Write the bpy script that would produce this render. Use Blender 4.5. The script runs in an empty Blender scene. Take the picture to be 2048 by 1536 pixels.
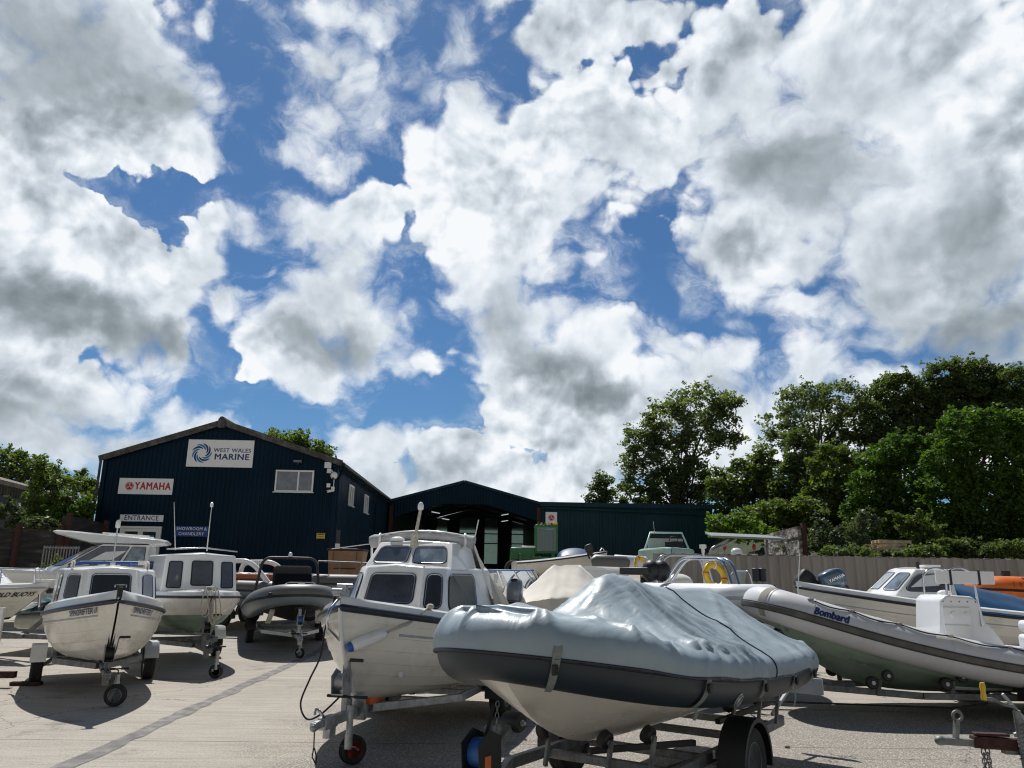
import bpy, bmesh, math, random
import numpy as np
from mathutils import Vector, Matrix, Euler
random.seed(7)
C = bpy.context.scene.collection
R = math.radians
PI = math.pi
scene = bpy.context.scene

# ------------------------------------------------------------------ camera
CAM_H = 1.7
YAW, PITCH, ROLL = R(1.45), math.atan((1150 - 768) / 1536), R(0.9)
FWD = Vector((math.sin(YAW) * math.cos(PITCH), math.cos(YAW) * math.cos(PITCH), math.sin(PITCH)))
_r0 = Vector((math.cos(YAW), -math.sin(YAW), 0)); _u0 = _r0.cross(FWD)
RGT = _r0 * math.cos(ROLL) + _u0 * math.sin(ROLL)
UPV = -_r0 * math.sin(ROLL) + _u0 * math.cos(ROLL)
cam = bpy.data.cameras.new("camera"); camo = bpy.data.objects.new("camera", cam); C.objects.link(camo)
m = Matrix((RGT, UPV, -FWD)).transposed().to_4x4(); m.translation = (0, 0, CAM_H)
camo.matrix_world = m
cam.sensor_width = 36; cam.lens = 27.0; cam.clip_start = 0.1; cam.clip_end = 6000
scene.camera = camo

def P(px, py, Y):
    "world point seen at photograph pixel (2048 wide) at depth Y"
    d = FWD + RGT * ((px - 1024) / 1536) + UPV * ((768 - py) / 1536)
    return Vector((0, 0, CAM_H)) + d * (Y / d.y)

def azel(px, py):
    d = (FWD + RGT * ((px - 1024) / 1536) + UPV * ((768 - py) / 1536)).normalized()
    return math.atan2(d.x, d.y), math.asin(d.z)

# ------------------------------------------------------------------ colour management
scene.view_settings.view_transform = 'Standard'
scene.view_settings.look = 'None'
scene.view_settings.gamma = 1
scene.view_settings.exposure = 0.0
scene.render.engine = 'CYCLES'
scene.cycles.use_denoising = True
scene.cycles.filter_width = 1.15
scene.cycles.max_bounces = 8
scene.cycles.transparent_max_bounces = 12
scene.cycles.sample_clamp_indirect = 6
scene.cycles.caustics_reflective = False
scene.cycles.caustics_refractive = False

# ------------------------------------------------------------------ sun
SUN_EL, SUN_AZ = R(56), R(-17)          # azimuth from +Y towards +X
sd = Vector((math.sin(SUN_AZ) * math.cos(SUN_EL), math.cos(SUN_AZ) * math.cos(SUN_EL), math.sin(SUN_EL)))
sl = bpy.data.lights.new("sun", 'SUN'); sl.energy = 4.6; sl.angle = R(0.55); sl.color = (1.0, 0.965, 0.91)
so = bpy.data.objects.new("sun", sl); C.objects.link(so); so.rotation_euler = sd.to_track_quat('Z', 'Y').to_euler(); so.location = (0, 0, 60)

# ------------------------------------------------------------------ sky with clouds (all in world directions)
world = bpy.data.worlds.new("World"); scene.world = world; world.use_nodes = True
world.cycles.sampling_method = 'MANUAL'; world.cycles.sample_map_resolution = 1024
WT = world.node_tree; WT.nodes.clear()
class NT:
    def __init__(s, t): s.t = t
    def n(s, typ, **k):
        nd = s.t.nodes.new(typ)
        for a, b in k.items(): setattr(nd, a, b)
        return nd
    def link(s, a, b): s.t.links.new(a, b)
    def put(s, sock, v):
        if isinstance(v, bpy.types.NodeSocket): s.t.links.new(v, sock)
        else: sock.default_value = v
    def math(s, op, a, b=0.0, c=None, clamp=False):
        nd = s.n('ShaderNodeMath', operation=op, use_clamp=clamp)
        s.put(nd.inputs[0], a); s.put(nd.inputs[1], b)
        if c is not None: s.put(nd.inputs[2], c)
        return nd.outputs[0]
    def vmath(s, op, a, b=(0, 0, 0)):
        nd = s.n('ShaderNodeVectorMath', operation=op)
        s.put(nd.inputs[0], a); s.put(nd.inputs[1], b)
        return nd.outputs['Value'] if op in ('LENGTH', 'DOT_PRODUCT') else nd.outputs[0]
    def scale(s, a, f):
        nd = s.n('ShaderNodeVectorMath', operation='SCALE'); s.put(nd.inputs[0], a); s.put(nd.inputs[3], f); return nd.outputs[0]
    def noise(s, vec, sc, det=5, rough=0.5, dist=0.0, col=False, lac=2.0):
        nd = s.n('ShaderNodeTexNoise'); nd.inputs['Scale'].default_value = sc; nd.inputs['Detail'].default_value = det
        nd.inputs['Roughness'].default_value = rough; nd.inputs['Distortion'].default_value = dist; nd.inputs['Lacunarity'].default_value = lac
        if vec is not None: s.link(vec, nd.inputs['Vector'])
        return nd.outputs['Color'] if col else nd.outputs['Fac']
    def mr(s, v, a, b, c=0.0, d=1.0, smooth=True):
        nd = s.n('ShaderNodeMapRange', interpolation_type='SMOOTHSTEP' if smooth else 'LINEAR')
        s.put(nd.inputs[0], v); s.put(nd.inputs[1], a); s.put(nd.inputs[2], b); s.put(nd.inputs[3], c); s.put(nd.inputs[4], d)
        return nd.outputs[0]
    def mix(s, f, a, b, blend='MIX'):
        nd = s.n('ShaderNodeMix', data_type='RGBA', blend_type=blend)
        s.put(nd.inputs[0], f); s.put(nd.inputs[6], a); s.put(nd.inputs[7], b); return nd.outputs[2]
    def ramp(s, f, stops, interp='LINEAR'):
        nd = s.n('ShaderNodeValToRGB'); nd.color_ramp.interpolation = interp
        els = nd.color_ramp.elements
        while len(els) < len(stops): els.new(0.5)
        for e, (p, c) in zip(els, stops): e.position = p; e.color = c if len(c) == 4 else (*c, 1)
        s.put(nd.inputs[0], f); return nd.outputs[0]

# cloud masses: photograph position of their centre, half-widths, tilt, weight -> stored as azimuth / elevation
CLOUDS = [
 (90,110,380,250,0,1.15),(330,190,150,160,10,1),(415,285,75,60,0,.9),(60,290,180,110,0,.9),(398,10,40,36,0,.75),(250,40,160,130,0,1),
 (640,110,100,90,10,1),(655,215,90,120,0,1),(735,235,95,60,20,.8),(650,310,100,52,0,.75),(490,85,100,42,10,.45),(560,60,50,40,0,.4),
 (720,15,240,46,5,.55),(925,95,110,95,-20,.68),(985,20,110,46,0,.65),(1000,60,60,50,0,.3),
 (955,250,90,80,-10,1),(1010,330,210,120,0,1.15),(1085,250,90,60,0,.8),(1090,430,160,130,10,1.05),(865,330,90,80,0,.85),(900,430,120,90,0,.9),
 (975,545,130,110,0,1.15),(1040,610,110,80,20,1.1),(1000,650,90,70,0,1.1),(1130,470,110,70,15,.8),(1170,500,90,50,20,.45),(1180,540,90,50,15,.5),
 (490,425,105,62,0,.72),(590,405,100,50,0,.75),(700,425,105,62,0,.85),(680,510,120,90,0,.75),(560,540,110,40,-20,.5),(790,560,60,100,0,.42),(380,440,80,18,0,.4),
 (60,420,170,110,0,1),(180,430,60,50,0,.9),(50,580,190,150,0,1.1),(250,550,210,110,10,1.1),(375,520,75,75,0,.95),(190,650,270,100,3,1.1),(450,605,70,70,0,1.0),(345,715,110,60,30,.75),
 (640,610,160,100,0,1.1),(590,690,150,100,0,1.15),(735,690,110,100,0,1.15),(560,640,110,70,0,1),(865,700,54,40,0,.85),(900,682,20,16,0,.5),
 (90,790,230,100,0,1.1),(0,870,200,100,0,1),(380,850,90,60,0,.8),(280,900,220,60,0,.9),(180,900,200,80,0,.9),
 (1010,700,90,110,0,1),(1110,740,160,125,0,1.2),(1200,680,100,75,0,1),(1240,760,110,80,0,1.1),(1080,840,150,55,5,.95),(1010,790,80,60,0,.9),
 (1400,735,130,80,0,1.05),(1470,700,60,48,0,.9),(1310,700,60,60,0,.8),(1380,820,200,70,0,1),
 (740,905,115,62,0,1.05),(880,905,140,62,0,1.05),(965,930,90,55,0,.9),(760,980,260,70,0,1),(1000,990,200,50,0,.8),
 (1160,930,110,80,0,.7),(1200,860,140,60,0,.8),(1180,1000,180,60,0,.8),(1500,880,200,120,0,.95),
 (1650,735,110,80,0,1.05),(1580,790,80,80,0,1),(1780,770,110,70,0,.95),(1850,720,70,44,0,.5),(1750,850,300,110,0,1),
 (1180,200,150,110,-20,.95),(1270,280,160,150,0,1.05),(1180,60,210,62,0,.75),(1100,130,50,50,0,.5),(1080,20,90,90,0,.75),(1330,110,140,50,-30,.42),(1190,400,90,90,0,.55),
 (1480,180,200,170,0,1.1),(1750,150,330,290,0,1.3),(1500,350,150,130,0,1.1),(1510,500,150,120,0,1.0),(1590,600,180,70,15,.85),(1850,480,330,260,0,1.3),
 (1720,330,200,120,0,1.25),(1610,520,110,80,0,1.2),(1090,540,90,70,0,.95),(1600,300,220,160,0,1.1),(1640,420,200,120,0,1.0),(720,640,120,100,0,1.05),(620,745,160,60,0,1.0),(640,440,160,80,0,.75),(700,150,60,120,0,.9),(1380,900,260,80,0,1.0),(1450,800,160,80,0,1.0),(1640,860,240,100,0,1.0),(1560,640,130,40,0,.5),(1780,680,260,60,0,.7),(2000,650,200,140,0,1.05),(1330,455,25,16,0,.4),(1240,440,50,20,0,.35),
 (720,822,40,20,0,.3),(2250,300,300,500,0,1.2),(-250,300,300,420,0,1.1),(-200,800,260,180,0,1),(2250,850,300,150,0,1),
]
GAPS = [(520,250,48,120,0,.9),(320,375,190,52,-8,.85),(560,350,130,30,-10,.5),(835,160,80,90,20,.8),(300,430,90,50,20,.7),(780,330,24,60,0,.4),(1060,165,100,36,0,.8),(480,20,100,40,0,.5),
 (1290,550,90,80,30,.95),(1380,640,80,40,30,.6),(1320,440,40,60,0,.5),(862,640,40,100,-15,.8),(880,785,120,60,0,.9),(560,815,210,40,0,.9),(1545,690,34,70,-10,.8),
 (440,460,40,60,0,.25),(490,560,50,14,0,.4),(1290,600,60,50,0,.6),(1180,180,30,20,0,.2),(960,140,60,30,0,.3),(1240,890,60,24,0,.3),(330,470,30,30,0,.3),(430,740,60,24,-10,.4)]
# darker undersides and thick cores of the clouds
SHADES = [(120,130,280,210,0,.72),(370,200,60,40,0,.35),(60,280,180,70,0,.3),(50,640,180,80,5,.5),(190,655,210,70,8,.6),(340,700,90,50,25,.5),(40,540,60,60,0,.3),
 (620,690,110,60,0,.75),(720,700,60,60,0,.45),(1120,760,130,85,10,.9),(1210,790,80,50,0,.55),(1060,700,60,60,0,.5),(60,820,170,60,0,.5),(20,880,150,60,0,.45),(250,890,120,40,0,.35),(1020,620,60,60,0,.25),
 (1610,340,180,110,5,.75),(1480,300,90,90,0,.3),(1880,570,240,180,-20,.42),(1980,330,150,270,0,.30),(1850,120,220,110,0,.15),(1700,480,160,50,-25,.12),
 (1430,760,50,30,0,.3),(1650,800,100,40,0,.3),(770,960,160,40,0,.35),(900,950,120,36,0,.3),(1000,640,60,60,0,.3),(1050,420,90,100,0,.12),(640,180,50,80,0,.1),(1990,680,160,80,0,.6),(1120,860,160,40,0,.4),(30,440,40,90,0,.25)]

def build_sky():
    k = NT(WT)
    tc = k.n('ShaderNodeTexCoord').outputs['Generated']
    vec = k.vmath('NORMALIZE', tc)
    # domain warp makes the blobs billow
    w1 = k.scale(k.vmath('SUBTRACT', k.noise(vec, 5.5, 3, .5, col=True), (.5, .5, .5)), 0.075)
    w2 = k.scale(k.vmath('SUBTRACT', k.noise(vec, 15, 5, .52, col=True), (.5, .5, .5)), 0.070)
    wv = k.vmath('ADD', vec, k.vmath('ADD', w1, w2))
    def uv_of(v):
        sx = k.n('ShaderNodeSeparateXYZ'); k.link(v, sx.inputs[0])
        az = k.math('ARCTAN2', sx.outputs[0], sx.outputs[1])
        el = k.math('ARCSINE', sx.outputs[2])
        cb = k.n('ShaderNodeCombineXYZ'); k.link(az, cb.inputs[0]); k.link(el, cb.inputs[1])
        return cb.outputs[0]
    uv = uv_of(wv)
    def field(lst, uvs, smooth=.12, add=False, lst_soft=False):
        acc = None
        lst = sorted(lst, key=lambda q: round(q[4] / 10) * 10)
        cur = None
        for i, (px, py, rx, ry, ang, wgt) in enumerate(lst):
            ang = round(ang / 10) * 10
            if (i % 8 == 0 or ang != cur):          # later masses wait for the earlier ones: keeps the shader stack small
                base_uv = uvs if acc is None else k.vmath('ADD', uvs, k.scale(acc, 1e-7))
                if ang == 0: ruv = base_uv
                else:
                    ca, sa = math.cos(R(ang)), math.sin(R(ang))
                    dx = k.vmath('DOT_PRODUCT', base_uv, (ca, -sa, 0)); dy = k.vmath('DOT_PRODUCT', base_uv, (sa, ca, 0))
                    cb = k.n('ShaderNodeCombineXYZ'); k.link(dx, cb.inputs[0]); k.link(dy, cb.inputs[1]); ruv = cb.outputs[0]
                cur = ang
            a, e = azel(px, py)
            app = 1 / 1536 / (1 + ((px - 1024) ** 2 + (py - 768) ** 2) / 1536 ** 2) ** .75
            sx_, sy_ = 1 / (rx * app / max(.6, math.cos(e))), 1 / (ry * app)
            ca, sa = math.cos(R(ang)), math.sin(R(ang))
            cx_, cy_ = a * ca - e * sa, a * sa + e * ca
            nd = k.n('ShaderNodeVectorMath', operation='MULTIPLY_ADD')
            k.link(ruv, nd.inputs[0]); nd.inputs[1].default_value = (sx_, sy_, 0); nd.inputs[2].default_value = (-cx_ * sx_, -cy_ * sy_, 0)
            d = k.vmath('LENGTH', nd.outputs[0])
            if add: val = k.math('MINIMUM', k.math('MULTIPLY_ADD', d, -wgt * (1.25 if lst_soft else 1.7), wgt * (1.45 if lst_soft else 1.85), clamp=True), wgt)
            else: val = k.math('MULTIPLY_ADD', d, -wgt, wgt)
            if acc is None: acc = val
            elif add: acc = k.math('ADD', acc, val)
            else: acc = k.math('SMOOTH_MAX', acc, val, smooth)
        return acc
    base = field(CLOUDS, uv)
    uv = k.vmath('ADD', uv, k.scale(base, 1e-7))
    gaps = field(GAPS, uv, add=True, lst_soft=True)
    uv = k.vmath('ADD', uv, k.scale(gaps, 1e-7))
    shade = field(SHADES, uv, add=True)
    n_big = k.noise(wv, 7, 7, .54)
    n_fine = k.noise(wv, 26, 6, .55)
    n_w = k.noise(k.vmath('MULTIPLY', wv, (1, 1, 1.6)), 14, 9, .68, .6)
    # rounded heads: distance to cell centres at three sizes (cauliflower edges)
    w4 = k.vmath('ADD', vec, k.vmath('ADD', k.scale(w1, .9), k.scale(w2, .35)))
    def puff(v, sc):
        vo = k.n('ShaderNodeTexVoronoi', feature='F1'); vo.inputs['Scale'].default_value = sc; k.link(v, vo.inputs['Vector'])
        return k.math('SUBTRACT', .56, vo.outputs['Distance'])
    def puffs(v): return k.math('ADD', k.math('ADD', k.math('MULTIPLY', puff(v, 11), .75), k.math('MULTIPLY', puff(v, 27), .42)), k.math('MULTIPLY', puff(v, 60), .22))
    pf = puffs(w4)
    dens = k.math('ADD', base, k.math('MULTIPLY', k.math('SUBTRACT', n_big, .5), .42))
    dens = k.math('ADD', dens, k.math('MULTIPLY', k.math('SUBTRACT', n_fine, .5), .22))
    dens = k.math('ADD', k.math('ADD', dens, .01), pf)
    dens = k.math('SUBTRACT', dens, k.math('MULTIPLY', gaps, .55))
    # softness varies: crisp cumulus edges in some places, wispy in others
    soft = k.mr(k.noise(vec, 4.2, 2, .5), .40, .60, .10, .85)
    wis = k.math('MULTIPLY', k.math('SUBTRACT', n_w, .5), k.math('MULTIPLY', soft, 1.5))
    d2 = k.math('ADD', dens, wis)
    alpha = k.mr(d2, .03, k.math('ADD', soft, .05))
    # thin torn veil round the masses
    vl = k.noise(k.vmath('ADD', k.vmath('MULTIPLY', vec, (1, 1, 1.5)), k.scale(w2, 1.2)), 9, 9, .66, .4)
    veil = k.math('MULTIPLY', k.mr(vl, .46, .72), k.mr(dens, -.62, .0, 0, .62))
    alpha = k.math('MAXIMUM', alpha, veil)
    # relief: same noise a little nearer to the sun
    off = tuple(c * 0.035 for c in sd)
    up = k.vmath('ADD', wv, off)
    sv = k.vmath('ADD', vec, k.scale(w1, .8))
    up = k.vmath('ADD', sv, off)
    rel = k.math('SUBTRACT', k.noise(sv, 7, 5, .5), k.noise(up, 7, 5, .5))
    off2 = tuple(c * 0.010 for c in sd)
    rel2 = k.math('SUBTRACT', k.noise(sv, 24, 6, .55), k.noise(k.vmath('ADD', sv, off2), 24, 6, .55))
    prl = k.math('MULTIPLY', k.math('SUBTRACT', puffs(k.vmath('ADD', w4, tuple(c * .022 for c in sd))), pf), -.85)
    prl = k.math('MULTIPLY', prl, k.mr(soft, .1, .6, 1.0, .35))
    relief = k.math('MULTIPLY', k.math('ADD', k.math('MULTIPLY', rel, 1.3), k.math('MULTIPLY', rel2, .9)), k.mr(soft, .1, .5, .8, .4))
    relief = k.math('ADD', relief, prl)
    core = k.mr(d2, .25, 1.1, 0, .16)
    sh = k.math('MULTIPLY', shade, k.mr(n_big, .3, .7, .72, 1.15))
    sh = k.math('ADD', sh, core)
    mid_ = k.mr(k.noise(sv, 3.6, 4, .55), .35, .65, -.09, .04)
    tone = k.math('SUBTRACT', k.math('ADD', k.math('ADD', .925, mid_), relief), k.math('MULTIPLY', sh, .60))
    ccol = k.ramp(tone, [(0, (.20, .235, .26)), (.28, (.28, .33, .365)), (.5, (.41, .465, .51)), (.72, (.62, .68, .74)), (.90, (.81, .865, .92)), (1, (.93, .955, .985))])
    sky = k.n('ShaderNodeTexSky', sky_type='NISHITA'); sky.sun_disc = False
    sky.sun_elevation = SUN_EL; sky.sun_rotation = SUN_AZ; sky.air_density = 1.0; sky.dust_density = .3; sky.ozone_density = 2.5
    STR = 0.08
    deep = k.mix(1.0, sky.outputs[0], (SKYT[0], SKYT[1], SKYT[2], 1), 'MULTIPLY')
    # clouds only in the half of the sky the yard faces; the unseen half carries added grey fill
    sx = k.n('ShaderNodeSeparateXYZ'); k.link(vec, sx.inputs[0])
    fill_lvl = k.math('ADD', REAR_FILL / STR, k.mr(sx.outputs[2], .62, .12, 0, REAR_LOW / STR))
    fill_col = k.n('ShaderNodeCombineXYZ'); k.link(k.math('MULTIPLY', fill_lvl, .965), fill_col.inputs[0]); k.link(fill_lvl, fill_col.inputs[1]); k.link(k.math('MULTIPLY', fill_lvl, 1.0), fill_col.inputs[2])
    deep = k.mix(k.mr(sx.outputs[1], .2, -.3, 0, .9), deep, fill_col.outputs[0])
    front = k.mr(sx.outputs[1], -.1, .35)
    low = k.mr(sx.outputs[2], -.02, .02)
    a2 = k.math('MULTIPLY', k.math('MULTIPLY', alpha, front), low)
    cs = k.scale(ccol, 1.0 / STR)
    final = k.mix(a2, deep, cs)
    bg = k.n('ShaderNodeBackground'); bg.inputs[1].default_value = STR; k.link(final, bg.inputs[0])
    out = k.n('ShaderNodeOutputWorld'); k.link(bg.outputs[0], out.inputs[0])
REAR_FILL = .07; REAR_LOW = .48          # added fill behind the camera: dull overhead, brighter low band to lift facing surfaces
SKYT = (.42, .655, .86)
build_sky()

# ================================================================== helpers
class MB:
    "collects faces, links them as ONE mesh object"
    def __init__(s): s.v = []; s.f = []; s.mi = []; s.cur = 0
    def add(s, vs, fs, mi=None):
        o = len(s.v); s.v += [tuple(v) for v in vs]; s.f += [tuple(i + o for i in f) for f in fs]
        s.mi += [s.cur if mi is None else mi] * len(fs); return s
    def box(s, c, d, rot=None, mi=None):
        M = Matrix.Translation(c)
        if rot is not None: M = M @ (Euler(rot).to_matrix().to_4x4() if not isinstance(rot, Matrix) else rot)
        vs = [M @ Vector((sx * d[0] / 2, sy * d[1] / 2, sz * d[2] / 2)) for sx in (-1, 1) for sy in (-1, 1) for sz in (-1, 1)]
        return s.add(vs, [(0, 1, 3, 2), (4, 6, 7, 5), (0, 4, 5, 1), (2, 3, 7, 6), (0, 2, 6, 4), (1, 5, 7, 3)], mi)
    def bar(s, a, b, w, h=None, up=(0, 0, 1), mi=None):
        "rectangular section bar between two points"
        a = Vector(a); b = Vector(b); h = w if h is None else h
        t = (b - a).normalized(); up = Vector(up)
        if abs(t.dot(up)) > .98: up = Vector((1, 0, 0))
        x = t.cross(up).normalized(); y = x.cross(t).normalized()
        vs = [p + x * (i * w / 2) + y * (j * h / 2) for p in (a, b) for i, j in ((-1, -1), (1, -1), (1, 1), (-1, 1))]
        return s.add(vs, [(3, 2, 1, 0), (4, 5, 6, 7), (0, 1, 5, 4), (1, 2, 6, 5), (2, 3, 7, 6), (3, 0, 4, 7)], mi)
    def tube(s, pts, r, n=8, closed=False, cap=True, mi=None):
        pts = [Vector(p) for p in pts]; N = len(pts)
        rs = r if isinstance(r, (list, tuple)) else [r] * N
        vs = []; prev = None
        for i, p in enumerate(pts):
            if closed: t = (pts[(i + 1) % N] - pts[i - 1])
            else: t = (pts[min(i + 1, N - 1)] - pts[max(i - 1, 0)])
            t = t.normalized() if t.length > 1e-9 else Vector((0, 0, 1))
            if prev is None:
                up = Vector((0, 0, 1)) if abs(t.z) < .9 else Vector((1, 0, 0))
                x = t.cross(up).normalized()
            else:
                x = (prev - t * prev.dot(t)); x = x.normalized() if x.length > 1e-6 else t.orthogonal().normalized()
            prev = x; y = x.cross(t)
            for k in range(n):
                a = 2 * PI * k / n; vs.append(p + (x * math.cos(a) + y * math.sin(a)) * rs[i])
        fs = []
        for i in range(N if closed else N - 1):
            j = (i + 1) % N
            for k in range(n):
                l = (k + 1) % n; fs.append((i * n + k, i * n + l, j * n + l, j * n + k))
        if cap and not closed: fs += [tuple(range(n))[::-1], tuple((N - 1) * n + k for k in range(n))]
        return s.add(vs, fs, mi)
    def lathe(s, prof, n=24, M=None, mi=None):
        "profile of (radius, height) turned about z, placed by matrix M"
        vs = []; M = M or Matrix()
        for r, z in prof:
            for k in range(n):
                a = 2 * PI * k / n; vs.append(M @ Vector((r * math.cos(a), r * math.sin(a), z)))
        fs = [(i * n + k, i * n + (k + 1) % n, (i + 1) * n + (k + 1) % n, (i + 1) * n + k) for i in range(len(prof) - 1) for k in range(n)]
        if prof[0][0] > 1e-4: fs.append(tuple(range(n))[::-1])
        if prof[-1][0] > 1e-4: fs.append(tuple((len(prof) - 1) * n + k for k in range(n)))
        return s.add(vs, fs, mi)
    def cyl(s, a, b, r, r2=None, n=14, mi=None): return s.tube([a, b], [r, r if r2 is None else r2], n, mi=mi)
    def grid(s, fn, nu, nv, mi=None, wrap=False):
        vs = [fn(i / nu, j / nv) for i in range(nu + 1) for j in range(nv + 1)]
        w = nv + 1
        return s.add(vs, [(i * w + j, (i + 1) * w + j, (i + 1) * w + j + 1, i * w + j + 1) for i in range(nu) for j in range(nv)], mi)
    def prism(s, poly, d, M=None, mi=None):
        "polygon (x,y) extruded by d along z, placed by M"
        M = M or Matrix(); n = len(poly)
        vs = [M @ Vector((x, y, 0)) for x, y in poly] + [M @ Vector((x, y, d)) for x, y in poly]
        return s.add(vs, [tuple(range(n))[::-1], tuple(range(n, 2 * n))] + [(i, (i + 1) % n, n + (i + 1) % n, n + i) for i in range(n)], mi)
    def ellipsoid(s, c, r, nu=16, nv=10, mi=None):
        c = Vector(c)
        return s.grid(lambda u, v: c + Vector((r[0] * math.cos(2 * PI * u) * math.sin(PI * v), r[1] * math.sin(2 * PI * u) * math.sin(PI * v), r[2] * math.cos(PI * v))), nu, nv, mi)
    def build(s, name, mats, parent=None, smooth=None, bevel=0, weld=False, seg=2, subsurf=0):
        me = bpy.data.meshes.new(name); me.from_pydata(s.v, [], s.f)
        if not isinstance(mats, (list, tuple)): mats = [mats]
        for q in mats: me.materials.append(q)
        if any(s.mi): me.polygons.foreach_set('material_index', s.mi)
        if weld or subsurf:
            bm = bmesh.new(); bm.from_mesh(me); bmesh.ops.remove_doubles(bm, verts=bm.verts, dist=1e-4)
            bmesh.ops.recalc_face_normals(bm, faces=bm.faces); bm.to_mesh(me); bm.free()
        if smooth is not None:
            me.polygons.foreach_set('use_smooth', [True] * len(me.polygons))
            if smooth < 180: me.set_sharp_from_angle(angle=R(smooth))
        o = bpy.data.objects.new(name, me); C.objects.link(o)
        if parent is not None: o.parent = parent
        if subsurf:
            md = o.modifiers.new('s', 'SUBSURF'); md.levels = md.render_levels = subsurf
        if bevel:
            md = o.modifiers.new('b', 'BEVEL'); md.width = bevel; md.segments = seg; md.limit_method = 'ANGLE'; md.angle_limit = R(32); md.use_clamp_overlap = True
            if smooth is None:
                me.polygons.foreach_set('use_smooth', [True] * len(me.polygons)); me.set_sharp_from_angle(angle=R(40))
                md.harden_normals = False
        return o

def thing(name, label, cat, loc=(0, 0, 0), rz=0, group=None, rx=0, ry=0):
    o = bpy.data.objects.new(name, None); C.objects.link(o); o.empty_display_size = .2
    o.location = loc; o.rotation_euler = (rx, ry, rz); tag(o, label, cat, group); return o
def tag(o, label=None, cat=None, group=None, kind=None):
    if label: o['label'] = label
    if cat: o['category'] = cat
    if group: o['group'] = group
    if kind: o['kind'] = kind
    return o
def copy_tree(o, parent=None):
    c = o.copy(); C.objects.link(c)
    if parent is not None: c.parent = parent
    for ch in [x for x in o.children]: copy_tree(ch, c)
    return c

# ------------------------------------------------------------------ materials
def M_(name, col, rough=.5, metal=0, var=0.0, vscale=4.0, bump=0.0, bscale=60.0, spec=.5, coat=0.0, dirt=None, dscale=3.0, damt=.5, trans=0, alpha=1, ior=None, coord='Object', rvar=0.0):
    m = bpy.data.materials.new(name); m.use_nodes = True; nt = m.node_tree; nt.nodes.clear(); k = NT(nt)
    b = k.n('ShaderNodeBsdfPrincipled'); o = k.n('ShaderNodeOutputMaterial'); k.link(b.outputs[0], o.inputs[0])
    I = b.inputs; c4 = (*col, 1)
    I['Base Color'].default_value = c4; I['Roughness'].default_value = rough; I['Metallic'].default_value = metal
    I['Specular IOR Level'].default_value = spec; I['Coat Weight'].default_value = coat; I['Coat Roughness'].default_value = .08
    I['Transmission Weight'].default_value = trans; I['Alpha'].default_value = alpha
    if ior: I['IOR'].default_value = ior
    tc = k.n('ShaderNodeTexCoord').outputs[coord]
    csock = None
    if var:
        f = k.noise(tc, vscale, 4, .6)
        lo = tuple(c * (1 - var) for c in col) + (1,); hi = tuple(min(1, c * (1 + var)) for c in col) + (1,)
        csock = k.mix(k.mr(f, .3, .7), lo, hi)
    if dirt:
        f = k.noise(tc, dscale, 6, .65)
        csock = k.mix(k.math('MULTIPLY', k.mr(f, .5, .72), damt), csock if csock else c4, (*dirt, 1))
    if csock: k.link(csock, I['Base Color'])
    if rvar: k.link(k.mr(k.noise(tc, vscale * 1.7, 4, .6), .3, .7, max(0, rough - rvar), min(1, rough + rvar)), I['Roughness'])
    if bump:
        bn = k.n('ShaderNodeBump'); bn.inputs['Strength'].default_value = bump; bn.inputs['Distance'].default_value = .01
        k.link(k.noise(tc, bscale, 4, .6), bn.inputs['Height']); k.link(bn.outputs[0], I['Normal'])
    return m

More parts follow.
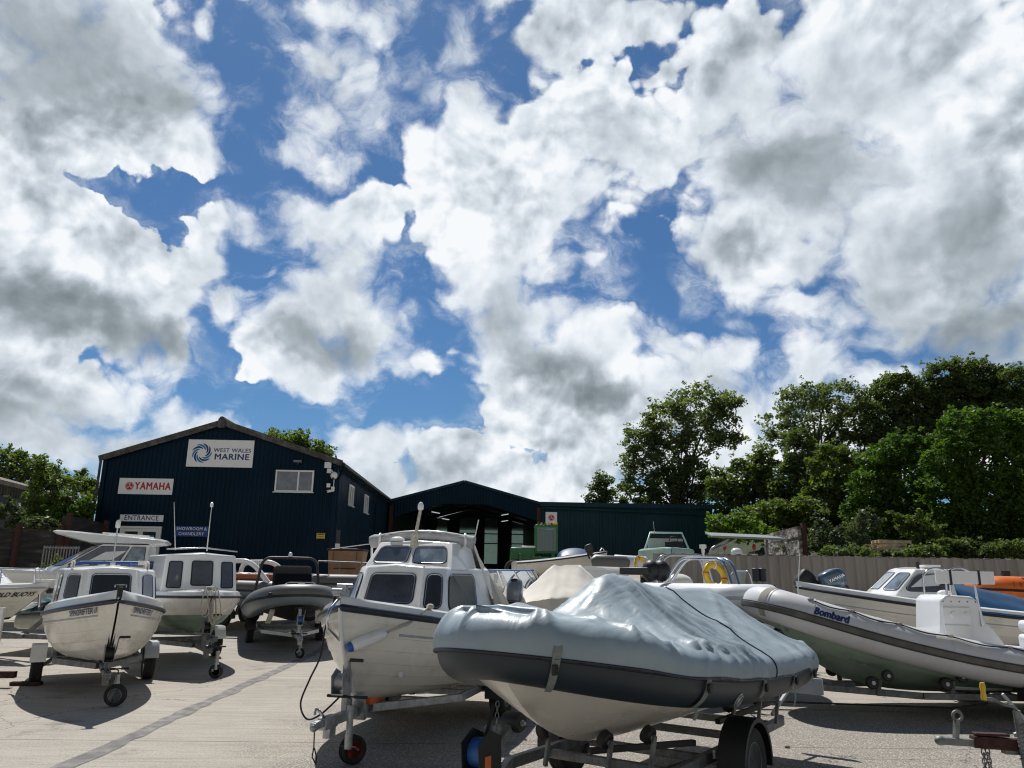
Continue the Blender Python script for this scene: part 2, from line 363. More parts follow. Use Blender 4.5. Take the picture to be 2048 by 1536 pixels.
MAT = dict(
 gel=M_('white_gelcoat', (.80, .80, .775), .22, var=.03, vscale=1.5, dirt=(.50, .47, .40), dscale=2.4, damt=.30, coat=.3, rvar=.06),
 gelc=M_('cream_gelcoat', (.79, .76, .68), .26, var=.05, vscale=1.2, dirt=(.42, .37, .29), dscale=2.2, damt=.38, coat=.2, rvar=.06),
 gelw=M_('bright_white_gelcoat', (.84, .845, .84), .2, var=.02, vscale=2, dirt=(.6, .58, .52), dscale=3, damt=.2, coat=.3),
 deckgrey=M_('grey_deck_paint', (.40, .43, .46), .6, var=.08, dirt=(.25, .24, .22), damt=.3),
 navy=M_('navy_rubber', (.012, .016, .03), .4, var=.2),
 black=M_('black_rubber', (.014, .014, .015), .55, var=.3, bump=.1),
 blackgloss=M_('black_gloss', (.008, .008, .010), .15),
 tyre=M_('tyre_rubber', (.018, .018, .018), .78, var=.25, vscale=12, dirt=(.09, .08, .07), dscale=9, damt=.5, bump=.2, bscale=80),
 galv=M_('galvanised_steel', (.40, .42, .44), .42, .65, var=.22, vscale=14, dirt=(.20, .19, .17), dscale=8, damt=.5, bump=.05),
 galvd=M_('weathered_galvanised_steel', (.20, .21, .21), .55, .45, var=.3, vscale=10, dirt=(.10, .075, .05), dscale=9, damt=.6, bump=.1),
 rust=M_('rusty_steel', (.055, .022, .017), .85, .1, var=.4, vscale=18, dirt=(.06, .03, .02), dscale=14, damt=.7, bump=.4, bscale=90),
 steel=M_('stainless_steel', (.62, .63, .65), .16, 1.0, var=.05),
 glass=M_('tinted_window', (.015, .02, .028), .04, spec=.9, coat=.6),
 glassl=M_('grey_window', (.085, .10, .13), .05, spec=.9, coat=.6, var=.4, vscale=2.5),
 alu=M_('aluminium_trim', (.55, .56, .57), .3, .9),
 upvc=M_('white_upvc', (.78, .79, .78), .3, var=.03),
 red=M_('red_plastic', (.45, .02, .02), .4), orange=M_('orange_plastic', (.75, .16, .02), .4, var=.1),
 yellow=M_('yellow_plastic', (.72, .48, .03), .4, var=.1, dirt=(.35, .2, .03), damt=.3),
 blue=M_('blue_plastic', (.02, .11, .36), .4, var=.1), bluet=M_('blue_tarpaulin', (.004, .055, .14), .45, var=.15, vscale=3, bump=.3, bscale=8),
 rope=M_('cream_rope', (.52, .48, .40), .9, var=.25, vscale=40), yrope=M_('yellow_rope', (.50, .38, .08), .9, var=.2, vscale=30), brope=M_('black_rope', (.02, .02, .025), .8),
 wood=M_('timber', (.22, .14, .08), .8, var=.3, vscale=10, bump=.3),
 green=M_('green_tractor_paint', (.015, .14, .04), .35, var=.15, dirt=(.08, .07, .05), damt=.4),
 cream=M_('cream_cloth', (.68, .65, .58), .85, var=.07, vscale=3, bump=.15, bscale=40),
 white=M_('white_paint', (.80, .80, .80), .45, var=.03), signw=M_('sign_white', (.84, .85, .85), .35, var=.02, dirt=(.6, .62, .6), dscale=2, damt=.25),
 signblue=M_('sign_blue_ink', (.012, .035, .16), .5), signred=M_('sign_red_ink', (.50, .01, .02), .5), signcyan=M_('sign_cyan_ink', (.02, .22, .50), .5), signback=M_('sign_navy_panel', (.010, .045, .24), .4),
 textblack=M_('black_lettering', (.012, .012, .014), .5), textnavy=M_('navy_lettering', (.015, .03, .13), .5),
)

# corrugated cladding paint with long faint stains
def clad(name, col, dark=.75):
    m = M_(name, col, .5, 0, spec=.10); nt = m.node_tree; k = NT(nt); b = nt.nodes['Principled BSDF']
    tc = k.n('ShaderNodeTexCoord').outputs['Object']
    st = k.vmath('MULTIPLY', tc, (5, 5, .35))
    f = k.noise(st, 1.0, 6, .65); f2 = k.noise(tc, .35, 3, .5)
    c = k.mix(k.mr(f, .3, .75), (*[q * dark for q in col], 1), (*[q * 1.18 for q in col], 1))
    c = k.mix(k.math('MULTIPLY', k.mr(f2, .4, .7), .3), c, (*[min(1, q * 1.5 + .01) for q in col], 1))
    k.link(c, b.inputs['Base Color'])
    k.link(k.mr(f, .3, .7, .32, .55), b.inputs['Roughness'])
    return m
MAT['clad'] = clad('navy_cladding', (.0017, .016, .034))
MAT['clad2'] = clad('slate_cladding', (.012, .042, .058))
MAT['fencem'] = clad('grey_fence_steel', (.30, .288, .27), .8)
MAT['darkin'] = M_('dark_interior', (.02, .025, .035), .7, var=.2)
def fibre():
    m = M_('fibre_cement', (.16, .155, .14), .9); nt = m.node_tree; k = NT(nt); b = nt.nodes['Principled BSDF']
    tc = k.n('ShaderNodeTexCoord').outputs['Object']
    c = k.ramp(k.noise(tc, 3, 8, .7), [(.3, (.03, .03, .026)), (.5, (.08, .077, .068)), (.7, (.20, .19, .16))])
    k.link(c, b.inputs['Base Color']); return m
MAT['fibre'] = fibre()

def concrete():
    m = M_('yard_concrete', (.4, .37, .33), .85, spec=.25); nt = m.node_tree; k = NT(nt); b = nt.nodes['Principled BSDF']
    tc = k.n('ShaderNodeTexCoord').outputs['Object']
    big = k.noise(tc, .35, 5, .6); mid = k.noise(tc, 2.3, 6, .65)
    # brushed (tamped) texture lies across the bays, stones show through where worn
    st = k.vmath('MULTIPLY', tc, (1.1, 16, 1)); tamp = k.noise(st, 1.0, 5, .6, .3)
    fine = k.noise(tc, 60, 4, .75)
    vor = k.n('ShaderNodeTexVoronoi'); vor.inputs['Scale'].default_value = 38; k.link(tc, vor.inputs['Vector'])
    stone = k.mr(vor.outputs['Distance'], .12, .55)
    c = k.ramp(big, [(.28, (.32, .285, .24)), (.5, (.405, .368, .315)), (.72, (.465, .43, .375))])
    c = k.mix(k.math('MULTIPLY', k.mr(mid, .42, .75), .5), c, (.30, .265, .225, 1))
    c = k.mix(k.math('MULTIPLY', k.mr(tamp, .45, .68), .62), c, (.24, .21, .175, 1))
    tamp2 = k.noise(k.vmath('MULTIPLY', tc, (.35, 5.5, 1)), 1.0, 6, .65, .5)
    c = k.mix(k.math('MULTIPLY', k.mr(tamp2, .5, .66), .45), c, (.25, .22, .185, 1))
    c = k.mix(k.math('MULTIPLY', k.mr(tamp2, .46, .30), .35), c, (.56, .53, .47, 1))
    # worn exposed-aggregate zone near the centre of the yard
    sx = k.n('ShaderNodeSeparateXYZ'); k.link(k.vmath('ADD', tc, k.scale(k.vmath('SUBTRACT', k.noise(tc, .8, 3, .5, col=True), (.5, .5, .5)), 3.0)), sx.inputs[0])
    zone = k.math('MULTIPLY', k.mr(sx.outputs[0], -2.6, -1.2), k.mr(sx.outputs[1], 12.5, 9.5))
    zone = k.mr(k.math('ADD', zone, .22), .1, 1.0)
    sp = k.mix(k.mr(stone, .2, .8), (.56, .52, .46, 1), (.14, .125, .11, 1))
    c = k.mix(k.math('MULTIPLY', zone, .8), c, sp)
    c = k.mix(k.math('MULTIPLY', k.mr(k.noise(tc, 34, 3, .8), .46, .60), .55), c, (.23, .205, .175, 1))
    c = k.mix(k.math('MULTIPLY', k.mr(fine, .45, .62), .5), c, (.60, .56, .49, 1))
    c = k.mix(k.math('MULTIPLY', k.mr(k.noise(tc, .9, 7, .72), .56, .70), .55), c, (.13, .115, .10, 1))
    # cracks
    v2 = k.n('ShaderNodeTexVoronoi', feature='DISTANCE_TO_EDGE'); v2.inputs['Scale'].default_value = .33
    k.link(k.vmath('ADD', tc, k.scale(k.noise(tc, 2.2, 5, .6, col=True), .55)), v2.inputs['Vector'])
    cr = k.math('MULTIPLY', k.mr(v2.outputs['Distance'], .0035, .0015), k.mr(k.noise(tc, .3, 2, .5), .48, .55))
    c = k.mix(k.math('MULTIPLY', cr, .8), c, (.07, .06, .05, 1))
    # saw-cut bay joints running across
    jy = k.math('PINGPONG', k.math('ADD', k.n_sep_y(tc) if hasattr(k, 'n_sep_y') else 0.0, 0), 2.6) if False else None
    sy = k.n('ShaderNodeSeparateXYZ'); k.link(tc, sy.inputs[0])
    jm = k.math('PINGPONG', k.math('ADD', sy.outputs[1], .6), 2.3)
    c = k.mix(k.math('MULTIPLY', k.mr(jm, .014, .008), .75), c, (.09, .08, .07, 1))
    k.link(c, b.inputs['Base Color'])
    bn = k.n('ShaderNodeBump'); bn.inputs['Strength'].default_value = .55; bn.inputs['Distance'].default_value = .012
    h = k.math('ADD', k.math('MULTIPLY', tamp, .8), k.math('ADD', k.math('MULTIPLY', fine, .35), k.math('MULTIPLY', stone, -.35)))
    k.link(h, bn.inputs['Height']); k.link(bn.outputs[0], b.inputs['Normal'])
    return m
MAT['concrete'] = concrete()
MAT['joint'] = M_('asphalt_joint', (.20, .19, .18), .9, var=.3, vscale=5, dirt=(.34, .31, .27), dscale=5, damt=.8, bump=.6, bscale=120)
MAT['grass'] = M_('rough_grass', (.03, .045, .016), .95, var=.4, vscale=1.5, bump=1, bscale=20)

def gz(y):
    "height of the yard: level in front, ramping up towards the sheds"
    if y < 17.5: return 0.0
    if y < 36: 
        t = (y - 17.5) / 18.5; return 1.5 * (t * t * (3 - 2 * t) * .5 + t * .5)
    return 1.5 + min(1, (y - 36) / 17) * .4

# ================================================================== ground
def build_ground():
    ys = [-60, -20, 0, 10, 17.5] + [17.5 + i * .925 for i in range(1, 21)] + [45, 53, 80, 200, 700, 3000]
    xs = [-3000, -600, -150, -40, -25, -10, 0, 10, 25, 40, 150, 600, 3000]
    b = MB(); w = len(ys)
    vs = [(x, y, gz(y)) for x in xs for y in ys]
    b.add(vs, [(i * w + j, (i + 1) * w + j, (i + 1) * w + j + 1, i * w + j + 1) for i in range(len(xs) - 1) for j in range(w - 1)])
    # beyond the yard the sheet is rough grass
    for q, f in enumerate(b.f):
        cx = sum(b.v[i][0] for i in f) / 4; cy = sum(b.v[i][1] for i in f) / 4
        b.mi[q] = 1 if (abs(cx) > 40 or cy > 80) else 0
    o = b.build('ground', [MAT['concrete'], MAT['grass']], smooth=30); tag(o, kind='structure')
    b = MB(); n = 80
    rr = random.Random(3); e = [rr.uniform(-.03, .03) for _ in range(2 * n + 2)]
    vs = []
    for i in range(n + 1):
        y = 2 + i * 19.5 / n; z = gz(y) + .004
        vs += [(-3.80 + e[2 * i], y, z), (-3.60 + e[2 * i + 1], y, z)]
    b.add(vs, [(2 * i, 2 * i + 1, 2 * i + 3, 2 * i + 2) for i in range(n)])
    tag(b.build('asphalt_strip', MAT['joint']), kind='structure')
build_ground()

def text_mesh(name, txt, size, mat, parent, M, extrude=.004, bold=0, shear=0, sx=1.0, align='CENTER', spacing=1.0, warp=None):
    cu = bpy.data.curves.new(name, 'FONT'); cu.body = txt; cu.size = size; cu.extrude = extrude if not bold else 0; cu.shear = shear
    cu.align_x = align; cu.align_y = 'CENTER'; cu.resolution_u = 3; cu.space_character = spacing
    t = bpy.data.objects.new(name, cu); C.objects.link(t)
    dg = bpy.context.evaluated_depsgraph_get(); dg.update()
    me = bpy.data.meshes.new_from_object(t.evaluated_get(dg)); C.objects.unlink(t); bpy.data.objects.remove(t)
    if bold:      # heavier strokes: the same glyphs laid again a hair to each side
        V0 = [v.co.copy() for v in me.vertices]; F0 = [tuple(p.vertices) for p in me.polygons]; me2 = bpy.data.meshes.new(name); vs = []; fs = []
        for n_, (ox, oy) in enumerate(((0, 0), (bold, 0), (-bold, 0), (0, bold * .7), (0, -bold * .7))):
            fs += [tuple(i + len(vs) for i in f) for f in F0]; vs += [v + Vector((ox, oy, n_ * .0006)) for v in V0]
        me2.from_pydata(vs, [], fs); me = me2
    for v in me.vertices:
        q = Vector((v.co.x * sx, v.co.y, v.co.z))
        v.co = (warp(q) if warp else M @ q)
    me.materials.clear(); me.materials.append(mat)
    o = bpy.data.objects.new(name, me); C.objects.link(o)
    if parent is not None: o.parent = parent
    return o

def frame_at(o, xdir=(1, 0, 0), ydir=(0, 0, 1)):
    x = Vector(xdir).normalized(); y = Vector(ydir).normalized(); z = x.cross(y)
    m = Matrix((x, y, z)).transposed().to_4x4(); m.translation = o; return m

# corrugated wall between two ground points, from z0 to z1(t)
def corrugated(b, a, c, z0, z1, pitch=.2, depth=.03, nrm=None, mi=None, duty=.5):
    a = Vector((*a, 0)); c = Vector((*c, 0)); L = (c - a).length; t = (c - a) / L
    n = Vector((t.y, -t.x, 0)) if nrm is None else Vector(nrm)
    xs = []
    k = int(L / pitch)
    for i in range(k):
        s = i * pitch
        xs += [(s, 0), (s + pitch * (1 - duty) * .75, 0), (s + pitch * (1 - duty), 1), (s + pitch * .93, 1)]
    xs.append((L, 0))
    zf = z1 if callable(z1) else (lambda q: z1)
    vs = []
    for s, h in xs:
        p = a + t * s + n * (depth * h)
        vs += [(p.x, p.y, z0), (p.x, p.y, zf(s / L))]
    b.add(vs, [(2 * i, 2 * i + 2, 2 * i + 3, 2 * i + 1) for i in range(len(xs) - 1)], mi)

def window_unit(parent, M, w, h, split=None, name='window', glass='glassl', fw=.07):
    "white plastic window in the plane of M (x right, y up, z out); frame mesh with a pane sub-part"
    b = MB()
    for c, d in (((0, h / 2 - fw / 2, .02), (w, fw, .07)), ((0, -h / 2 + fw / 2, .02), (w, fw, .07)), ((-w / 2 + fw / 2, 0, .02), (fw, h - 2 * fw, .068)), ((w / 2 - fw / 2, 0, .02), (fw, h - 2 * fw, .068))):
        b.box(c, d)
    if split is not None: b.box((split * w, 0, .02), (fw, h - 2 * fw, .064))
    b.box((0, -h / 2 - .02, .05), (w + .1, .035, .14))
    b.v = [tuple(M @ Vector(v)) for v in b.v]
    f = b.build(name, MAT['upvc'], parent)
    g = MB(); g.box((0, 0, 0), (w - 2 * fw, h - 2 * fw, .02)); g.v = [tuple(M @ Vector(v)) for v in g.v]
    g.build('pane', MAT[glass], f)
    return f

# ================================================================== main building
BX0, BX1, BY0, BY1 = -17.35, -7.05, 35.0, 60.0
BXA, ZE, ZA = -12.3, 6.55, 8.15
ZG = gz(35) - .05
def main_building():
    t = thing('boat_sales_building', 'large navy corrugated building with a gable, white double doors and upstairs windows', 'building', (BXA, BY0, ZG))
    inv = Matrix.Translation((-BXA, -BY0, -ZG))
    def fin(b, *a, **k):
        b.v = [tuple(inv @ Vector(v)) for v in b.v]; return b.build(*a, **k)
    b = MB()
    corrugated(b, (BX0, BY0), (BX1, BY0), ZG, lambda s: (ZE + (ZA - ZE) * (s * (BX1 - BX0) / (BXA - BX0)) if BX0 + s * (BX1 - BX0) < BXA else ZA - (ZA - ZE) * ((BX0 + s * (BX1 - BX0) - BXA) / (BX1 - BXA))), .2, .03, (0, -1, 0))
    fin(b, 'front_wall', MAT['clad'], t)
    b = MB(); corrugated(b, (BX1, BY0), (BX1, BY1), ZG, ZE, .2, .03, (1, 0, 0)); fin(b, 'side_wall', MAT['clad'], t)
    b = MB(); b.box((BX0, (BY0 + BY1) / 2, (ZG + ZE) / 2), (.06, BY1 - BY0, ZE - ZG)); fin(b, 'side_wall', MAT['clad'], t)
    b = MB()  # corner flashings
    b.box((BX1 + .02, BY0 - .02, (ZG + ZE) / 2), (.18, .18, ZE - ZG - .1)); fin(b, 'corner_trim', MAT['clad'], t); b = MB(); b.box((BX0 - .02, BY0 - .02, (ZG + ZE) / 2), (.18, .18, ZE - ZG - .1))
    fin(b, 'corner_trim', MAT['clad'], t)
    # roof: two corrugated slopes with weathered barge boards
    b = MB()
    for s, xe in ((-1, BX0 - .25), (1, BX1 + .3)):
        zz = ZE - .02 - .12
        n = 60; vs = []
        for i in range(4 * n + 1):
            y = BY0 - .25 + (BY1 - BY0 + .4) * i / (4 * n); h = .05 * (i % 4 in (1, 2))
            vs += [(BXA, y, ZA + .14 + h), (xe, y, zz + .14 + h)]
        b.add(vs, [(2 * i, 2 * i + 2, 2 * i + 3, 2 * i + 1) for i in range(4 * n)])
    rf = fin(b, 'roof', MAT['fibre'], t)
    b = MB()
    for xe in (BX0 - .25, BX1 + .3):
        a = Vector((BXA, BY0 - .24, ZA + .10)); c = Vector((xe, BY0 - .24, ZE - .06))
        b.bar(a, c, .06, .26)
    fin(b, 'barge_board', MAT['fibre'], t)
    b = MB(); b.tube([(BXA, BY0 - .34, ZA + .24), (BXA, BY1, ZA + .24)], .13, 8); b.box((BXA, BY0 - .3, ZA + .05), (.3, .1, .42)); fin(b, 'ridge_cap', MAT['fibre'], t)
    # gutter and downpipes
    b = MB(); b.box((BX1 + .33, (BY0 + BY1) / 2, ZE - .1), (.14, BY1 - BY0, .12)); fin(b, 'gutter', MAT['black'], t)
    b = MB(); b.tube([(BX1 + .33, BY0 + .25, ZE - .12), (BX1 + .12, BY0 + .1, ZE - .75), (BX1 + .12, BY0 + .1, ZG)], .045, 8); fin(b, 'downpipe', MAT['clad'], t)
    b = MB(); b.tube([(BX0 - .22, BY0 - .1, ZE - .15), (BX0 - .22, BY0 - .1, ZG)], .06, 8); fin(b, 'downpipe', MAT['fibre'], t)
    b = MB(); b.tube([(BX1 + .33, 47.3, ZE - .12), (BX1 + .12, 47.3, ZE - .7), (BX1 + .12, 47.3, ZG)], .045, 8); fin(b, 'downpipe', MAT['clad'], t)
    # windows
    def F(px, py): return inv @ P(px, py, BY0)
    def win(px0, py0, px1, py1, split):
        a = F(px0, py0); c = F(px1, py1); M = frame_at(((a.x + c.x) / 2, -.035, (a.z + c.z) / 2))
        return window_unit(t, M, abs(c.x - a.x), abs(a.z - c.z), split)
    win(553, 940, 626, 985, .1)
    for (y0, y1, za, zb) in ((38.4, 39.6, 4.95, 5.95), (43.2, 44.5, 4.95, 5.95)):
        M = frame_at(inv @ Vector((BX1 + .035, (y0 + y1) / 2, (za + zb) / 2)), (0, 1, 0), (0, 0, 1)); window_unit(t, M, y1 - y0, zb - za, 0.0)
    # side doorway: flat dark sheet, the shade inside put into its colour
    b = MB(); b.box((BX1 + .04, 36.3, ZG + 1.1), (.04, 1.0, 2.2)); fin(b, 'dark_doorway', MAT['darkin'], t)
    # entrance doors
    a = F(243, 1052); c = F(325, 1052); w = c.x - a.x; zt = a.z; cx = (a.x + c.x) / 2
    b = MB()
    b.box((cx, -.05, zt - .05), (w, .1, .1))
    for sx in (-1, 1): b.box((cx + sx * (w / 2 - .05), -.05, zt / 2 - .05), (.1, .1, zt - .1))
    dfr = b.build('door_frame', MAT['upvc'], t)
    for sx in (-1, 1):
        b = MB(); dw = w / 2 - .11; x0 = cx + sx * (dw / 2 + .005)
        for c_, d_ in (((x0, -.07, zt - .17), (dw, .06, .12)), ((x0, -.07, .1), (dw, .06, .2)), ((x0 - dw / 2 + .05, -.07, zt / 2), (.1, .06, zt - .46)), ((x0 + dw / 2 - .05, -.07, zt / 2), (.1, .06, zt - .46)), ((x0, -.07, zt * .42), (dw - .2, .058, .1))): b.box(c_, d_)
        d = b.build('door', MAT['upvc'], t)
        b = MB(); b.box((x0, -.055, zt / 2), (dw - .19, .02, zt - .3)); b.build('pane', MAT['glass'], d)
        b = MB(); b.box((x0 - sx * dw * .4, -.12, zt * .45), (.03, .05, .22)); b.build('handle', MAT['steel'], d)
        if sx == 1:
            b = MB(); b.box((x0, -.07, zt - .55), (.4, .006, .32)); b.build('notice', MAT['signcyan'], d)
            b = MB(); b.box((x0, -.07, zt - .84), (.28, .006, .18)); b.build('notice', MAT['signw'], d)
    return t
main_building()

# ------------------------------------------------------------------ signs on the building
def sign_panel(name, label, px0, py0, px1, py1, Y, mat, rtilt=0, thick=.03, off=.06):
    a = P(px0, py0, Y); c = P(px1, py1, Y)
    w = abs(c.x - a.x); h = abs(a.z - c.z)
    t = thing(name, label, 'sign', ((a.x + c.x) / 2, Y - off, (a.z + c.z) / 2))
    b = MB(); b.box((0, 0, 0), (w, thick, h)); b.build('panel', mat, t, bevel=.01)
    return t, w, h
def FM(x, z, y=-.016): return frame_at((x, y, z))

t, w, h = sign_panel('building_sign', 'big white sign with a blue swirl high under the gable of the navy building', 379, 879, 505, 936, 35, MAT['signw'])
b = MB()
for k_ in range(9):
    a0 = 2 * PI * k_ / 9; n = 10; vs = []
    for i in range(n + 1):
        q = i / n; r_ = .20 + .24 * q; a = a0 + 1.5 * q; wd = .050 * math.sin(PI * (q * .9 + .05)) ** .7
        for sgn in (-1, 1): vs.append((-.83 + (r_ + sgn * wd) * math.cos(a), -.020, (r_ + sgn * wd) * math.sin(a)))
    b.add(vs, [(2 * i, 2 * i + 1, 2 * i + 3, 2 * i + 2) for i in range(n)], mi=k_ % 2)
b.build('swirl_emblem', [MAT['signblue'], MAT['signcyan']], t)
text_mesh('lettering', 'WEST WALES', .25, MAT['signblue'], t, FM(.53, .14), bold=.006, sx=1.05, spacing=1.08)
text_mesh('lettering', 'MARINE', .38, MAT['signblue'], t, FM(.53, -.16), bold=.012, sx=1.08, spacing=1.1)
b = MB()
for i in range(6):
    for zz in (h / 2 - .07, -h / 2 + .07): b.cyl((-w / 2 + .1 + i * (w - .2) / 5, -.01, zz), (-w / 2 + .1 + i * (w - .2) / 5, -.022, zz), .018, n=8)
b.build('fixing_screw', MAT['alu'], t)

def fork_emblem(t, x, z, r, name='emblem'):
    b = MB()
    n = 32
    for r0, r1 in ((r, r * .88), (r * .80, .0)):
        vs = []
        for i in range(n):
            a = 2 * PI * i / n
            vs += [(x + r0 * math.cos(a), -.0185, z + r0 * math.sin(a)), (x + r1 * math.cos(a), -.0185, z + r1 * math.sin(a))]
        b.add(vs, [(2 * i, 2 * i + 1, (2 * i + 3) % (2 * n), (2 * i + 2) % (2 * n)) for i in range(n)], 0)
    for k_ in range(3):
        a = PI / 2 + k_ * 2 * PI / 3
        d = Vector((math.cos(a), 0, math.sin(a))); q = Vector((-d.z, 0, d.x)); c = Vector((x, -.021, z))
        b.bar(c, c + d * r * .72, .004, r * .07, up=q, mi=1)
        for s_ in (-1, 1):
            b.bar(c + d * r * .28 + q * s_ * r * .16, c + d * r * .68 + q * s_ * r * .16, .004, r * .06, up=q, mi=1)
        b.bar(c + d * r * .28 - q * r * .18, c + d * r * .28 + q * r * .18, .004, r * .06, up=d, mi=1)
    b.build(name, [MAT['signred'], MAT['signw']], t)
t, w, h = sign_panel('brand_sign', 'wide white sign with red emblem and red capitals, above the entrance sign', 241, 956, 345, 990, 35, MAT['signw'])
fork_emblem(t, -w * .30, 0, .19)
text_mesh('lettering', 'YAMAHA', .46, MAT['signred'], t, FM(w * .13, 0), bold=.020, sx=.78, spacing=1.12)
t, w, h = sign_panel('entrance_sign', 'narrow white sign reading ENTRANCE over the double doors', 242, 1029, 327, 1044, 35, MAT['signw'])
text_mesh('lettering', 'ENTRANCE', .30, MAT['signblue'], t, FM(0, 0), bold=.005, sx=.92, spacing=1.1)
t, w, h = sign_panel('showroom_sign', 'small blue sign with white words, right of the double doors', 352, 1052, 416, 1074, 35, MAT['signback'])
text_mesh('lettering', 'SHOWROOM &', .19, MAT['signw'], t, FM(0, .11), bold=.002, sx=.95, spacing=1.08)
text_mesh('lettering', 'CHANDLERY', .19, MAT['signw'], t, FM(0, -.11), bold=.002, sx=.95, spacing=1.08)
t, w, h = sign_panel('warning_sign', 'small yellow notice low on the right corner of the navy building', 634, 1066, 650, 1078, 35, MAT['yellow'])
b = MB(); b.box((0, -.018, h * .30), (w * .8, .004, .05))
for q in range(2): b.box((0, -.018, -.02 - q * .08), (w * .7, .004, .02))
b.build('printed_lines', MAT['textblack'], t)

def small(name, label, cat, p): return thing(name, label, cat, p)
t = thing('floodlight', 'small slim floodlight above the upstairs front window', 'light', P(597, 924, 34.9))
b = MB(); b.box((0, -.12, 0), (.36, .2, .07), (R(-20), 0, 0)); b.build('housing', MAT['alu'], t, bevel=.01)
b = MB(); b.box((0, -.02, -.06), (.08, .1, .14)); b.build('bracket', MAT['black'], t)
def at_front(px, py, o=.1): return P(px, py, 35 - o)
t = thing('alarm_box', 'white square box at the top of the building corner', 'box', at_front(656, 930, .16)); b = MB(); b.box((0, 0, 0), (.30, .12, .28)); b.build('casing', MAT['upvc'], t, bevel=.02); b = MB(); b.box((0, -.065, .02), (.22, .01, .08)); b.build('badge', MAT['alu'], t)
t = thing('security_camera', 'round white dome camera on a bracket at the building corner', 'camera', at_front(668, 950, .3))
b = MB(); b.ellipsoid((0, 0, -.02), (.16, .16, .17)); b.build('dome', MAT['upvc'], t, smooth=180)
b = MB(); b.tube([(-.05, .0, .1), (-.12, .1, .2), (-.22, .18, .2)], .04, 8); b.box((-.26, .18, .2), (.18, .14, .2)); b.build('bracket', MAT['upvc'], t)
b = MB(); b.ellipsoid((0, -.03, -.12), (.08, .1, .08)); b.build('lens', MAT['glass'], t, smooth=180)
t = thing('security_camera', 'lower small white bullet camera below the dome camera', 'camera', at_front(661, 982, .25))
b = MB(); b.cyl((.12, .1, .05), (-.14, -.12, -.04), .06, n=12); b.build('body', MAT['upvc'], t, smooth=40); b = MB(); b.cyl((-.14, -.12, -.04), (-.15, -.13, -.043), .045, n=12); b.build('lens', MAT['glass'], t)
b = MB(); b.box((.08, .1, .12), (.14, .12, .16)); b.bar((.1, .12, .1), (.1, .12, .75), .03); b.build('bracket', MAT['upvc'], t)
t = thing('junction_box', 'small white box between the two corner cameras', 'box', at_front(657, 971, .14)); b = MB(); b.box((0, 0, 0), (.16, .1, .18)); b.build('casing', MAT['upvc'], t, bevel=.01); b = MB(); b.cyl((0, 0, -.09), (0, 0, -.3), .012, n=6); b.build('cable', MAT['black'], t)

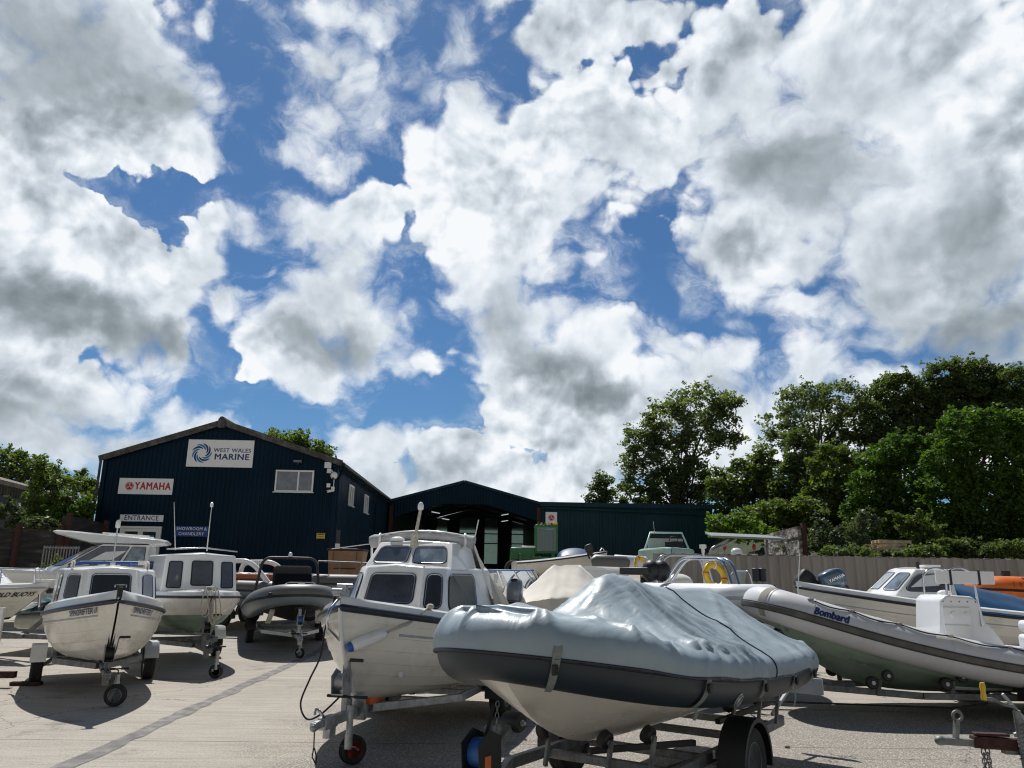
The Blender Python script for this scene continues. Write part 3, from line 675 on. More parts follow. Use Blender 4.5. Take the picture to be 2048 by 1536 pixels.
# ================================================================== open shed
SY0 = 53.0
SX0, SX1, SXA = -6.75, 3.30, -1.82
SZE, SZA = 6.5, 7.85
SZG = gz(53)
def open_shed():
    t = thing('open_shed', 'open fronted navy shed with a shallow gable and dark interior, between the two other buildings', 'shed', (SXA, SY0, SZG))
    inv = Matrix.Translation((-SXA, -SY0, -SZG))
    def fin(b, *a, **k): b.v = [tuple(inv @ Vector(v)) for v in b.v]; return b.build(*a, **k)
    def top(x): return SZE + (SZA - SZE) * (1 - abs(x - SXA) / (SXA - SX0)) if x < SXA else SZA - (SZA - SZE) * (x - SXA) / (SX1 - SXA)
    # gable cladding: bottom edge level at the middle, dropping to the eaves
    b = MB(); n = 50; vs = []
    for i in range(4 * n + 1):
        x = SX0 + (SX1 - SX0) * i / (4 * n); h = .03 * (i % 4 in (1, 2)); d = abs(x - SXA) / 5.1
        lo = 6.35 if d < .30 else 6.35 - (d - .30) / .7 * 1.05
        vs += [(x, SY0 - h, min(lo, top(x) - .3)), (x, SY0 - h, top(x))]
    b.add(vs, [(2 * i, 2 * i + 2, 2 * i + 3, 2 * i + 1) for i in range(4 * n)])
    fin(b, 'gable_cladding', MAT['clad'], t)
    b = MB()
    for xe in (SX0 - .1, SX1 + .1): b.bar((SXA, SY0 - .1, SZA + .05), (xe, SY0 - .1, SZE - .0), .1, .16)
    fin(b, 'verge_trim', MAT['clad2'], t)
    D = 22
    b = MB()
    for xe in (SX0 - .1, SX1 + .1):
        n = 40
        for i in range(n): pass
        b.add([(SXA, SY0, SZA), (xe, SY0, SZE), (xe, SY0 + D, SZE), (SXA, SY0 + D, SZA)], [(0, 1, 2, 3)])
    fin(b, 'roof', MAT['clad2'], t)
    for x in (SX0, SX1):
        b = MB(); b.box((x, SY0 + .1, (SZG + 6.2) / 2), (.24, .3, 6.2 - SZG)); fin(b, 'steel_post', MAT['rust'], t)
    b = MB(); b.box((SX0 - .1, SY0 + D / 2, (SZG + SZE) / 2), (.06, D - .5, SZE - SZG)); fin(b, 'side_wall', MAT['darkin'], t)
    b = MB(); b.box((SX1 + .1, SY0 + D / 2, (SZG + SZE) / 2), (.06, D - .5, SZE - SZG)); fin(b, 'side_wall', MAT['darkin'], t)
    # back wall with tall light panels
    yb = SY0 + D; wins = [(-5.1, -4.1), (-2.9, -1.4), (-.5, .75), (2.1, 3.2)]
    def tb(x): return SZE + (SZA - SZE) * (1 - abs(x - SXA) / 5.1)
    b = MB(); xs = [SX0] + [q for wq in wins if wq[1] < SX1 for q in wq] + [SX1]
    xs = sorted(set([min(q, SX1) for q in xs] + [SXA, SX0 - .1])); xs[-1] = SX1 + .1
    for i in range(len(xs) - 1):
        xa, xb = xs[i], xs[i + 1]; mid = (xa + xb) / 2
        op = any(wq[0] < mid < wq[1] for wq in wins)
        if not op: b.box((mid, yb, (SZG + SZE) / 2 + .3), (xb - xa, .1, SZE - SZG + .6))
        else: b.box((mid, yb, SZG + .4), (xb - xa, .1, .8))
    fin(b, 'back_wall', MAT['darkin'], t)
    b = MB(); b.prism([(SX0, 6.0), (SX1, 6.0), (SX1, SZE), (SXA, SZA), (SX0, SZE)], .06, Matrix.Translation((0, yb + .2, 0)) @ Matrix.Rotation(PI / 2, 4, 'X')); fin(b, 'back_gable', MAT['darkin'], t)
    for (xa, xb) in wins:
        g = MB(); g.box(((xa + xb) / 2, yb + .08, 4.4), (xb - xa, .02, 5.2)); p = fin(g, 'rooflight_panel', MAT['trans'], t)
        g = MB()
        for z in (4.6, 5.5): g.box(((xa + xb) / 2, yb, z), (xb - xa, .08, .10))
        fin(g, 'rail', MAT['darkin'], p)
    # rafters
    for yy in (SY0 + 5, SY0 + 11, SY0 + 17):
        b = MB()
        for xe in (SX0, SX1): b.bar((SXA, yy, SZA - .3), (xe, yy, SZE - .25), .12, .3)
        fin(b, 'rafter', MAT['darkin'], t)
    return t
mt = M_('translucent_sheet', (.35, .42, .40), .5, var=.35, vscale=1.2, trans=0)
nt_ = mt.node_tree; k_ = NT(nt_); b_ = nt_.nodes['Principled BSDF']
tl = k_.n('ShaderNodeBsdfTranslucent'); tl.inputs[0].default_value = (.44, .54, .50, 1); ad = k_.n('ShaderNodeMixShader'); ad.inputs[0].default_value = .6
k_.link(b_.outputs[0], ad.inputs[1]); k_.link(tl.outputs[0], ad.inputs[2])
k_.link(ad.outputs[0], [n for n in nt_.nodes if n.type == 'OUTPUT_MATERIAL'][0].inputs[0]); MAT['trans'] = mt
open_shed()
# strip lights hanging in the shed
lamp = M_('lit_tube', (1, 1, 1), .5); lamp.node_tree.nodes['Principled BSDF'].inputs['Emission Color'].default_value = (.9, .95, 1, 1); lamp.node_tree.nodes['Principled BSDF'].inputs['Emission Strength'].default_value = .6
proto = thing('strip_light', 'lit strip light under the open shed roof', 'light', (0, 0, 0), group='strip lights in the open shed')
b = MB(); b.box((0, 0, 0), (.05, 1.4, .04)); b.build('tube', lamp, proto); b = MB(); b.box((0, 0, .05), (.08, 1.5, .05)); b.build('housing', MAT['alu'], proto)
LL = [('nearest lit strip light on the right slope of the shed roof', .9, 54.5, 6.35), ('second lit strip light from the front, right slope of the shed roof', 1.1, 58.5, 6.1), ('farthest small lit strip light on the right side of the shed', 1.2, 64, 6.0), ('lit strip light on the left slope inside the shed', -4.0, 57, 6.05), ('farther lit strip light on the left side inside the shed', -3.6, 63, 6.0)]
for i, (lb, x, y, z) in enumerate(LL):
    o = proto if i == 0 else copy_tree(proto)
    o.location = (x, y, z); o['label'] = lb; o.rotation_euler = (0, 0, R(20 if x > 0 else -20))

# ================================================================== lean-to
def lean_to():
    x0, x1, y0, z1, zg = 3.45, 15.35, 53.3, 6.45, gz(53)
    t = thing('side_shed', 'long low slate blue corrugated shed right of the open shed', 'shed', ((x0 + x1) / 2, y0, zg))
    inv = Matrix.Translation((-(x0 + x1) / 2, -y0, -zg))
    def fin(b, *a, **k): b.v = [tuple(inv @ Vector(v)) for v in b.v]; return b.build(*a, **k)
    b = MB(); corrugated(b, (x0, y0), (x1, y0), zg, z1, .22, .035, (0, -1, 0)); fin(b, 'front_wall', MAT['clad2'], t)
    b = MB(); b.box((x1, y0 + 6, (z1 + zg) / 2), (.06, 11.9, z1 - zg)); b.box((x0, y0 + 6, (z1 + zg) / 2), (.06, 11.9, z1 - zg)); fin(b, 'side_wall', MAT['clad2'], t)
    b = MB(); b.box(((x0 + x1) / 2, y0 + 6, z1 + .03), (x1 - x0 + .3, 12.4, .06), (R(-1), 0, 0)); fin(b, 'roof', MAT['clad2'], t)
    b = MB(); b.box(((x0 + x1) / 2, y0 - .2, z1 + .0), (x1 - x0 + .1, .04, .26)); fin(b, 'fascia', MAT['clad2'], t)
    b = MB(); b.tube([(x0, y0 - .24, 6.22), (x1 - .1, y0 - .24, 5.94)], .075, 8)
    for i in range(6):
        q = .08 + i * .17; b.box((x0 + (x1 - x0) * q, y0 - .14, 6.13 - .28 * q), (.3, .2, .06))
    g = fin(b, 'gutter', MAT['clad2'], t)
    b = MB(); b.tube([(x1 - .1, y0 - .24, 5.9), (x1 - .12, y0 - .24, 5.35), (x1 + .2, y0 - .3, 5.1), (x1 + 4.1, y0 - 2, 4.05)], .06, 8); fin(b, 'downpipe', MAT['galvd'], t)
lean_to()
t, w, h = sign_panel('brand_sign', 'upright white sign with red emblem at the left end of the low slate shed', 1091, 1024, 1114, 1060, 53.2, MAT['signw'])
fork_emblem(t, 0, .22, .21); text_mesh('lettering', 'YAMAHA', .26, MAT['signred'], t, FM(0, -.26), bold=.008, sx=.74)

# ================================================================== barn on the left
def barn():
    t = thing('old_barn', 'low old barn with weathered grey sheet roof, behind the shrubs at the left edge', 'barn', (-25, 44, 1.5))
    b = MB()
    a = Vector((-23.5, 33)); c = Vector((-26.3, 52)); 
    d = (c - a).normalized(); n = Vector((-d.y, d.x))  # to the left
    if n.x > 0: n = -n
    loc = Vector((25, -44, -1.5))
    L = (c - a).length; k = int(L / .17)
    vs = []
    for i in range(k + 1):
        p = a + d * (L * i / k); h = .05 * (i % 2)
        q = p - n * .6; r = p + n * 6
        vs += [(q.x, q.y, 5.75 + h), (r.x, r.y, 7.4 + h)]
    b.add([Vector(v) + loc for v in vs], [(2 * i, 2 * i + 1, 2 * i + 3, 2 * i + 2) for i in range(k)]); b.build('roof', MAT['barnroof'], t)
    b = MB(); b.bar(Vector((*(a - n * .6), 5.68)) + loc, Vector((*(c - n * .6), 5.68)) + loc, .04, .2); b.build('fascia', MAT['barnroof'], t)
    b = MB(); corrugated(b, a, c, 1.4, 5.8, .3, .04, (-n.x, -n.y, 0)); b.v = [tuple(Vector(v) + loc) for v in b.v]; b.build('wall', MAT['clad_barn'], t)
    for q0, q1 in ((.28, .62), (.70, .95)):
        b = MB(); p0 = a + d * L * q0 - n * .07; p1 = a + d * L * q1 - n * .07
        b.add([Vector((p0.x, p0.y, 1.4)) + loc, Vector((p1.x, p1.y, 1.4)) + loc, Vector((p1.x, p1.y, 5.2)) + loc, Vector((p0.x, p0.y, 5.2)) + loc], [(0, 1, 2, 3)]); b.build('dark_opening_sheet', MAT['darkin'], t)  # flat sheets on the wall, the inner shade put into their dark colour
MAT['barnroof'] = M_('lichened_roof_sheet', (.24, .21, .17), .9, var=.35, vscale=2, dirt=(.10, .09, .07), dscale=3, damt=.6)
MAT['clad_barn'] = M_('old_grey_green_cladding', (.11, .12, .10), .8, var=.35, vscale=2)
barn()

# ================================================================== timber retaining walls
def sleeper_wood():
    m = M_('blackened_sleeper', (.03, .027, .025), .85); nt = m.node_tree; k = NT(nt); b = nt.nodes['Principled BSDF']
    tc = k.n('ShaderNodeTexCoord').outputs['Object']
    c = k.ramp(k.noise(k.vmath('MULTIPLY', tc, (1, 1, 5)), 1.3, 7, .7), [(.40, (.012, .012, .014)), (.58, (.035, .032, .03)), (.72, (.11, .10, .09))])
    k.link(c, b.inputs['Base Color']); return m
MAT['sleeper'] = sleeper_wood()
def sleeper_white():
    m = M_('peeling_white_board', (.3, .3, .3), .85); nt = m.node_tree; k = NT(nt); b = nt.nodes['Principled BSDF']
    tc = k.n('ShaderNodeTexCoord').outputs['Object']
    c = k.ramp(k.noise(k.vmath('MULTIPLY', tc, (1, 1, 2.5)), 2.0, 7, .7), [(.42, (.03, .025, .02)), (.52, (.20, .18, .16)), (.60, (.48, .46, .42))])
    k.link(c, b.inputs['Base Color']); return m
MAT['sleeperw'] = sleeper_white()
def sleeper_wall(label, a, c, z0, z1a, z1b, mat, nrow=6, posts=(0, .5, 1), ph=.25):
    a = Vector(a); c = Vector(c)
    t = thing('retaining_wall', label, 'wall', ((a.x + c.x) / 2, (a.y + c.y) / 2, z0)); off = Vector(((a.x + c.x) / 2, (a.y + c.y) / 2, z0))
    b = MB(); d = (c - a)
    rr = random.Random(int(a.x * 10))
    for i in range(nrow):
        for (q0, q1) in ((0, .499), (.501, 1)):
            za = z0 + (z1a - z0) * i / nrow; zb = z0 + (z1b - z0) * i / nrow; ha = (z1a - z0) / nrow * .97; hb = (z1b - z0) / nrow * .97
            o = rr.uniform(-.02, .02); n = Vector((d.y, -d.x)).normalized()
            if n.y > 0: n = -n
            p0 = a + d * q0 + n * o; p1 = a + d * q1 + n * o; th = n * .14
            def Z(q, base, top): return base + (top - base) * q
            vs = []
            for pp, q in ((p0, q0), (p1, q1)):
                zl = za + (zb - za) * q; hh = ha + (hb - ha) * q
                for w_ in (Vector((0, 0)), -th):
                    for z in (zl, zl + hh): vs.append(Vector((pp.x + w_.x, pp.y + w_.y, z)) - off)
            b.add(vs, [(0, 4, 5, 1), (2, 3, 7, 6), (0, 2, 6, 4), (1, 5, 7, 3), (0, 1, 3, 2), (4, 6, 7, 5)])
    b.build('sleepers', mat, t)
    for q in posts:
        p = a + d * q; zt = z1a + (z1b - z1a) * q + ph
        b = MB(); n = Vector((d.y, -d.x)).normalized(); n = -n if n.y > 0 else n
        b.box(Vector((p.x + n.x * .08, p.y + n.y * .08, (z0 + zt) / 2)) - off, (.16, .16, zt - z0)); b.build('steel_post', MAT['rust'], t)
    return t
pA = P(12, 1150, 27); pB = P(108, 1150, 29); pC = P(196, 1150, 32)
sleeper_wall('black sleeper wall between two rusty posts at the far left', (pA.x - 3, 26.3), (pB.x, pB.y), .7, P(12, 1052, 27).z, P(105, 1062, 29).z, MAT['sleeper'], 7, (.70, 1.0), .2)
sleeper_wall('taller black sleeper wall running behind the railings to the navy building', (pB.x + .1, 29.05), (pC.x, pC.y), .8, P(108, 1030, 29).z, P(190, 1046, 32).z, MAT['sleeper'], 8, (0.02, .98), .1)
sleeper_wall('short board wall with peeling white paint and rusty posts behind the grey fence', tuple(P(1535, 1100, 36).xy), tuple(P(1606, 1100, 31).xy), 1.2, P(1535, 1070, 36).z, P(1606, 1052, 31).z, MAT['sleeperw'], 6, (.5, 1.0), .12)

# railings
t = thing('steel_railings', 'section of galvanised upright railings in front of the black sleeper wall', 'railings', P(112, 1150, 25.5)); t.location.z = gz(25.5)
b = MB(); a0 = P(80, 1150, 25.5).x - t.location.x; a1 = P(150, 1150, 25.5).x - t.location.x; zt = P(88, 1091, 25.5).z - gz(25.5)
b.bar((a0, 0, zt - .06), (a1, 0, zt - .06), .04, .05); b.bar((a0, 0, .2), (a1, 0, .2), .04, .05)
b.build('rail', MAT['galvd'], t)
n = 12
for i in range(n + 1):
    x = a0 + (a1 - a0) * i / n; q = MB(); q.bar((x, 0, .05), (x, 0, zt), .045 if i in (0, n) else .022, .03); q.build('bar', MAT['galvd'], t)

# right hand corrugated fence
def fence():
    z1 = 2.42; y = 24.2; x0 = P(1306, 1110, y).x; x1 = 28
    t = thing('steel_fence', 'long grey corrugated steel fence across the right side of the yard', 'fence', (x0, y, gz(y)))
    b = MB(); corrugated(b, (0, 0), (x1 - x0, 0), -.1, z1 - gz(y), .34, .06, (0, -1, 0), duty=.42); b.build('panel', MAT['fencem'], t)
    b = MB()
    k = int((x1 - x0) / .34)
    for i in range(k): b.box((i * .34 + .27, -.035, z1 - gz(y) - .005), (.15, .075, .04))
    b.build('capping', MAT['sleeperw'], t)
    b = MB(); b.box(((x1 - x0) / 2, .05, 1.2), (x1 - x0, .05, .08)); b.build('rail', MAT['galvd'], t)
fence()

# far hill
b = MB(); n = 30
vs = []
for i in range(n + 1):
    x = -900 + 1800 * i / n; hgt = 22 + 8 * math.sin(i * .5) + 4 * math.sin(i * 1.7)
    vs += [(x, 1100, -5), (x, 1150, hgt * 1.0), (x, 1500, hgt * .9)]
b.add(vs, [(3 * i + j, 3 * i + 3 + j, 3 * i + 4 + j, 3 * i + 1 + j) for i in range(n) for j in range(2)])
tag(b.build('hills', M_('far_hill', (.07, .11, .06), .95, var=.4, vscale=.01)), kind='structure')

# ================================================================== boat building kit (x = bow, y = port, z = up, origin on the ground under the transom)
def lerp(a, b, t): return a + (b - a) * t
def clamp(x, a=0.0, b=1.0): return max(a, min(b, x))
def sm(x): x = clamp(x); return x * x * (3 - 2 * x)

class Hull:
    def __init__(s, L, B, zk=(.45, .2), zs=(1.0, 1.5, 2.2), rake=.6, tr=.8, tm=.45, pb=2.2, fa=.55, gb=1.25, vee=.75, rk=1.6, strakes=0, flare=0.0, sdep=.012, tumble=0):
        s.__dict__.update(L=L, B=B, zk=zk, zs=zs, rake=rake, tr=tr, tm=tm, pb=pb, fa=fa, gb=gb, vee=vee, rk=rk, strakes=strakes, flare=flare, sdep=sdep, tumble=tumble)
    def hb(s, t):
        if t < s.tm: return s.B / 2 * (1 - (1 - s.tr) * ((s.tm - t) / s.tm) ** 2)
        return s.B / 2 * (1 - ((t - s.tm) / (1 - s.tm)) ** s.pb)
    def sheer(s, t): return s.zs[0] + (s.zs[1] - s.zs[0]) * t ** s.zs[2]
    def keel(s, t): return s.zk[0] + s.zk[1] * t ** 5
    def pt(s, t, q, side=1, out=0.0, ph=0.0):
        v = s.vee * clamp((t - .5) / .5) ** 1.2
        f = lerp(math.sin(q * PI / 2) ** s.fa, q ** (.85 + s.flare * clamp((t - .6) / .4)), v); g = lerp(1 - math.cos(q * PI / 2) ** s.gb, q, v * .9)
        zk, zs = s.keel(t), s.sheer(t)
        z = lerp(zk, zs, g)
        y = s.hb(t) * f + .012 * (1 if t > .98 else 0) + s.sdep * ph * min(1, s.hb(t) / (s.B * .25)) + out
        x = s.L * t - s.rake * (1 - g) ** s.rk * clamp((t - .3) / .7) ** 1.5
        return Vector((x, side * y, z))
    def q_of(s, t, g):
        "section parameter at height fraction g between keel and sheer"
        lo, hi = 0.0, 1.0; zt = lerp(s.keel(t), s.sheer(t), g)
        for _ in range(18):
            m_ = (lo + hi) / 2
            if s.pt(t, m_, 1).z < zt: lo = m_
            else: hi = m_
        return (lo + hi) / 2
    def build(s, parent, mats, qa=0.0, nt=36, nq=22, name='hull', smooth=26, wave=0):
        "mats: [topsides, antifouling]; qa: section fraction painted with antifouling"
        qs = [(i / nq, 0.0) for i in range(nq + 1)]
        if s.strakes:
            qs = []; n = s.strakes; q0 = .16
            qs += [(q0 * i / 3, 0) for i in range(3)]
            for k in range(n):
                a = q0 + (1 - q0) * k / n; b_ = q0 + (1 - q0) * (k + 1) / n
                qs += [(a, 1.0), (lerp(a, b_, .5), .5), (b_ - .004, 0.0)]
            qs[-1] = (1.0, 0.0)
        b = MB(); W_ = len(qs)
        for side in (1, -1):
            vs = [s.pt(i / nt, q, side, ph=ph) for i in range(nt + 1) for q, ph in qs]
            fs = []; mi = []
            for i in range(nt):
                for j in range(W_ - 1):
                    f = (i * W_ + j, (i + 1) * W_ + j, (i + 1) * W_ + j + 1, i * W_ + j + 1)
                    fs.append(f if side == 1 else f[::-1]); mi.append(1 if (qs[j][0] + qs[j + 1][0]) / 2 < (qa(i / nt) if callable(qa) else qa) else 0)
            o = len(b.v); b.v += [tuple(v) for v in vs]; b.f += [tuple(i + o for i in f) for f in fs]; b.mi += mi
        # transom
        pl = [s.pt(0, q, 1) for q, _ in qs][::-1] + [s.pt(0, q, -1) for q, _ in qs][1:]
        b.add(pl, [tuple(range(len(pl)))], 0)
        return b.build(name, mats, parent, smooth=smooth)
    def rail(s, parent, mat, name='rubbing_strake', q=1.0, r=.022, t0=0, t1=1, n=40, dz=0, out=.006, sides=(1, -1), g=None):
        b = MB()
        if len(sides) == 2:
            Q = (lambda t: s.q_of(t, g)) if g is not None else (lambda t: q)
            pts = [s.pt(lerp(t0, t1, i / n), Q(lerp(t0, t1, i / n)), 1, out) for i in range(n + 1)] + ([s.pt(lerp(t1, t0, i / n), Q(lerp(t1, t0, i / n)), -1, out) for i in range(0 if t1 < 1 else 1, n + 1)])
            if t1 < 1:
                b.tube([p + Vector((0, 0, dz)) for p in pts[:n + 1]], r, 8); b.tube([p + Vector((0, 0, dz)) for p in pts[n + 1:]], r, 8)
            else: b.tube([p + Vector((0, 0, dz)) for p in pts], r, 8)
        else:
            b.tube([s.pt(lerp(t0, t1, i / n), q, sides[0], out) + Vector((0, 0, dz)) for i in range(n + 1)], r, 8)
        return b.build(name, mat, parent, smooth=60)
    def deck(s, parent, mat, hcap=.10, inset=.09, camber=.05, t0=0, t1=1, name='deck', n=30, mats=None, zfloor=None):
        b = MB(); rows = []
        for i in range(n + 1):
            t = lerp(t0, t1, i / n); h = s.hb(t) ; z = s.sheer(t); x = s.pt(t, 1, 1).x
            ins = min(inset, h * .5); row = []
            for sd in (1, -1):
                r = [(x, sd * (h + .004), z - .01), (x, sd * max(0, h - ins * .25), z + hcap * .8), (x, sd * max(0, h - ins * .6), z + hcap), (x, sd * max(0, h - ins), z + hcap), (x, sd * max(0, h - ins) * .5, z + hcap + camber * .8 * min(1, h))]
                row += r if sd == 1 else r[::-1]
                if sd == 1: row.append((x, 0, z + hcap + camber * min(1, h)))
            rows.append(row)
        w = len(rows[0]); b.add([p for r in rows for p in r], [(i * w + j, i * w + j + 1, (i + 1) * w + j + 1, (i + 1) * w + j) for i in range(n) for j in range(w - 1)])
        b.add(rows[0], [tuple(range(w))[::-1]])
        return b.build(name, mat, parent, smooth=35)
    def writing(s, parent, txt, size, mat, side, t0, q0, name='lettering', sx=1.0, shear=0, bold=.003, slope=1.0):
        "lettering wrapped on the topsides; reads from the outside"
        cu_w = s.L
        def warp(p):
            # outside viewer: port side reads bow -> stern to the right
            x = p.x * sx
            t = t0 - side * x / cu_w
            qq = s.q_of(clamp(t), clamp(q0 + (p.y) / max(.3, (s.sheer(t) - s.keel(t)))))
            v = s.pt(clamp(t), clamp(qq, 0, 1), side, out=.024)
            return v
        return text_mesh(name, txt, size, mat, parent, Matrix(), extrude=0.0, bold=bold, shear=shear, warp=warp)

class Cab:
    def __init__(s, rings): s.rings = [(r[0], [Vector((p[0], p[1], (p[2] if len(p) > 2 else r[0]))) for p in r[1]]) for r in rings]
    def P(s, l, i, side):
        v = s.rings[l][1][i]; return Vector((v.x, v.y * side, v.z))
    def quad(s, l, i, side=1):
        if i == -1: return (s.P(l, 0, -1), s.P(l, 0, 1), s.P(l + 1, 0, 1), s.P(l + 1, 0, -1))
        if side == 1: return (s.P(l, i, 1), s.P(l, i + 1, 1), s.P(l + 1, i + 1, 1), s.P(l + 1, i, 1))
        return (s.P(l, i + 1, -1), s.P(l, i, -1), s.P(l + 1, i, -1), s.P(l + 1, i + 1, -1))
    def build(s, parent, mat, name='cabin', camber=.05, bevel=.03, roofmat=None, seg=3):
        b = MB(); n = len(s.rings[0][1]); vs = []; fs = []
        for l in range(len(s.rings)):
            vs += [s.P(l, i, 1) for i in range(n)] + [s.P(l, i, -1) for i in range(n - 1, -1, -1)]
        w = 2 * n
        for l in range(len(s.rings) - 1):
            for j in range(w): fs.append((l * w + j, l * w + (j + 1) % w, (l + 1) * w + (j + 1) % w, (l + 1) * w + j))
        o = (len(s.rings) - 1) * w
        # roof strips with camber
        c0 = len(vs)
        for i in range(n):
            p = s.P(-1, i, 1); vs.append(Vector((p.x, 0, p.z + camber * (1 if i else .55))))
        for i in range(n - 1):
            fs.append((o + i, o + i + 1, c0 + i + 1, c0 + i)); fs.append((o + w - 1 - i - 1, o + w - 1 - i, c0 + i, c0 + i + 1))
        fs.append((o, c0, o + w - 1)); fs.append((o + n - 1, o + n, c0 + n - 1))
        b.add(vs, fs)
        return b.build(name, mat, parent, bevel=bevel, weld=True, seg=seg)

def win(parent, q, u0, u1, v0, v1, r=.06, frame='black', glass='glass', tw=.022, name='window', off=.004, rk=None, trim=True, n=6):
    "rounded window laid on face q=(bl, br, tr, tl); frame mesh with pane as sub-part"
    bl, br, tr_, tl = [Vector(p) for p in q]
    def at(u, v): return bl * (1 - u) * (1 - v) + br * u * (1 - v) + tr_ * u * v + tl * (1 - u) * v
    nrm = (br - bl).cross(tl - bl).normalized()
    W_ = ((br - bl).length + (tr_ - tl).length) / 2; H_ = ((tl - bl).length + (tr_ - br).length) / 2
    rs = rk or (r, r, r, r)
    def loop(e):
        pts = []
        for (cu, cv, sx, sy, a0, rr) in ((u1, v1, -1, -1, 0, rs[2]), (u0, v1, 1, -1, 90, rs[3]), (u0, v0, 1, 1, 180, rs[0]), (u1, v0, -1, 1, 270, rs[1])):
            rr2 = max(.004, rr - e)
            for i in range(n + 1):
                a = R(a0 + 90 * i / n)
                x = cu * W_ + sx * (e + rr2) + rr2 * math.cos(a); y = cv * H_ + sy * (e + rr2) + rr2 * math.sin(a)
                pts.append(at(x / W_, y / H_))
        return pts
    o = loop(0); i1 = loop(tw * .55); i2 = loop(tw); m = len(o); b = MB()
    b.add([p + nrm * off for p in o] + [p + nrm * (off + .010) for p in loop(.004)] + [p + nrm * (off + .010) for p in i1] + [p + nrm * (off + .006) for p in i1] + [p + nrm * (off + .003) for p in i2],
          [(k * m + j, k * m + (j + 1) % m, (k + 1) * m + (j + 1) % m, (k + 1) * m + j) for k in range(4) for j in range(m)])
    nf = 2 * m
    b.mi = [0] * nf + [1 if trim else 0] * (len(b.f) - nf)
    f = b.build(name, [MAT[frame], MAT['alu'] if trim else MAT[frame]], parent, smooth=40)
    g = MB(); g.add([p + nrm * (off + .0035) for p in i2], [tuple(range(m))]); g.build('pane', MAT[glass], f)
    return f

def stanchion_rail(parent, pts, mat='steel', r=.012, name='guard_rail', posts=(), drop=.3):
    b = MB(); b.tube(pts, r, 8)
    for i in posts: p = Vector(pts[i]); b.tube([p, p - Vector((0, 0, drop))], r * .9, 6)
    return b.build(name, MAT[mat], parent, smooth=60)
def arc_pts(a, b, mid_h, n=12):
    a = Vector(a); b = Vector(b); return [a.lerp(b, i / n) + Vector((0, 0, mid_h * math.sin(PI * i / n))) for i in range(n + 1)]
def round_path(pts, r=.12, n=5):
    pts = [Vector(p) for p in pts]; out = [pts[0]]
    for i in range(1, len(pts) - 1):
        a, p, c = pts[i - 1], pts[i], pts[i + 1]; d1 = (a - p); d2 = (c - p); rr = min(r, d1.length * .45, d2.length * .45)
        p1 = p + d1.normalized() * rr; p2 = p + d2.normalized() * rr
        for k in range(n + 1):
            t = k / n; out.append(p1 * (1 - t) ** 2 + p * 2 * t * (1 - t) + p2 * t * t)
    out.append(pts[-1]); return out

# ------------------------------------------------------------------ wheels and trailers
def wheel(parent, c, r, w, rimmat='galv', name='wheel', ax='y', outer=1, spokes=8):
    M = Matrix.Translation(c) @ (Matrix.Rotation(PI / 2, 4, 'X') if ax == 'y' else Matrix.Rotation(ax, 4, 'Z') @ Matrix.Rotation(PI / 2, 4, 'X'))
    b = MB(); h = w / 2
    prof = [(r * .60, -h * .8), (r * .72, -h), (r * .88, -h * 1.02), (r * .965, -h * .86), (r, -h * .55)]
    for i in range(4): prof += [(r, -h * .55 + i * h * .3), (r * .975, -h * .55 + i * h * .3 + .004), (r * .975, -h * .55 + i * h * .3 + .016)]
    prof += [(r, h * .55), (r * .965, h * .86), (r * .88, h * 1.02), (r * .72, h), (r * .60, h * .8)]
    b.lathe(prof, 36, M); t = b.build(name, MAT['tyre'], parent, smooth=30)
    b = MB()
    for sg in (-1, 1):
        b.lathe([(r * .635, sg * h * .80), (r * .60, sg * h * .86), (r * .57, sg * h * .7), (r * .54, sg * h * .35), (r * .40, sg * h * .30), (r * .30, sg * h * .5), (r * .2, sg * h * .55), (.0, sg * h * .56)], 30, M)
        for k in range(4):
            a = k * PI / 2 + .4; b.lathe([(.014, sg * h * .45), (.014, sg * h * .68), (0, sg * h * .68)], 6, M @ Matrix.Translation((r * .25 * math.cos(a), r * .25 * math.sin(a), 0)))
    rim = b.build('rim', MAT[rimmat] if isinstance(rimmat, str) else rimmat, t, smooth=35)
    b = MB()
    for k in range(spokes):
        a = 2 * PI * k / spokes
        for sg in (-1, 1):
            q = M @ Matrix.Rotation(a, 4, 'Z') @ Matrix.Translation((r * .47, 0, sg * h * .345)); b.lathe([(.0, sg * .002), (r * .055, sg * .002)], 8, q)
    b.build('vent_hole', MAT['black'], rim)
    return t

def mudguard(parent, c, r, w, mat, style='round', name='mudguard'):
    b = MB(); c = Vector(c)
    if style == 'round':
        n = 16; prof = [(c.x + r * math.cos(R(-8 + 196 * i / n)), c.z + r * math.sin(R(-8 + 196 * i / n))) for i in range(n + 1)]
    else:
        r2 = r * 1.02; prof = [(c.x + r2 * 1.02, c.z + r2 * .3), (c.x + r2 * .98, c.z + r2 * .62), (c.x + r2 * .6, c.z + r2), (c.x - r2 * .6, c.z + r2), (c.x - r2 * .98, c.z + r2 * .62), (c.x - r2 * 1.02, c.z + r2 * .3)]
    m = len(prof); hw = w / 2
    vs = []
    for i, (x, z) in enumerate(prof):
        dx, dz = c.x - x, c.z - z; l = math.hypot(dx, dz) or 1; dx, dz = dx / l, dz / l
        vs += [(x, c.y - hw, z), (x, c.y + hw, z), (x + dx * .035, c.y + hw * 1.0, z + dz * .035), (x + dx * .035, c.y - hw, z + dz * .035), (x + dx * .004, c.y + hw - .004, z + dz * .004), (x + dx * .004, c.y - hw + .004, z + dz * .004)]
    fs = []
    for i in range(m - 1):
        a, d = 6 * i, 6 * (i + 1)
        fs += [(a, d, d + 1, a + 1), (a + 1, d + 1, d + 2, a + 2), (a, a + 3, d + 3, d), (a + 4, d + 4, d + 5, a + 5)]
    b.add(vs, fs); return b.build(name, mat, parent, smooth=40)

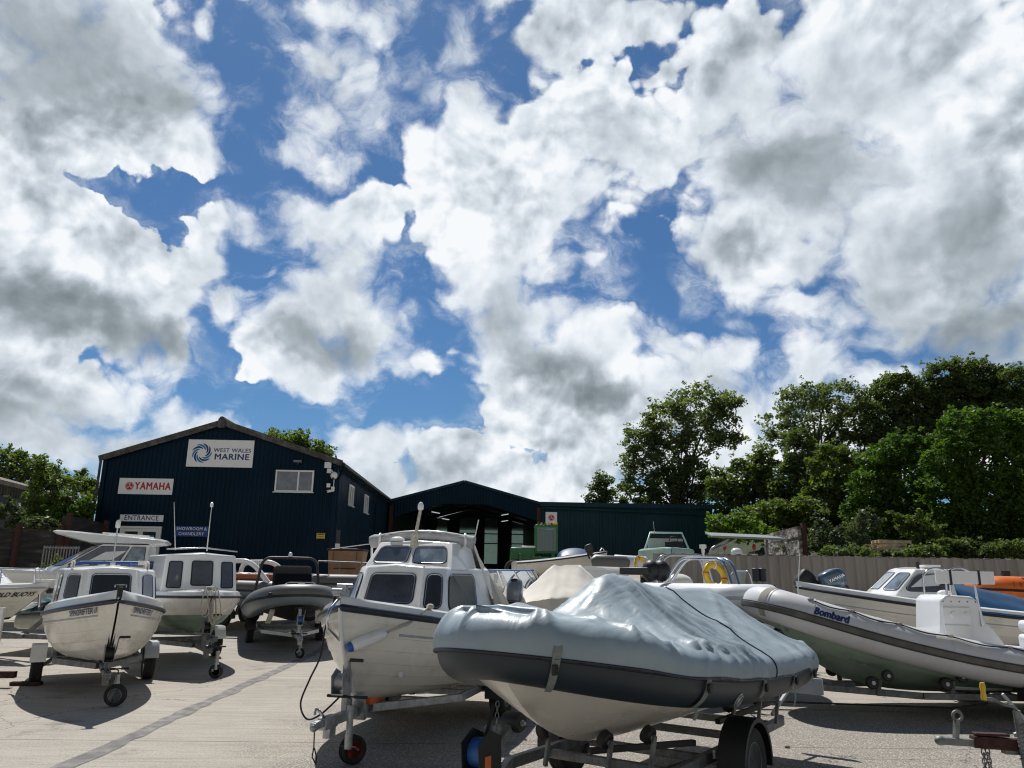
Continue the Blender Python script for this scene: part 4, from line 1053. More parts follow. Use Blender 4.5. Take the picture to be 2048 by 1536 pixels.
def winch(parent, c, mat='galv', strap='blue', s=1.0, handle=True, hside=1):
    c = Vector(c); b = MB()
    for sy in (-1, 1):
        b.prism([(-.09 * s, -.1 * s), (.1 * s, -.1 * s), (.12 * s, .06 * s), (.02 * s, .12 * s), (-.08 * s, .08 * s)], .006, Matrix.Translation(c + Vector((0, sy * .055 * s + .003, 0))) @ Matrix.Rotation(PI / 2, 4, 'X'))
    b.box(c + Vector((0, 0, -.1 * s)), (.2 * s, .115 * s, .01)); w = b.build('winch', MAT[mat], parent)
    b = MB(); b.cyl(c + Vector((0, -.05 * s, 0)), c + Vector((0, .05 * s, 0)), .075 * s, n=18); b.build('strap_drum', MAT[strap], w, smooth=40)
    if handle:
        b = MB(); p0 = c + Vector((0, hside * .07 * s, 0)); p1 = p0 + Vector((.05, hside * .02, .20)) * s; p2 = p1 + Vector((.0, hside * .13, 0)) * s
        b.tube([p0, p1], .008, 6); b.build('crank', MAT['galvd'], w); b = MB(); b.tube([p1, p2], .016, 8); b.build('grip', MAT['black'], w)
    return w

def jockey(parent, c, h, r=.11, w=.07, tilt=0, rim='galv', handle='black', hl=.12, wheel_dx=.0, yaw=0.0):
    "c: ground point under the stem; h: stem height"
    x, y, _ = c; b = MB(); wx = x + wheel_dx
    b.tube([(x, y, r * 1.5), (x, y, h)], .030, 12); b.tube([(x, y, r * 2.2), (x, y, r * 1.2)], .036, 12)
    b.bar((x, y + .05, r * 1.35), (wx, y + .05, r), .035, .006); b.bar((x, y - .05, r * 1.35), (wx, y - .05, r), .035, .006)
    b.tube([(wx, y - .06, r), (wx, y + .06, r)], .01, 8)
    j = b.build('jockey_stem', MAT['galv'], parent, smooth=40)
    wheel(j, (wx, y, r), r, w, rim, 'jockey_wheel', ax=yaw, spokes=6)
    b = MB(); b.tube([(x, y, h), (x, y, h + .05), (x, y - hl * .3, h + .07)], .008, 6); b.tube([(x, y - hl * .3, h + .07), (x, y - hl - .08, h + .07)], .014, 8)
    b.tube([(x, y + .03, h + .07), (x, y + hl, h + .07)], .014, 8); b.tube([(x, y - .05, h + .07), (x, y + .05, h + .07)], .008, 6)
    b.build('jockey_handle', MAT[handle], j)
    return j

def coupling(parent, x, z, mat='galv', zlift=.1):
    b = MB(); b.bar((x - .34, 0, z), (x - .10, 0, z), .085, .10); b.bar((x - .12, 0, z + .01), (x + .06, 0, z + .01), .06, .055)
    b.ellipsoid((x + .045, 0, z - .003), (.04, .036, .034), 12, 8)
    b.bar((x - .14, 0, z + .05), (x - .02, 0, z + .13), .03, .015); b.tube([(x - .02, 0, z + .13), (x + .03, 0, z + .15), (x + .05, 0, z + .10)], .012, 6)
    b.box((x - .26, 0, z - .09), (.12, .07, .09))
    return b.build('coupling', MAT[mat], parent, bevel=.006)

def chain(parent, a, b_, n=16, mat='galvd', r=.006, l=.032, sag=0.0):
    a = Vector(a); b_ = Vector(b_); b = MB()
    for i in range(n):
        p = a.lerp(b_, (i + .5) / n) - Vector((0, 0, sag * math.sin(PI * (i + .5) / n))); M = Matrix.Translation(p) @ (b_ - a).to_track_quat('Z', 'Y').to_matrix().to_4x4() @ Matrix.Rotation(PI / 2 * (i % 2), 4, 'Z')
        b.tube([M @ Vector((math.cos(t) * l * .35, 0, math.sin(t) * l * .62)) for t in [2 * PI * k / 10 for k in range(10)]], r * .55, 5, closed=True)
    return b.build('chain', MAT[mat], parent, smooth=60)

def roller(parent, c, r=.06, w=.08, ax=(0, 1, 0), mat='black', name='roller', hub=True):
    c = Vector(c); a = Vector(ax).normalized(); M = Matrix.Translation(c) @ a.to_track_quat('Z', 'Y').to_matrix().to_4x4(); b = MB()
    b.lathe([(r * .3, -w / 2), (r * .85, -w / 2), (r, -w * .35), (r, w * .35), (r * .85, w / 2), (r * .3, w / 2)], 20, M)
    o = b.build(name, MAT[mat], parent, smooth=35)
    if hub: q = MB(); q.lathe([(r * .32, -w / 2 - .008), (r * .32, w / 2 + .008)], 12, M); q.build('hub', MAT['galv'], o, smooth=35)
    return o

def trailer(label, loc, rz, xax, xc, zr=.42, half=.62, track=.8, r=.28, tw=.17, mat='galv', guard='round', gmat=None, post=None, jock=None, xs=.2, xv=None, kz=None, group=None, board=None, rollers=(), cross=None, zc=None, rw=.06, rh=.08, wrim='galv', twin=None, name='boat_trailer', cat='trailer', strap='blue'):
    """post=(x, z_base, z_top, lean) winch post; xv: where side rails meet the drawbar"""
    t = thing(name, label, cat, loc, rz, group); m = MAT[mat]; xv = xc - 1.5 if xv is None else xv; zc = zr if zc is None else zc
    gm = gmat or MAT['black']
    for sd in (-1, 1):
        b = MB(); b.bar((xs, sd * half, zr), (xv - (xv - xax) * .45, sd * half, zr), rw, rh); b.bar((xv - (xv - xax) * .45, sd * half, zr), (xv + .25, sd * .05, zc), rw, rh)
        b.build('side_rail', m, t, bevel=.006)
        wz_ = r
        wheel(t, (xax, sd * track, wz_), r, tw, wrim)
        if twin: wheel(t, (xax + twin, sd * track, wz_), r, tw, wrim)
        mudguard(t, (xax, sd * track, r), r + .07, tw + .05, gm, guard)
        if twin: mudguard(t, (xax + twin, sd * track, r), r + .07, tw + .05, gm, guard)
        b = MB(); b.bar((xax, sd * half, zr - .03), (xax, sd * (track - tw * .3), r + .0), .06, .05); b.build('suspension_arm', m, t, bevel=.006)
    b = MB(); b.bar((xv - .6, 0, zc + .002), (xc - .2, 0, zc), rw * 1.1, rh * 1.05); b.build('drawbar', m, t, bevel=.006)
    b = MB(); b.bar((xax, -half - .02, zr - .05), (xax, half + .02, zr - .05), .06, .06); b.build('axle', m, t, bevel=.006)
    for cx in (cross or (xs + .05, xax + .75)):
        b = MB(); w_ = half if cx < xv - (xv - xax) * .45 else half * (xv + .25 - cx) / (xv + .25 - (xv - (xv - xax) * .45))
        b.bar((cx, -w_, zr - .015), (cx, w_, zr - .015), rw * .9, rh * .8); b.build('cross_member', m, t, bevel=.006)
    coupling(t, xc, zc, mat)
    if post:
        x, z0, z1, lean = post; b = MB(); b.bar((x, 0, z0), (x - lean, 0, z1), .06, .07, up=(1, 0, 0)); b.bar((x - lean * .8, 0, z1 - .08), (x - lean - .14, 0, z1 + .02), .05, .04)
        b.build('winch_post', m, t, bevel=.005)
        winch(t, (x - lean * .55 + .1, 0, lerp(z0, z1, .62)), mat, strap)
        b = MB(); b.box((x - lean - .16, 0, z1 + .02), (.10, .16, .06), (0, R(-40), 0)); b.build('bow_snubber', MAT['black'], t, bevel=.01)
    if jock: jockey(t, **jock)
    for (c, rr, w_) in rollers:
        roller(t, c, rr, w_); b = MB(); b.bar((c[0], c[1], zr - .01), (c[0], c[1], c[2] - rr * .4), .03, .03); b.build('roller_bracket', m, t)
    if board:
        b = MB(); b.box((board[0], 0, board[1]), (.04, board[2], .13)); lb = b.build('light_board', MAT['signw'], t, bevel=.008)
        for sd in (-1, 1): b = MB(); b.box((board[0] - .03, sd * (board[2] / 2 - .12), board[1]), (.03, .2, .09)); b.build('tail_lamp', MAT['red'], lb, bevel=.01)
    return t

# ------------------------------------------------------------------ outboard motor
def outboard(name, label, loc, rz, s=1.0, tilt=0, mat=None, stripe=None, group=None, cowl=(.62, .30, .36), leg=True, text=None):
    t = thing(name, label, 'outboard motor', loc, rz, group, ry=tilt)
    L, Wd, H = [q * s for q in cowl]; b = MB(); n = 18; prof = []
    lev = [(0, .74, .80, .0), (.12, .92, .95, .0), (.4, 1, 1, .0), (.7, .97, .97, -.01), (.88, .86, .88, -.03), (.97, .62, .7, -.05), (1.0, .3, .4, -.06)]
    vs = []
    for z, sx, sy, ox in lev:
        for k in range(n):
            a = 2 * PI * k / n; ca, sa = math.cos(a), math.sin(a)
            e = lambda v: math.copysign(abs(v) ** .62, v)
            tap = 1 - .22 * (e(ca) < 0) * abs(e(ca))
            vs.append(((e(ca) * sx * L / 2 + ox * L), e(sa) * sy * Wd / 2 * tap, z * H))
    m = len(lev); b.add(vs, [(i * n + k, i * n + (k + 1) % n, (i + 1) * n + (k + 1) % n, (i + 1) * n + k) for i in range(m - 1) for k in range(n)] + [tuple((m - 1) * n + k for k in range(n)), tuple(range(n))[::-1]])
    c = b.build('cowl', mat or MAT['black'], t, smooth=50)
    if stripe:
        b = MB(); b.ellipsoid((L * .30, 0, H * .86), (L * .18, Wd * .28, H * .10)); b.build('cowl_badge', stripe, c, smooth=180)
    if leg:
        b = MB(); b.box((0, 0, -.06 * s), (L * .72, Wd * .62, .12 * s)); b.box((-.02 * s, 0, -.35 * s), (L * .30, Wd * .32, .5 * s)); b.box((-.02 * s, 0, -.62 * s), (L * .42, Wd * .16, .2 * s)); b.box((-.06 * s, 0, -.55 * s), (L * .66, Wd * .5, .02 * s))
        b.build('leg', mat or MAT['black'], t, bevel=.02)
        b = MB(); b.ellipsoid((0, 0, -.76 * s), (.2 * s, .05 * s, .05 * s))
        for k in range(3):
            a = 2 * PI * k / 3; b.box((-.2 * s, .07 * s * math.cos(a), -.76 * s + .07 * s * math.sin(a)), (.02 * s, .09 * s, .05 * s), (a, .4, 0))
        b.build('propeller', MAT['black'], t, smooth=40)
        b = MB(); b.box((L * .33, 0, -.16 * s), (.06 * s, Wd * .7, .28 * s)); b.build('clamp_bracket', MAT['black'], t, bevel=.01)
    if text: text_mesh('lettering', text, .10 * s, MAT['signw'], c, frame_at((0, -Wd / 2 - .008, H * .55), (1, 0, 0), (0, 0, 1)), extrude=.002, bold=.002)
    return t

# ------------------------------------------------------------------ inflatable tubes
class Rib:
    def __init__(s, L, B, r, z0, z1, zp=2.0, bowr=.38, nose=.8, tm=.5, rb=None):
        s.L, s.B, s.r, s.z0, s.z1, s.zp, s.bowr, s.nose, s.tm = L, B, r, z0, z1, zp, bowr, nose, tm
    def center(s, u):
        "u in 0..1 from stern (port) round the bow (u=.5) to stern (starboard)"
        sd = 1 if u <= .5 else -1; v = u * 2 if u <= .5 else (1 - u) * 2      # 0 stern .. 1 bow
        xe = s.L - s.r; yb = s.B / 2 - s.r
        if v < s.tm: x = xe * .66 * v / s.tm; y = yb * (1 - .05 * (1 - v / s.tm) ** 2)
        else:
            a = (v - s.tm) / (1 - s.tm) * PI / 2; x = xe * .66 + xe * .34 * math.sin(a); y = yb * max(0.0, math.cos(a)) ** s.nose
        z = lerp(s.z0, s.z1, clamp(x / xe) ** s.zp)
        return Vector((x, sd * y, z))
    def rad(s, u):
        v = u * 2 if u <= .5 else (1 - u) * 2
        return s.r * (1 - .12 * v ** 3)
    def frame(s, u):
        e = 1e-3; t = (s.center(min(1, u + e)) - s.center(max(0, u - e))).normalized()
        if abs(u - .5) < 2e-3: t = Vector((0, -1, 0))
        out = Vector((t.y, -t.x, 0)).normalized() * -1
        # outward = away from centre line
        c = s.center(u)
        ref = Vector((c.x - s.L * .3, c.y * 1.5, 0))
        if out.dot(ref) < 0: out = -out
        up = t.cross(out); up = up if up.z > 0 else -up
        return t, out, up
    def surf(s, u, ang, out=0.0):
        "ang 0 = outward, 90 = up"
        t, o, up = s.frame(u); r = s.rad(u) + out
        return s.center(u) + o * (math.cos(ang) * r) + up * (math.sin(ang) * r)
    def build(s, parent, mats, n=96, m=28, split=None, cone=.35, name='tube'):
        b = MB(); vs = []; us = [i / n for i in range(n + 1)]
        rings = []
        c0 = s.center(0); t0 = Vector((-1, 0, 0))
        for k, (dx, f) in enumerate(((cone, .42), (cone * .96, .5), (cone * .45, .78), (cone * .2, .92))):
            rings.append([Vector((c0.x - dx, 0, 0)) + Vector((0, c0.y + s.r * f * math.cos(2 * PI * j / m), c0.z + s.r * f * math.sin(2 * PI * j / m) + (1 - f) * .0)) for j in range(m)])
        for u in us: rings.append([s.surf(u, 2 * PI * j / m) for j in range(m)])
        c1 = s.center(1)
        for k, (dx, f) in enumerate(((cone * .2, .92), (cone * .45, .78), (cone * .96, .5), (cone, .42))):
            rings.append([Vector((c1.x - dx, c1.y - s.r * f * math.cos(2 * PI * j / m), c1.z + s.r * f * math.sin(2 * PI * j / m))) for j in range(m)])
        N = len(rings); b.v = [tuple(p) for r_ in rings for p in r_]
        for i in range(N - 1):
            for j in range(m):
                b.f.append((i * m + j, (i + 1) * m + j, (i + 1) * m + (j + 1) % m, i * m + (j + 1) % m))
                ang = 360 * (j + .5) / m; ang = ang if ang <= 180 else ang - 360
                b.mi.append(0 if split is None or (ang > split[0] and ang < split[1]) else 1)
        b.f += [tuple(range(m)), tuple((N - 1) * m + k for k in range(m))[::-1]]; b.mi += [0, 0]
        return b.build(name, mats, parent, smooth=60)
    def strip(s, parent, mat, ang=0, w=.08, th=.02, u0=0, u1=1, name='rubbing_strake', n=80, ribs=0):
        "raised band along the tube"
        b = MB(); vs = []; K = 5
        dw = math.degrees(w / s.r / 2)
        for i in range(n + 1):
            u = lerp(u0, u1, i / n)
            for a, o in ((-dw, -.004), (-dw * .8, th), (0, th * (1 - .35 * ribs)), (dw * .8, th), (dw, -.004)): vs.append(s.surf(u, R(ang + a), o))
        b.add(vs, [(i * K + j, (i + 1) * K + j, (i + 1) * K + j + 1, i * K + j + 1) for i in range(n) for j in range(K - 1)])
        return b.build(name, mat, parent, smooth=40)
    def band(s, parent, mat, u, ang0=-60, ang1=120, w=.05, th=.004, name='seam_tape'):
        b = MB(); n = 20; du = w / (s.L * 2.6)
        vs = []
        for j in range(n + 1):
            a = R(lerp(ang0, ang1, j / n)); vs += [s.surf(u - du, a, th), s.surf(u + du, a, th)]
        b.add(vs, [(2 * j, 2 * j + 1, 2 * j + 3, 2 * j + 2) for j in range(n)]); return b.build(name, mat, parent, smooth=60)
    def grabline(s, parent, us, ang=60, mat='brope', r=.009, sag=14, name='grab_line'):
        b = MB(); pts = []
        for a, c in zip(us[:-1], us[1:]):
            for k in range(8):
                q = k / 8; pts.append(s.surf(lerp(a, c, q), R(ang - sag * math.sin(PI * q)), .012))
        b.tube(pts, r, 6); return b.build(name, MAT[mat], parent, smooth=60)

def rib_hull(parent, rb, zk, mats, tr=.86, name='hull', rake=.55, qa=0.0, deep=.0):
    "moulded V hull below the tubes"
    L, B, r = rb.L, rb.B, rb.r; b = MB(); nt, nq = 34, 10
    for side in (1, -1):
        vs = []
        for i in range(nt + 1):
            t = i / nt; v = t
            # follow the tube centre at this x
            xe = (L - r) * .985; x = xe * t
            # half breadth from tube centre
            if t <= .66: yb = rb.B / 2 - r * 1.05
            else:
                a = math.asin(clamp((t - .66) / .34)); yb = (rb.B / 2 - r) * max(0, math.cos(a)) ** rb.nose - .02
            yb = max(.002, yb); zt = lerp(rb.z0, rb.z1, t ** rb.zp) - r * .35
            kz = zk + (zt - r * .25 - zk) * clamp((t - .52) / .48) ** 3.0
            for j in range(nq + 1):
                q = j / nq
                if q < .72: qq = q / .72; y = yb * .93 * qq; z = lerp(kz, lerp(zk + .22, zt - .05, clamp((t - .2) / .8) ** 1.4) if kz < zt else zt, qq ** (1.15)) ; z = max(z, kz)
                else: qq = (q - .72) / .28; y = yb * (.93 + .07 * qq); z = lerp(lerp(zk + .22, zt - .05, clamp((t - .2) / .8) ** 1.4), zt, qq)
                z = max(z, kz)
                vs.append((x - .0, side * y, z))
        w = nq + 1; fs = [(i * w + j, (i + 1) * w + j, (i + 1) * w + j + 1, i * w + j + 1) for i in range(nt) for j in range(nq)]
        if side == -1: fs = [f[::-1] for f in fs]
        o = len(b.v); b.v += vs; b.f += [tuple(k + o for k in f) for f in fs]; b.mi += [1 if (f % nq) / nq < qa else 0 for f in range(len(fs))]
        if side == 1: tr0 = [vs[j] for j in range(w)]
    b.add([p for p in tr0[::-1]] + [(p[0], -p[1], p[2]) for p in tr0[1:]], [tuple(range(2 * w - 1))], 0)
    h = b.build(name, mats, parent, smooth=35)
    d = MB(); d.grid(lambda u, v: Vector((u * (L - r) * .93, (v - .5) * 2 * ((rb.B / 2 - r) if u < .66 else (rb.B / 2 - r) * max(0.05, math.cos(math.asin(clamp((u - .66) / .34)))) ** rb.nose), lerp(rb.z0, rb.z1, u ** rb.zp) - r * .55)), 20, 6)
    d.build('deck', MAT['deckgrey'], parent, smooth=60)
    return h

# ================================================================== small clinker cabin boat, front left
def local(loc, rz, p):
    c, s_ = math.cos(rz), math.sin(rz); x, y = p[0] - loc[0], p[1] - loc[1]
    return Vector((c * x + s_ * y, -s_ * x + c * y, p[2] - loc[2]))
def cabin_boat_a():
    loc, rz = (-6.80, 14.1, 0), R(-61.3)
    t = thing('cabin_boat', 'small white clinker cabin boat with SPINDRIFTER II lettering, on the trailer at front left', 'boat', loc, rz)
    h = Hull(4.5, 1.60, zk=(.44, .12), zs=(.97, 1.31, 1.9), rake=.60, tr=.88, tm=.42, pb=2.3, fa=.42, gb=1.6, vee=.5, strakes=6, rk=1.5)
    h.build(t, [MAT['gelc'], MAT['gelc']])
    h.deck(t, MAT['gel'], hcap=.14, inset=.09)
    h.rail(t, MAT['navy'], r=.030)
    h.rail(t, MAT['deckgrey'], 'moulded_line', g=.80, r=.011, t0=.02, t1=.93)
    cb = Cab([(1.0, [(2.95, .38), (2.62, .66, .98), (1.0, .72, .98)]), (1.26, [(2.84, .37), (2.50, .64), (.95, .71)]), (1.69, [(2.64, .35), (2.34, .60), (.9, .68)])])
    cb.build(t, MAT['gelw'], bevel=.035, camber=.07)
    fr = cb.quad(1, -1); win(t, fr, .13, .87, .08, .86, .06)
    for sd in (1, -1):
        q = cb.quad(1, 0, sd); gl = 'glassl' if sd == 1 else 'glass'
        win(t, q, .22, .84, .02, .84, .06, glass=gl)
        q = cb.quad(1, 1, sd); win(t, q, (.04 if sd == 1 else .56), (.44 if sd == 1 else .96), -.22, .84, .09, glass='glassl')
    # cabin moulding joints
    b = MB()
    for sd in (1, -1):
        p, q = cb.P(0, 0, sd), cb.P(2, 0, sd); b.bar(p + Vector((.012, 0, .2)), q + Vector((.02, 0, -.02)), .018, .02)
    b.build('moulding_joint', MAT['gel'], t)
    for sd in (1, -1):
        b = MB(); b.tube(round_path([(2.45, sd * .50, 1.71), (2.38, sd * .50, 1.80), (1.9, sd * .52, 1.81), (1.84, sd * .52, 1.72)], .05), .014, 8); b.build('grab_rail', MAT['rope'], t, smooth=60)
    b = MB(); b.tube([(2.0, .03, 1.72), (2.0, .03, 2.33)], .012, 8); b.box((2.0, .03, 1.77), (.09, .07, .05)); m_ = b.build('mast', MAT['alu'], t)
    b = MB(); b.lathe([(.0, 0), (.03, 0), (.036, .03), (.036, .09), (.02, .12), (0, .125)], 12, Matrix.Translation((2.0, .03, 2.32))); b.build('masthead_light', MAT['gel'], m_, smooth=40)
    # bow fitting
    b = MB(); b.box((4.50, 0, 1.42), (.12, .06, .12)); b.tube([(4.52, -.055, 1.49), (4.52, .055, 1.49)], .018, 8); b.build('bow_fitting', MAT['black'], t, bevel=.01)
    b = MB()
    for sy in (-1, 1): b.ellipsoid((4.52, sy * .06, 1.49), (.018, .012, .018), 8, 6)
    b.build('chrome_cap', MAT['steel'], t, smooth=180)
    b = MB(); b.tube(round_path([(2.1, -.8, 1.18), (1.75, -.86, 1.10), (1.5, -.88, 1.30)], .05), .02, 6); b.build('fender_cleat', MAT['black'], t)
    h.writing(t, 'SPINDRIFTER II', .105, MAT['textnavy'], -1, .865, .885, sx=.86, shear=.12)
    h.writing(t, 'SPINDRIFTER II', .105, MAT['textnavy'], 1, .865, .885, sx=.86, shear=.12)
    # straps from bow fitting to the winch post
    st = thing('tie_strap', 'thin black strap running from the bow fitting of the front left boat to its trailer', 'strap', loc, rz)
    b = MB()
    for dy in (-.03, .03): b.bar((4.50, dy * .6, 1.38), (3.98, dy - .0, .52), .022, .005, up=(1, 0, 0))
    b.build('webbing', MAT['brope'], st)
    tr = trailer('grey boat trailer with black jockey wheel under the front left cabin boat', loc, rz, 1.45, 4.35, zr=.40, half=.56, track=.77, r=.25, tw=.16, mat='galvd', guard='flat', gmat=MAT['blackg'], post=(4.02, .40, .80, .04), xs=.1, cross=(.3, 1.0, 2.2), strap='black', jock=dict(c=(4.02, .14, 0), h=.38, r=.135, w=.08, rim='galv', wheel_dx=.02, yaw=R(70)), rollers=[((2.9, 0, .50), .05, .1), ((.4, .3, .52), .05, .08), ((.4, -.3, .52), .05, .08)])
    mg = [c for c in tr.children if c.name.startswith('mudguard')]
    mg[0].data.materials[0] = MAT['gel']; mg[0]['label'] = 'white mudguard'; mg[1].data.materials[0] = MAT['deckgrey']
    t = thing('wheel_chock', 'flat timber plank wedged beside the left wheel of the front left trailer', 'plank', P(52, 1371, 12.35) * 1.0, R(8)); t.location.z = .03
    b = MB(); b.box((0, 0, 0), (.42, .12, .05)); b.build('plank', MAT['rust'], t, bevel=.006)
MAT['blackg'] = M_('dark_mudguard_plastic', (.03, .032, .036), .5, var=.2)
cabin_boat_a()

# ================================================================== clinker boat with wheelhouse, centre
def cabin_boat_b():
    loc, rz = (-.27, 11.68, 0), R(-105)
    t = thing('wheelhouse_boat', 'white fishing boat with raised wheelhouse and folded canopy, on the galvanised trailer in the centre', 'boat', loc, rz)
    h = Hull(4.30, 1.94, zk=(.42, .06), zs=(1.00, 1.38, 2.0), rake=.50, tr=.86, tm=.45, pb=2.3, fa=.50, gb=1.3, vee=.6, strakes=7, rk=1.7)
    h.build(t, [MAT['gelc'], MAT['gelc']]); h.deck(t, MAT['gel'], hcap=.11, inset=.11); h.rail(t, MAT['navy'], r=.034)
    h.rail(t, MAT['deckgrey'], 'moulded_line', g=.78, r=.012, t0=.02, t1=.88)
    b = MB(); pts = [h.pt(.997, q, 0) + Vector((.012, 0, 0)) for q in [i / 20 for i in range(21)]]; b.tube(pts, .022, 8); b.build('stem_band', MAT['gelw'], t, smooth=60)
    cb = Cab([(1.08, [(3.25, .38), (3.04, .615), (1.55, .82)]), (1.36, [(3.16, .37), (2.94, .58), (1.55, .78)]), (1.77, [(2.96, .34), (2.74, .51), (1.58, .70)])])
    cb.build(t, MAT['gelw'], name='cabin', bevel=.045, camber=.05)
    q = cb.quad(1, -1)
    win(t, cb.quad(0, -1), .12, .88, .72, 1.0, .03, trim=False, glass='gel', frame='gel', name='moulding') if False else None
    big = (cb.P(0, 0, -1).lerp(cb.P(1, 0, -1), .55), cb.P(0, 0, 1).lerp(cb.P(1, 0, 1), .55), cb.P(2, 0, 1), cb.P(2, 0, -1))
    win(t, q, .11, .89, .04, .84, .07, glass='glassd')
    for sd in (1, -1):
        win(t, cb.quad(1, 0, sd), .10, .88, -.08, .84, .08, glass='glass')
        win(t, cb.quad(1, 1, sd), (.05 if sd == 1 else .40), (.60 if sd == 1 else .95), -.16, .84, .11, glass='glassg')
    b = MB(); p, q_ = cb.P(0, 0, 1), cb.P(2, 0, 1); b.bar(p + Vector((.015, .0, .1)), q_ + Vector((.02, .0, .01)), .016, .02); b.build('moulding_joint', MAT['gel'], t)
    wh = Cab([(1.75, [(2.62, .54), (2.34, .60), (1.85, .62)]), (2.06, [(2.36, .45), (2.18, .50), (1.82, .52)])])
    wh.build(t, MAT['gelw'], name='wheelhouse', bevel=.04, camber=.04)
    q = wh.quad(0, -1); win(t, q, .055, .475, .18, .86, .07, glass='glassl'); win(t, q, .525, .945, .18, .86, .07, glass='glassm')  # right pane paler: bright sun reflection put into its colour
    # folded canopy, laced along the roof edge
    b = MB(); pts = [Vector((2.16, y, 2.06 + .09 * (1 - (y / .70) ** 2))) for y in [-.66 + 1.32 * i / 24 for i in range(25)]]
    rr = [.055 + .02 * math.sin(i * 1.9) * (.4) + (.02 if i in (0, 1, 2, 22, 23, 24) else 0) for i in range(25)]
    b.tube(pts, rr, 12); cn = b.build('folded_canopy', MAT['canopyg'], t, smooth=70)
    b = MB(); b.tube([p + Vector((.02, 0, .055)) for p in pts], .012, 6); b.build('canopy_tube', MAT['gel'], cn, smooth=60)
    for y in (-.55, .55):
        b = MB(); q = 2.06 + .09 * (1 - (y / .70) ** 2); b.tube([Vector((2.16, y + .03 * math.cos(a), q + .0)) + Vector((.075 * math.cos(a), 0, .075 * math.sin(a))) for a in [2 * PI * k / 12 for k in range(12)]], .016, 6, closed=True); b.build('canopy_strap', MAT['gel'], cn, smooth=60)
    b = MB(); b.tube([(2.14, .66, 2.04), (1.75, .80, 1.42)], .014, 8); b.build('canopy_stay', MAT['gel'], t, smooth=60); b = MB(); b.tube([(2.14, -.66, 2.04), (1.75, -.80, 1.42)], .014, 8); b.build('canopy_stay', MAT['gel'], t, smooth=60)
    # rear canvas tent
    def tent(u, v):
        x = lerp(1.72, .15, u); top = lerp(2.07, 1.40, u ** .8); s_ = (v - .5) * 2
        hw = .9; zb = 1.1
        a = abs(s_); y = hw * s_ ** 1 if a > .55 else (.58 + (.0)) * s_ / .55
        z = top + .03 * (1 - (a / .55) ** 2) if a <= .55 else lerp(top, zb, (a - .55) / .45)
        y = math.copysign(.55 + (hw - .55) * ((a - .55) / .45), s_) if a > .55 else s_
        f = .018 * math.sin(u * 19 + s_ * 3) * math.sin(PI * u)
        return Vector((x, y + math.copysign(f, s_), z + f * .6))
    b = MB(); b.grid(tent, 26, 24); b.build('canvas_cover', MAT['canvas'], t, smooth=60)
    # mast, aerials, roof fittings
    b = MB(); b.tube([(2.36, -.02, 2.08), (2.33, .03, 2.46)], .020, 10); b.tube([(2.37, -.02, 2.02), (2.36, -.02, 2.16)], .045, 12); ms = b.build('mast', MAT['rope'], t, smooth=60)
    b = MB(); b.lathe([(.0, 0), (.03, 0), (.038, .02), (.036, .06), (.015, .09), (0, .095)], 12, Matrix.Translation((2.33, .03, 2.45))); b.build('masthead_light', MAT['gel'], ms, smooth=40)
    b = MB(); b.tube([(2.16, -.66, 2.05), (2.3, -1.12, 1.98)], .006, 6); b.build('aerial', MAT['gel'], t); b = MB(); b.tube([(1.95, .60, 2.08), (1.9, .64, 2.36)], .007, 6); b.build('aerial', MAT['gel'], t)
    b = MB(); b.lathe([(.09, 0), (.085, .03), (.04, .05), (0, .055)], 16, Matrix.Translation((2.3, -.26, 2.08))); b.build('roof_vent', MAT['gel'], t, smooth=50)
    b = MB(); b.box((1.60, .80, 1.66), (.05, .04, .12)); b.build('side_lamp', MAT['gel'], t, bevel=.008)
    # bow roller with cleat and steel hoop
    b = MB(); b.box((4.30, 0, 1.51), (.20, .07, .05)); b.tube([(4.38, -.05, 1.53), (4.38, .05, 1.53)], .03, 10); b.tube([(4.23, -.08, 1.58), (4.23, .08, 1.58)], .016, 8); b.box((4.23, 0, 1.55), (.04, .04, .08)); b.build('bow_roller', MAT['galv'], t)
    b = MB(); b.tube(round_path([(4.28, -.03, 1.46), (4.46, -.04, 1.36), (4.48, -.04, 1.22), (4.14, -.03, 1.05)], .12), .014, 8); b.build('bow_hoop', MAT['steel'], t, smooth=60)
    b = MB(); p = h.pt(.86, .42, 1, .01); b.lathe([(.035, 0), (.03, .014), (.0, .016)], 14, Matrix.Translation(p) @ Vector((.35, 1, .1)).to_track_quat('Z', 'Y').to_matrix().to_4x4()); b.build('skin_fitting', MAT['gelw'], t, smooth=50)
    # fender on its rope
    a, c = h.pt(1.0, .64, 1, .06), h.pt(.925, .80, 1, .08)
    f = thing('fender', 'long white fender with a blue end hanging along the bow of the wheelhouse boat', 'fender', loc, rz)
    b = MB(); d = (c - a); pts = [a + d * q for q in (0, .03, .10, .2, .5, .8, .92, .98, 1.0)]; b.tube(pts, [.025, .04, .052, .057, .058, .056, .046, .028, .015], 16); b.build('body', MAT['gelw'], f, smooth=60)
    b = MB(); b.tube([a - d * .09, a - d * .07, a + d * .0, a + d * .05], [.015, .035, .046, .048], 14); b.build('end_cap', MAT['blue'], f, smooth=50)
    top = h.pt(.80, 1.0, 1, -.04) + Vector((0, 0, .13))
    b = MB(); b.tube([c, c.lerp(top, .5) + Vector((0, .01, -.02)), top], .011, 6); b.tube([c, c.lerp(top, .45) + Vector((0, .025, -.03)), top + Vector((.02, 0, 0))], .011, 6); b.ellipsoid(top, (.05, .04, .03), 10, 6); b.build('rope', MAT['rope'], f, smooth=60)
    ln = thing('mooring_line', 'thin black line looped from the bow of the wheelhouse boat down to its winch post', 'rope', loc, rz)
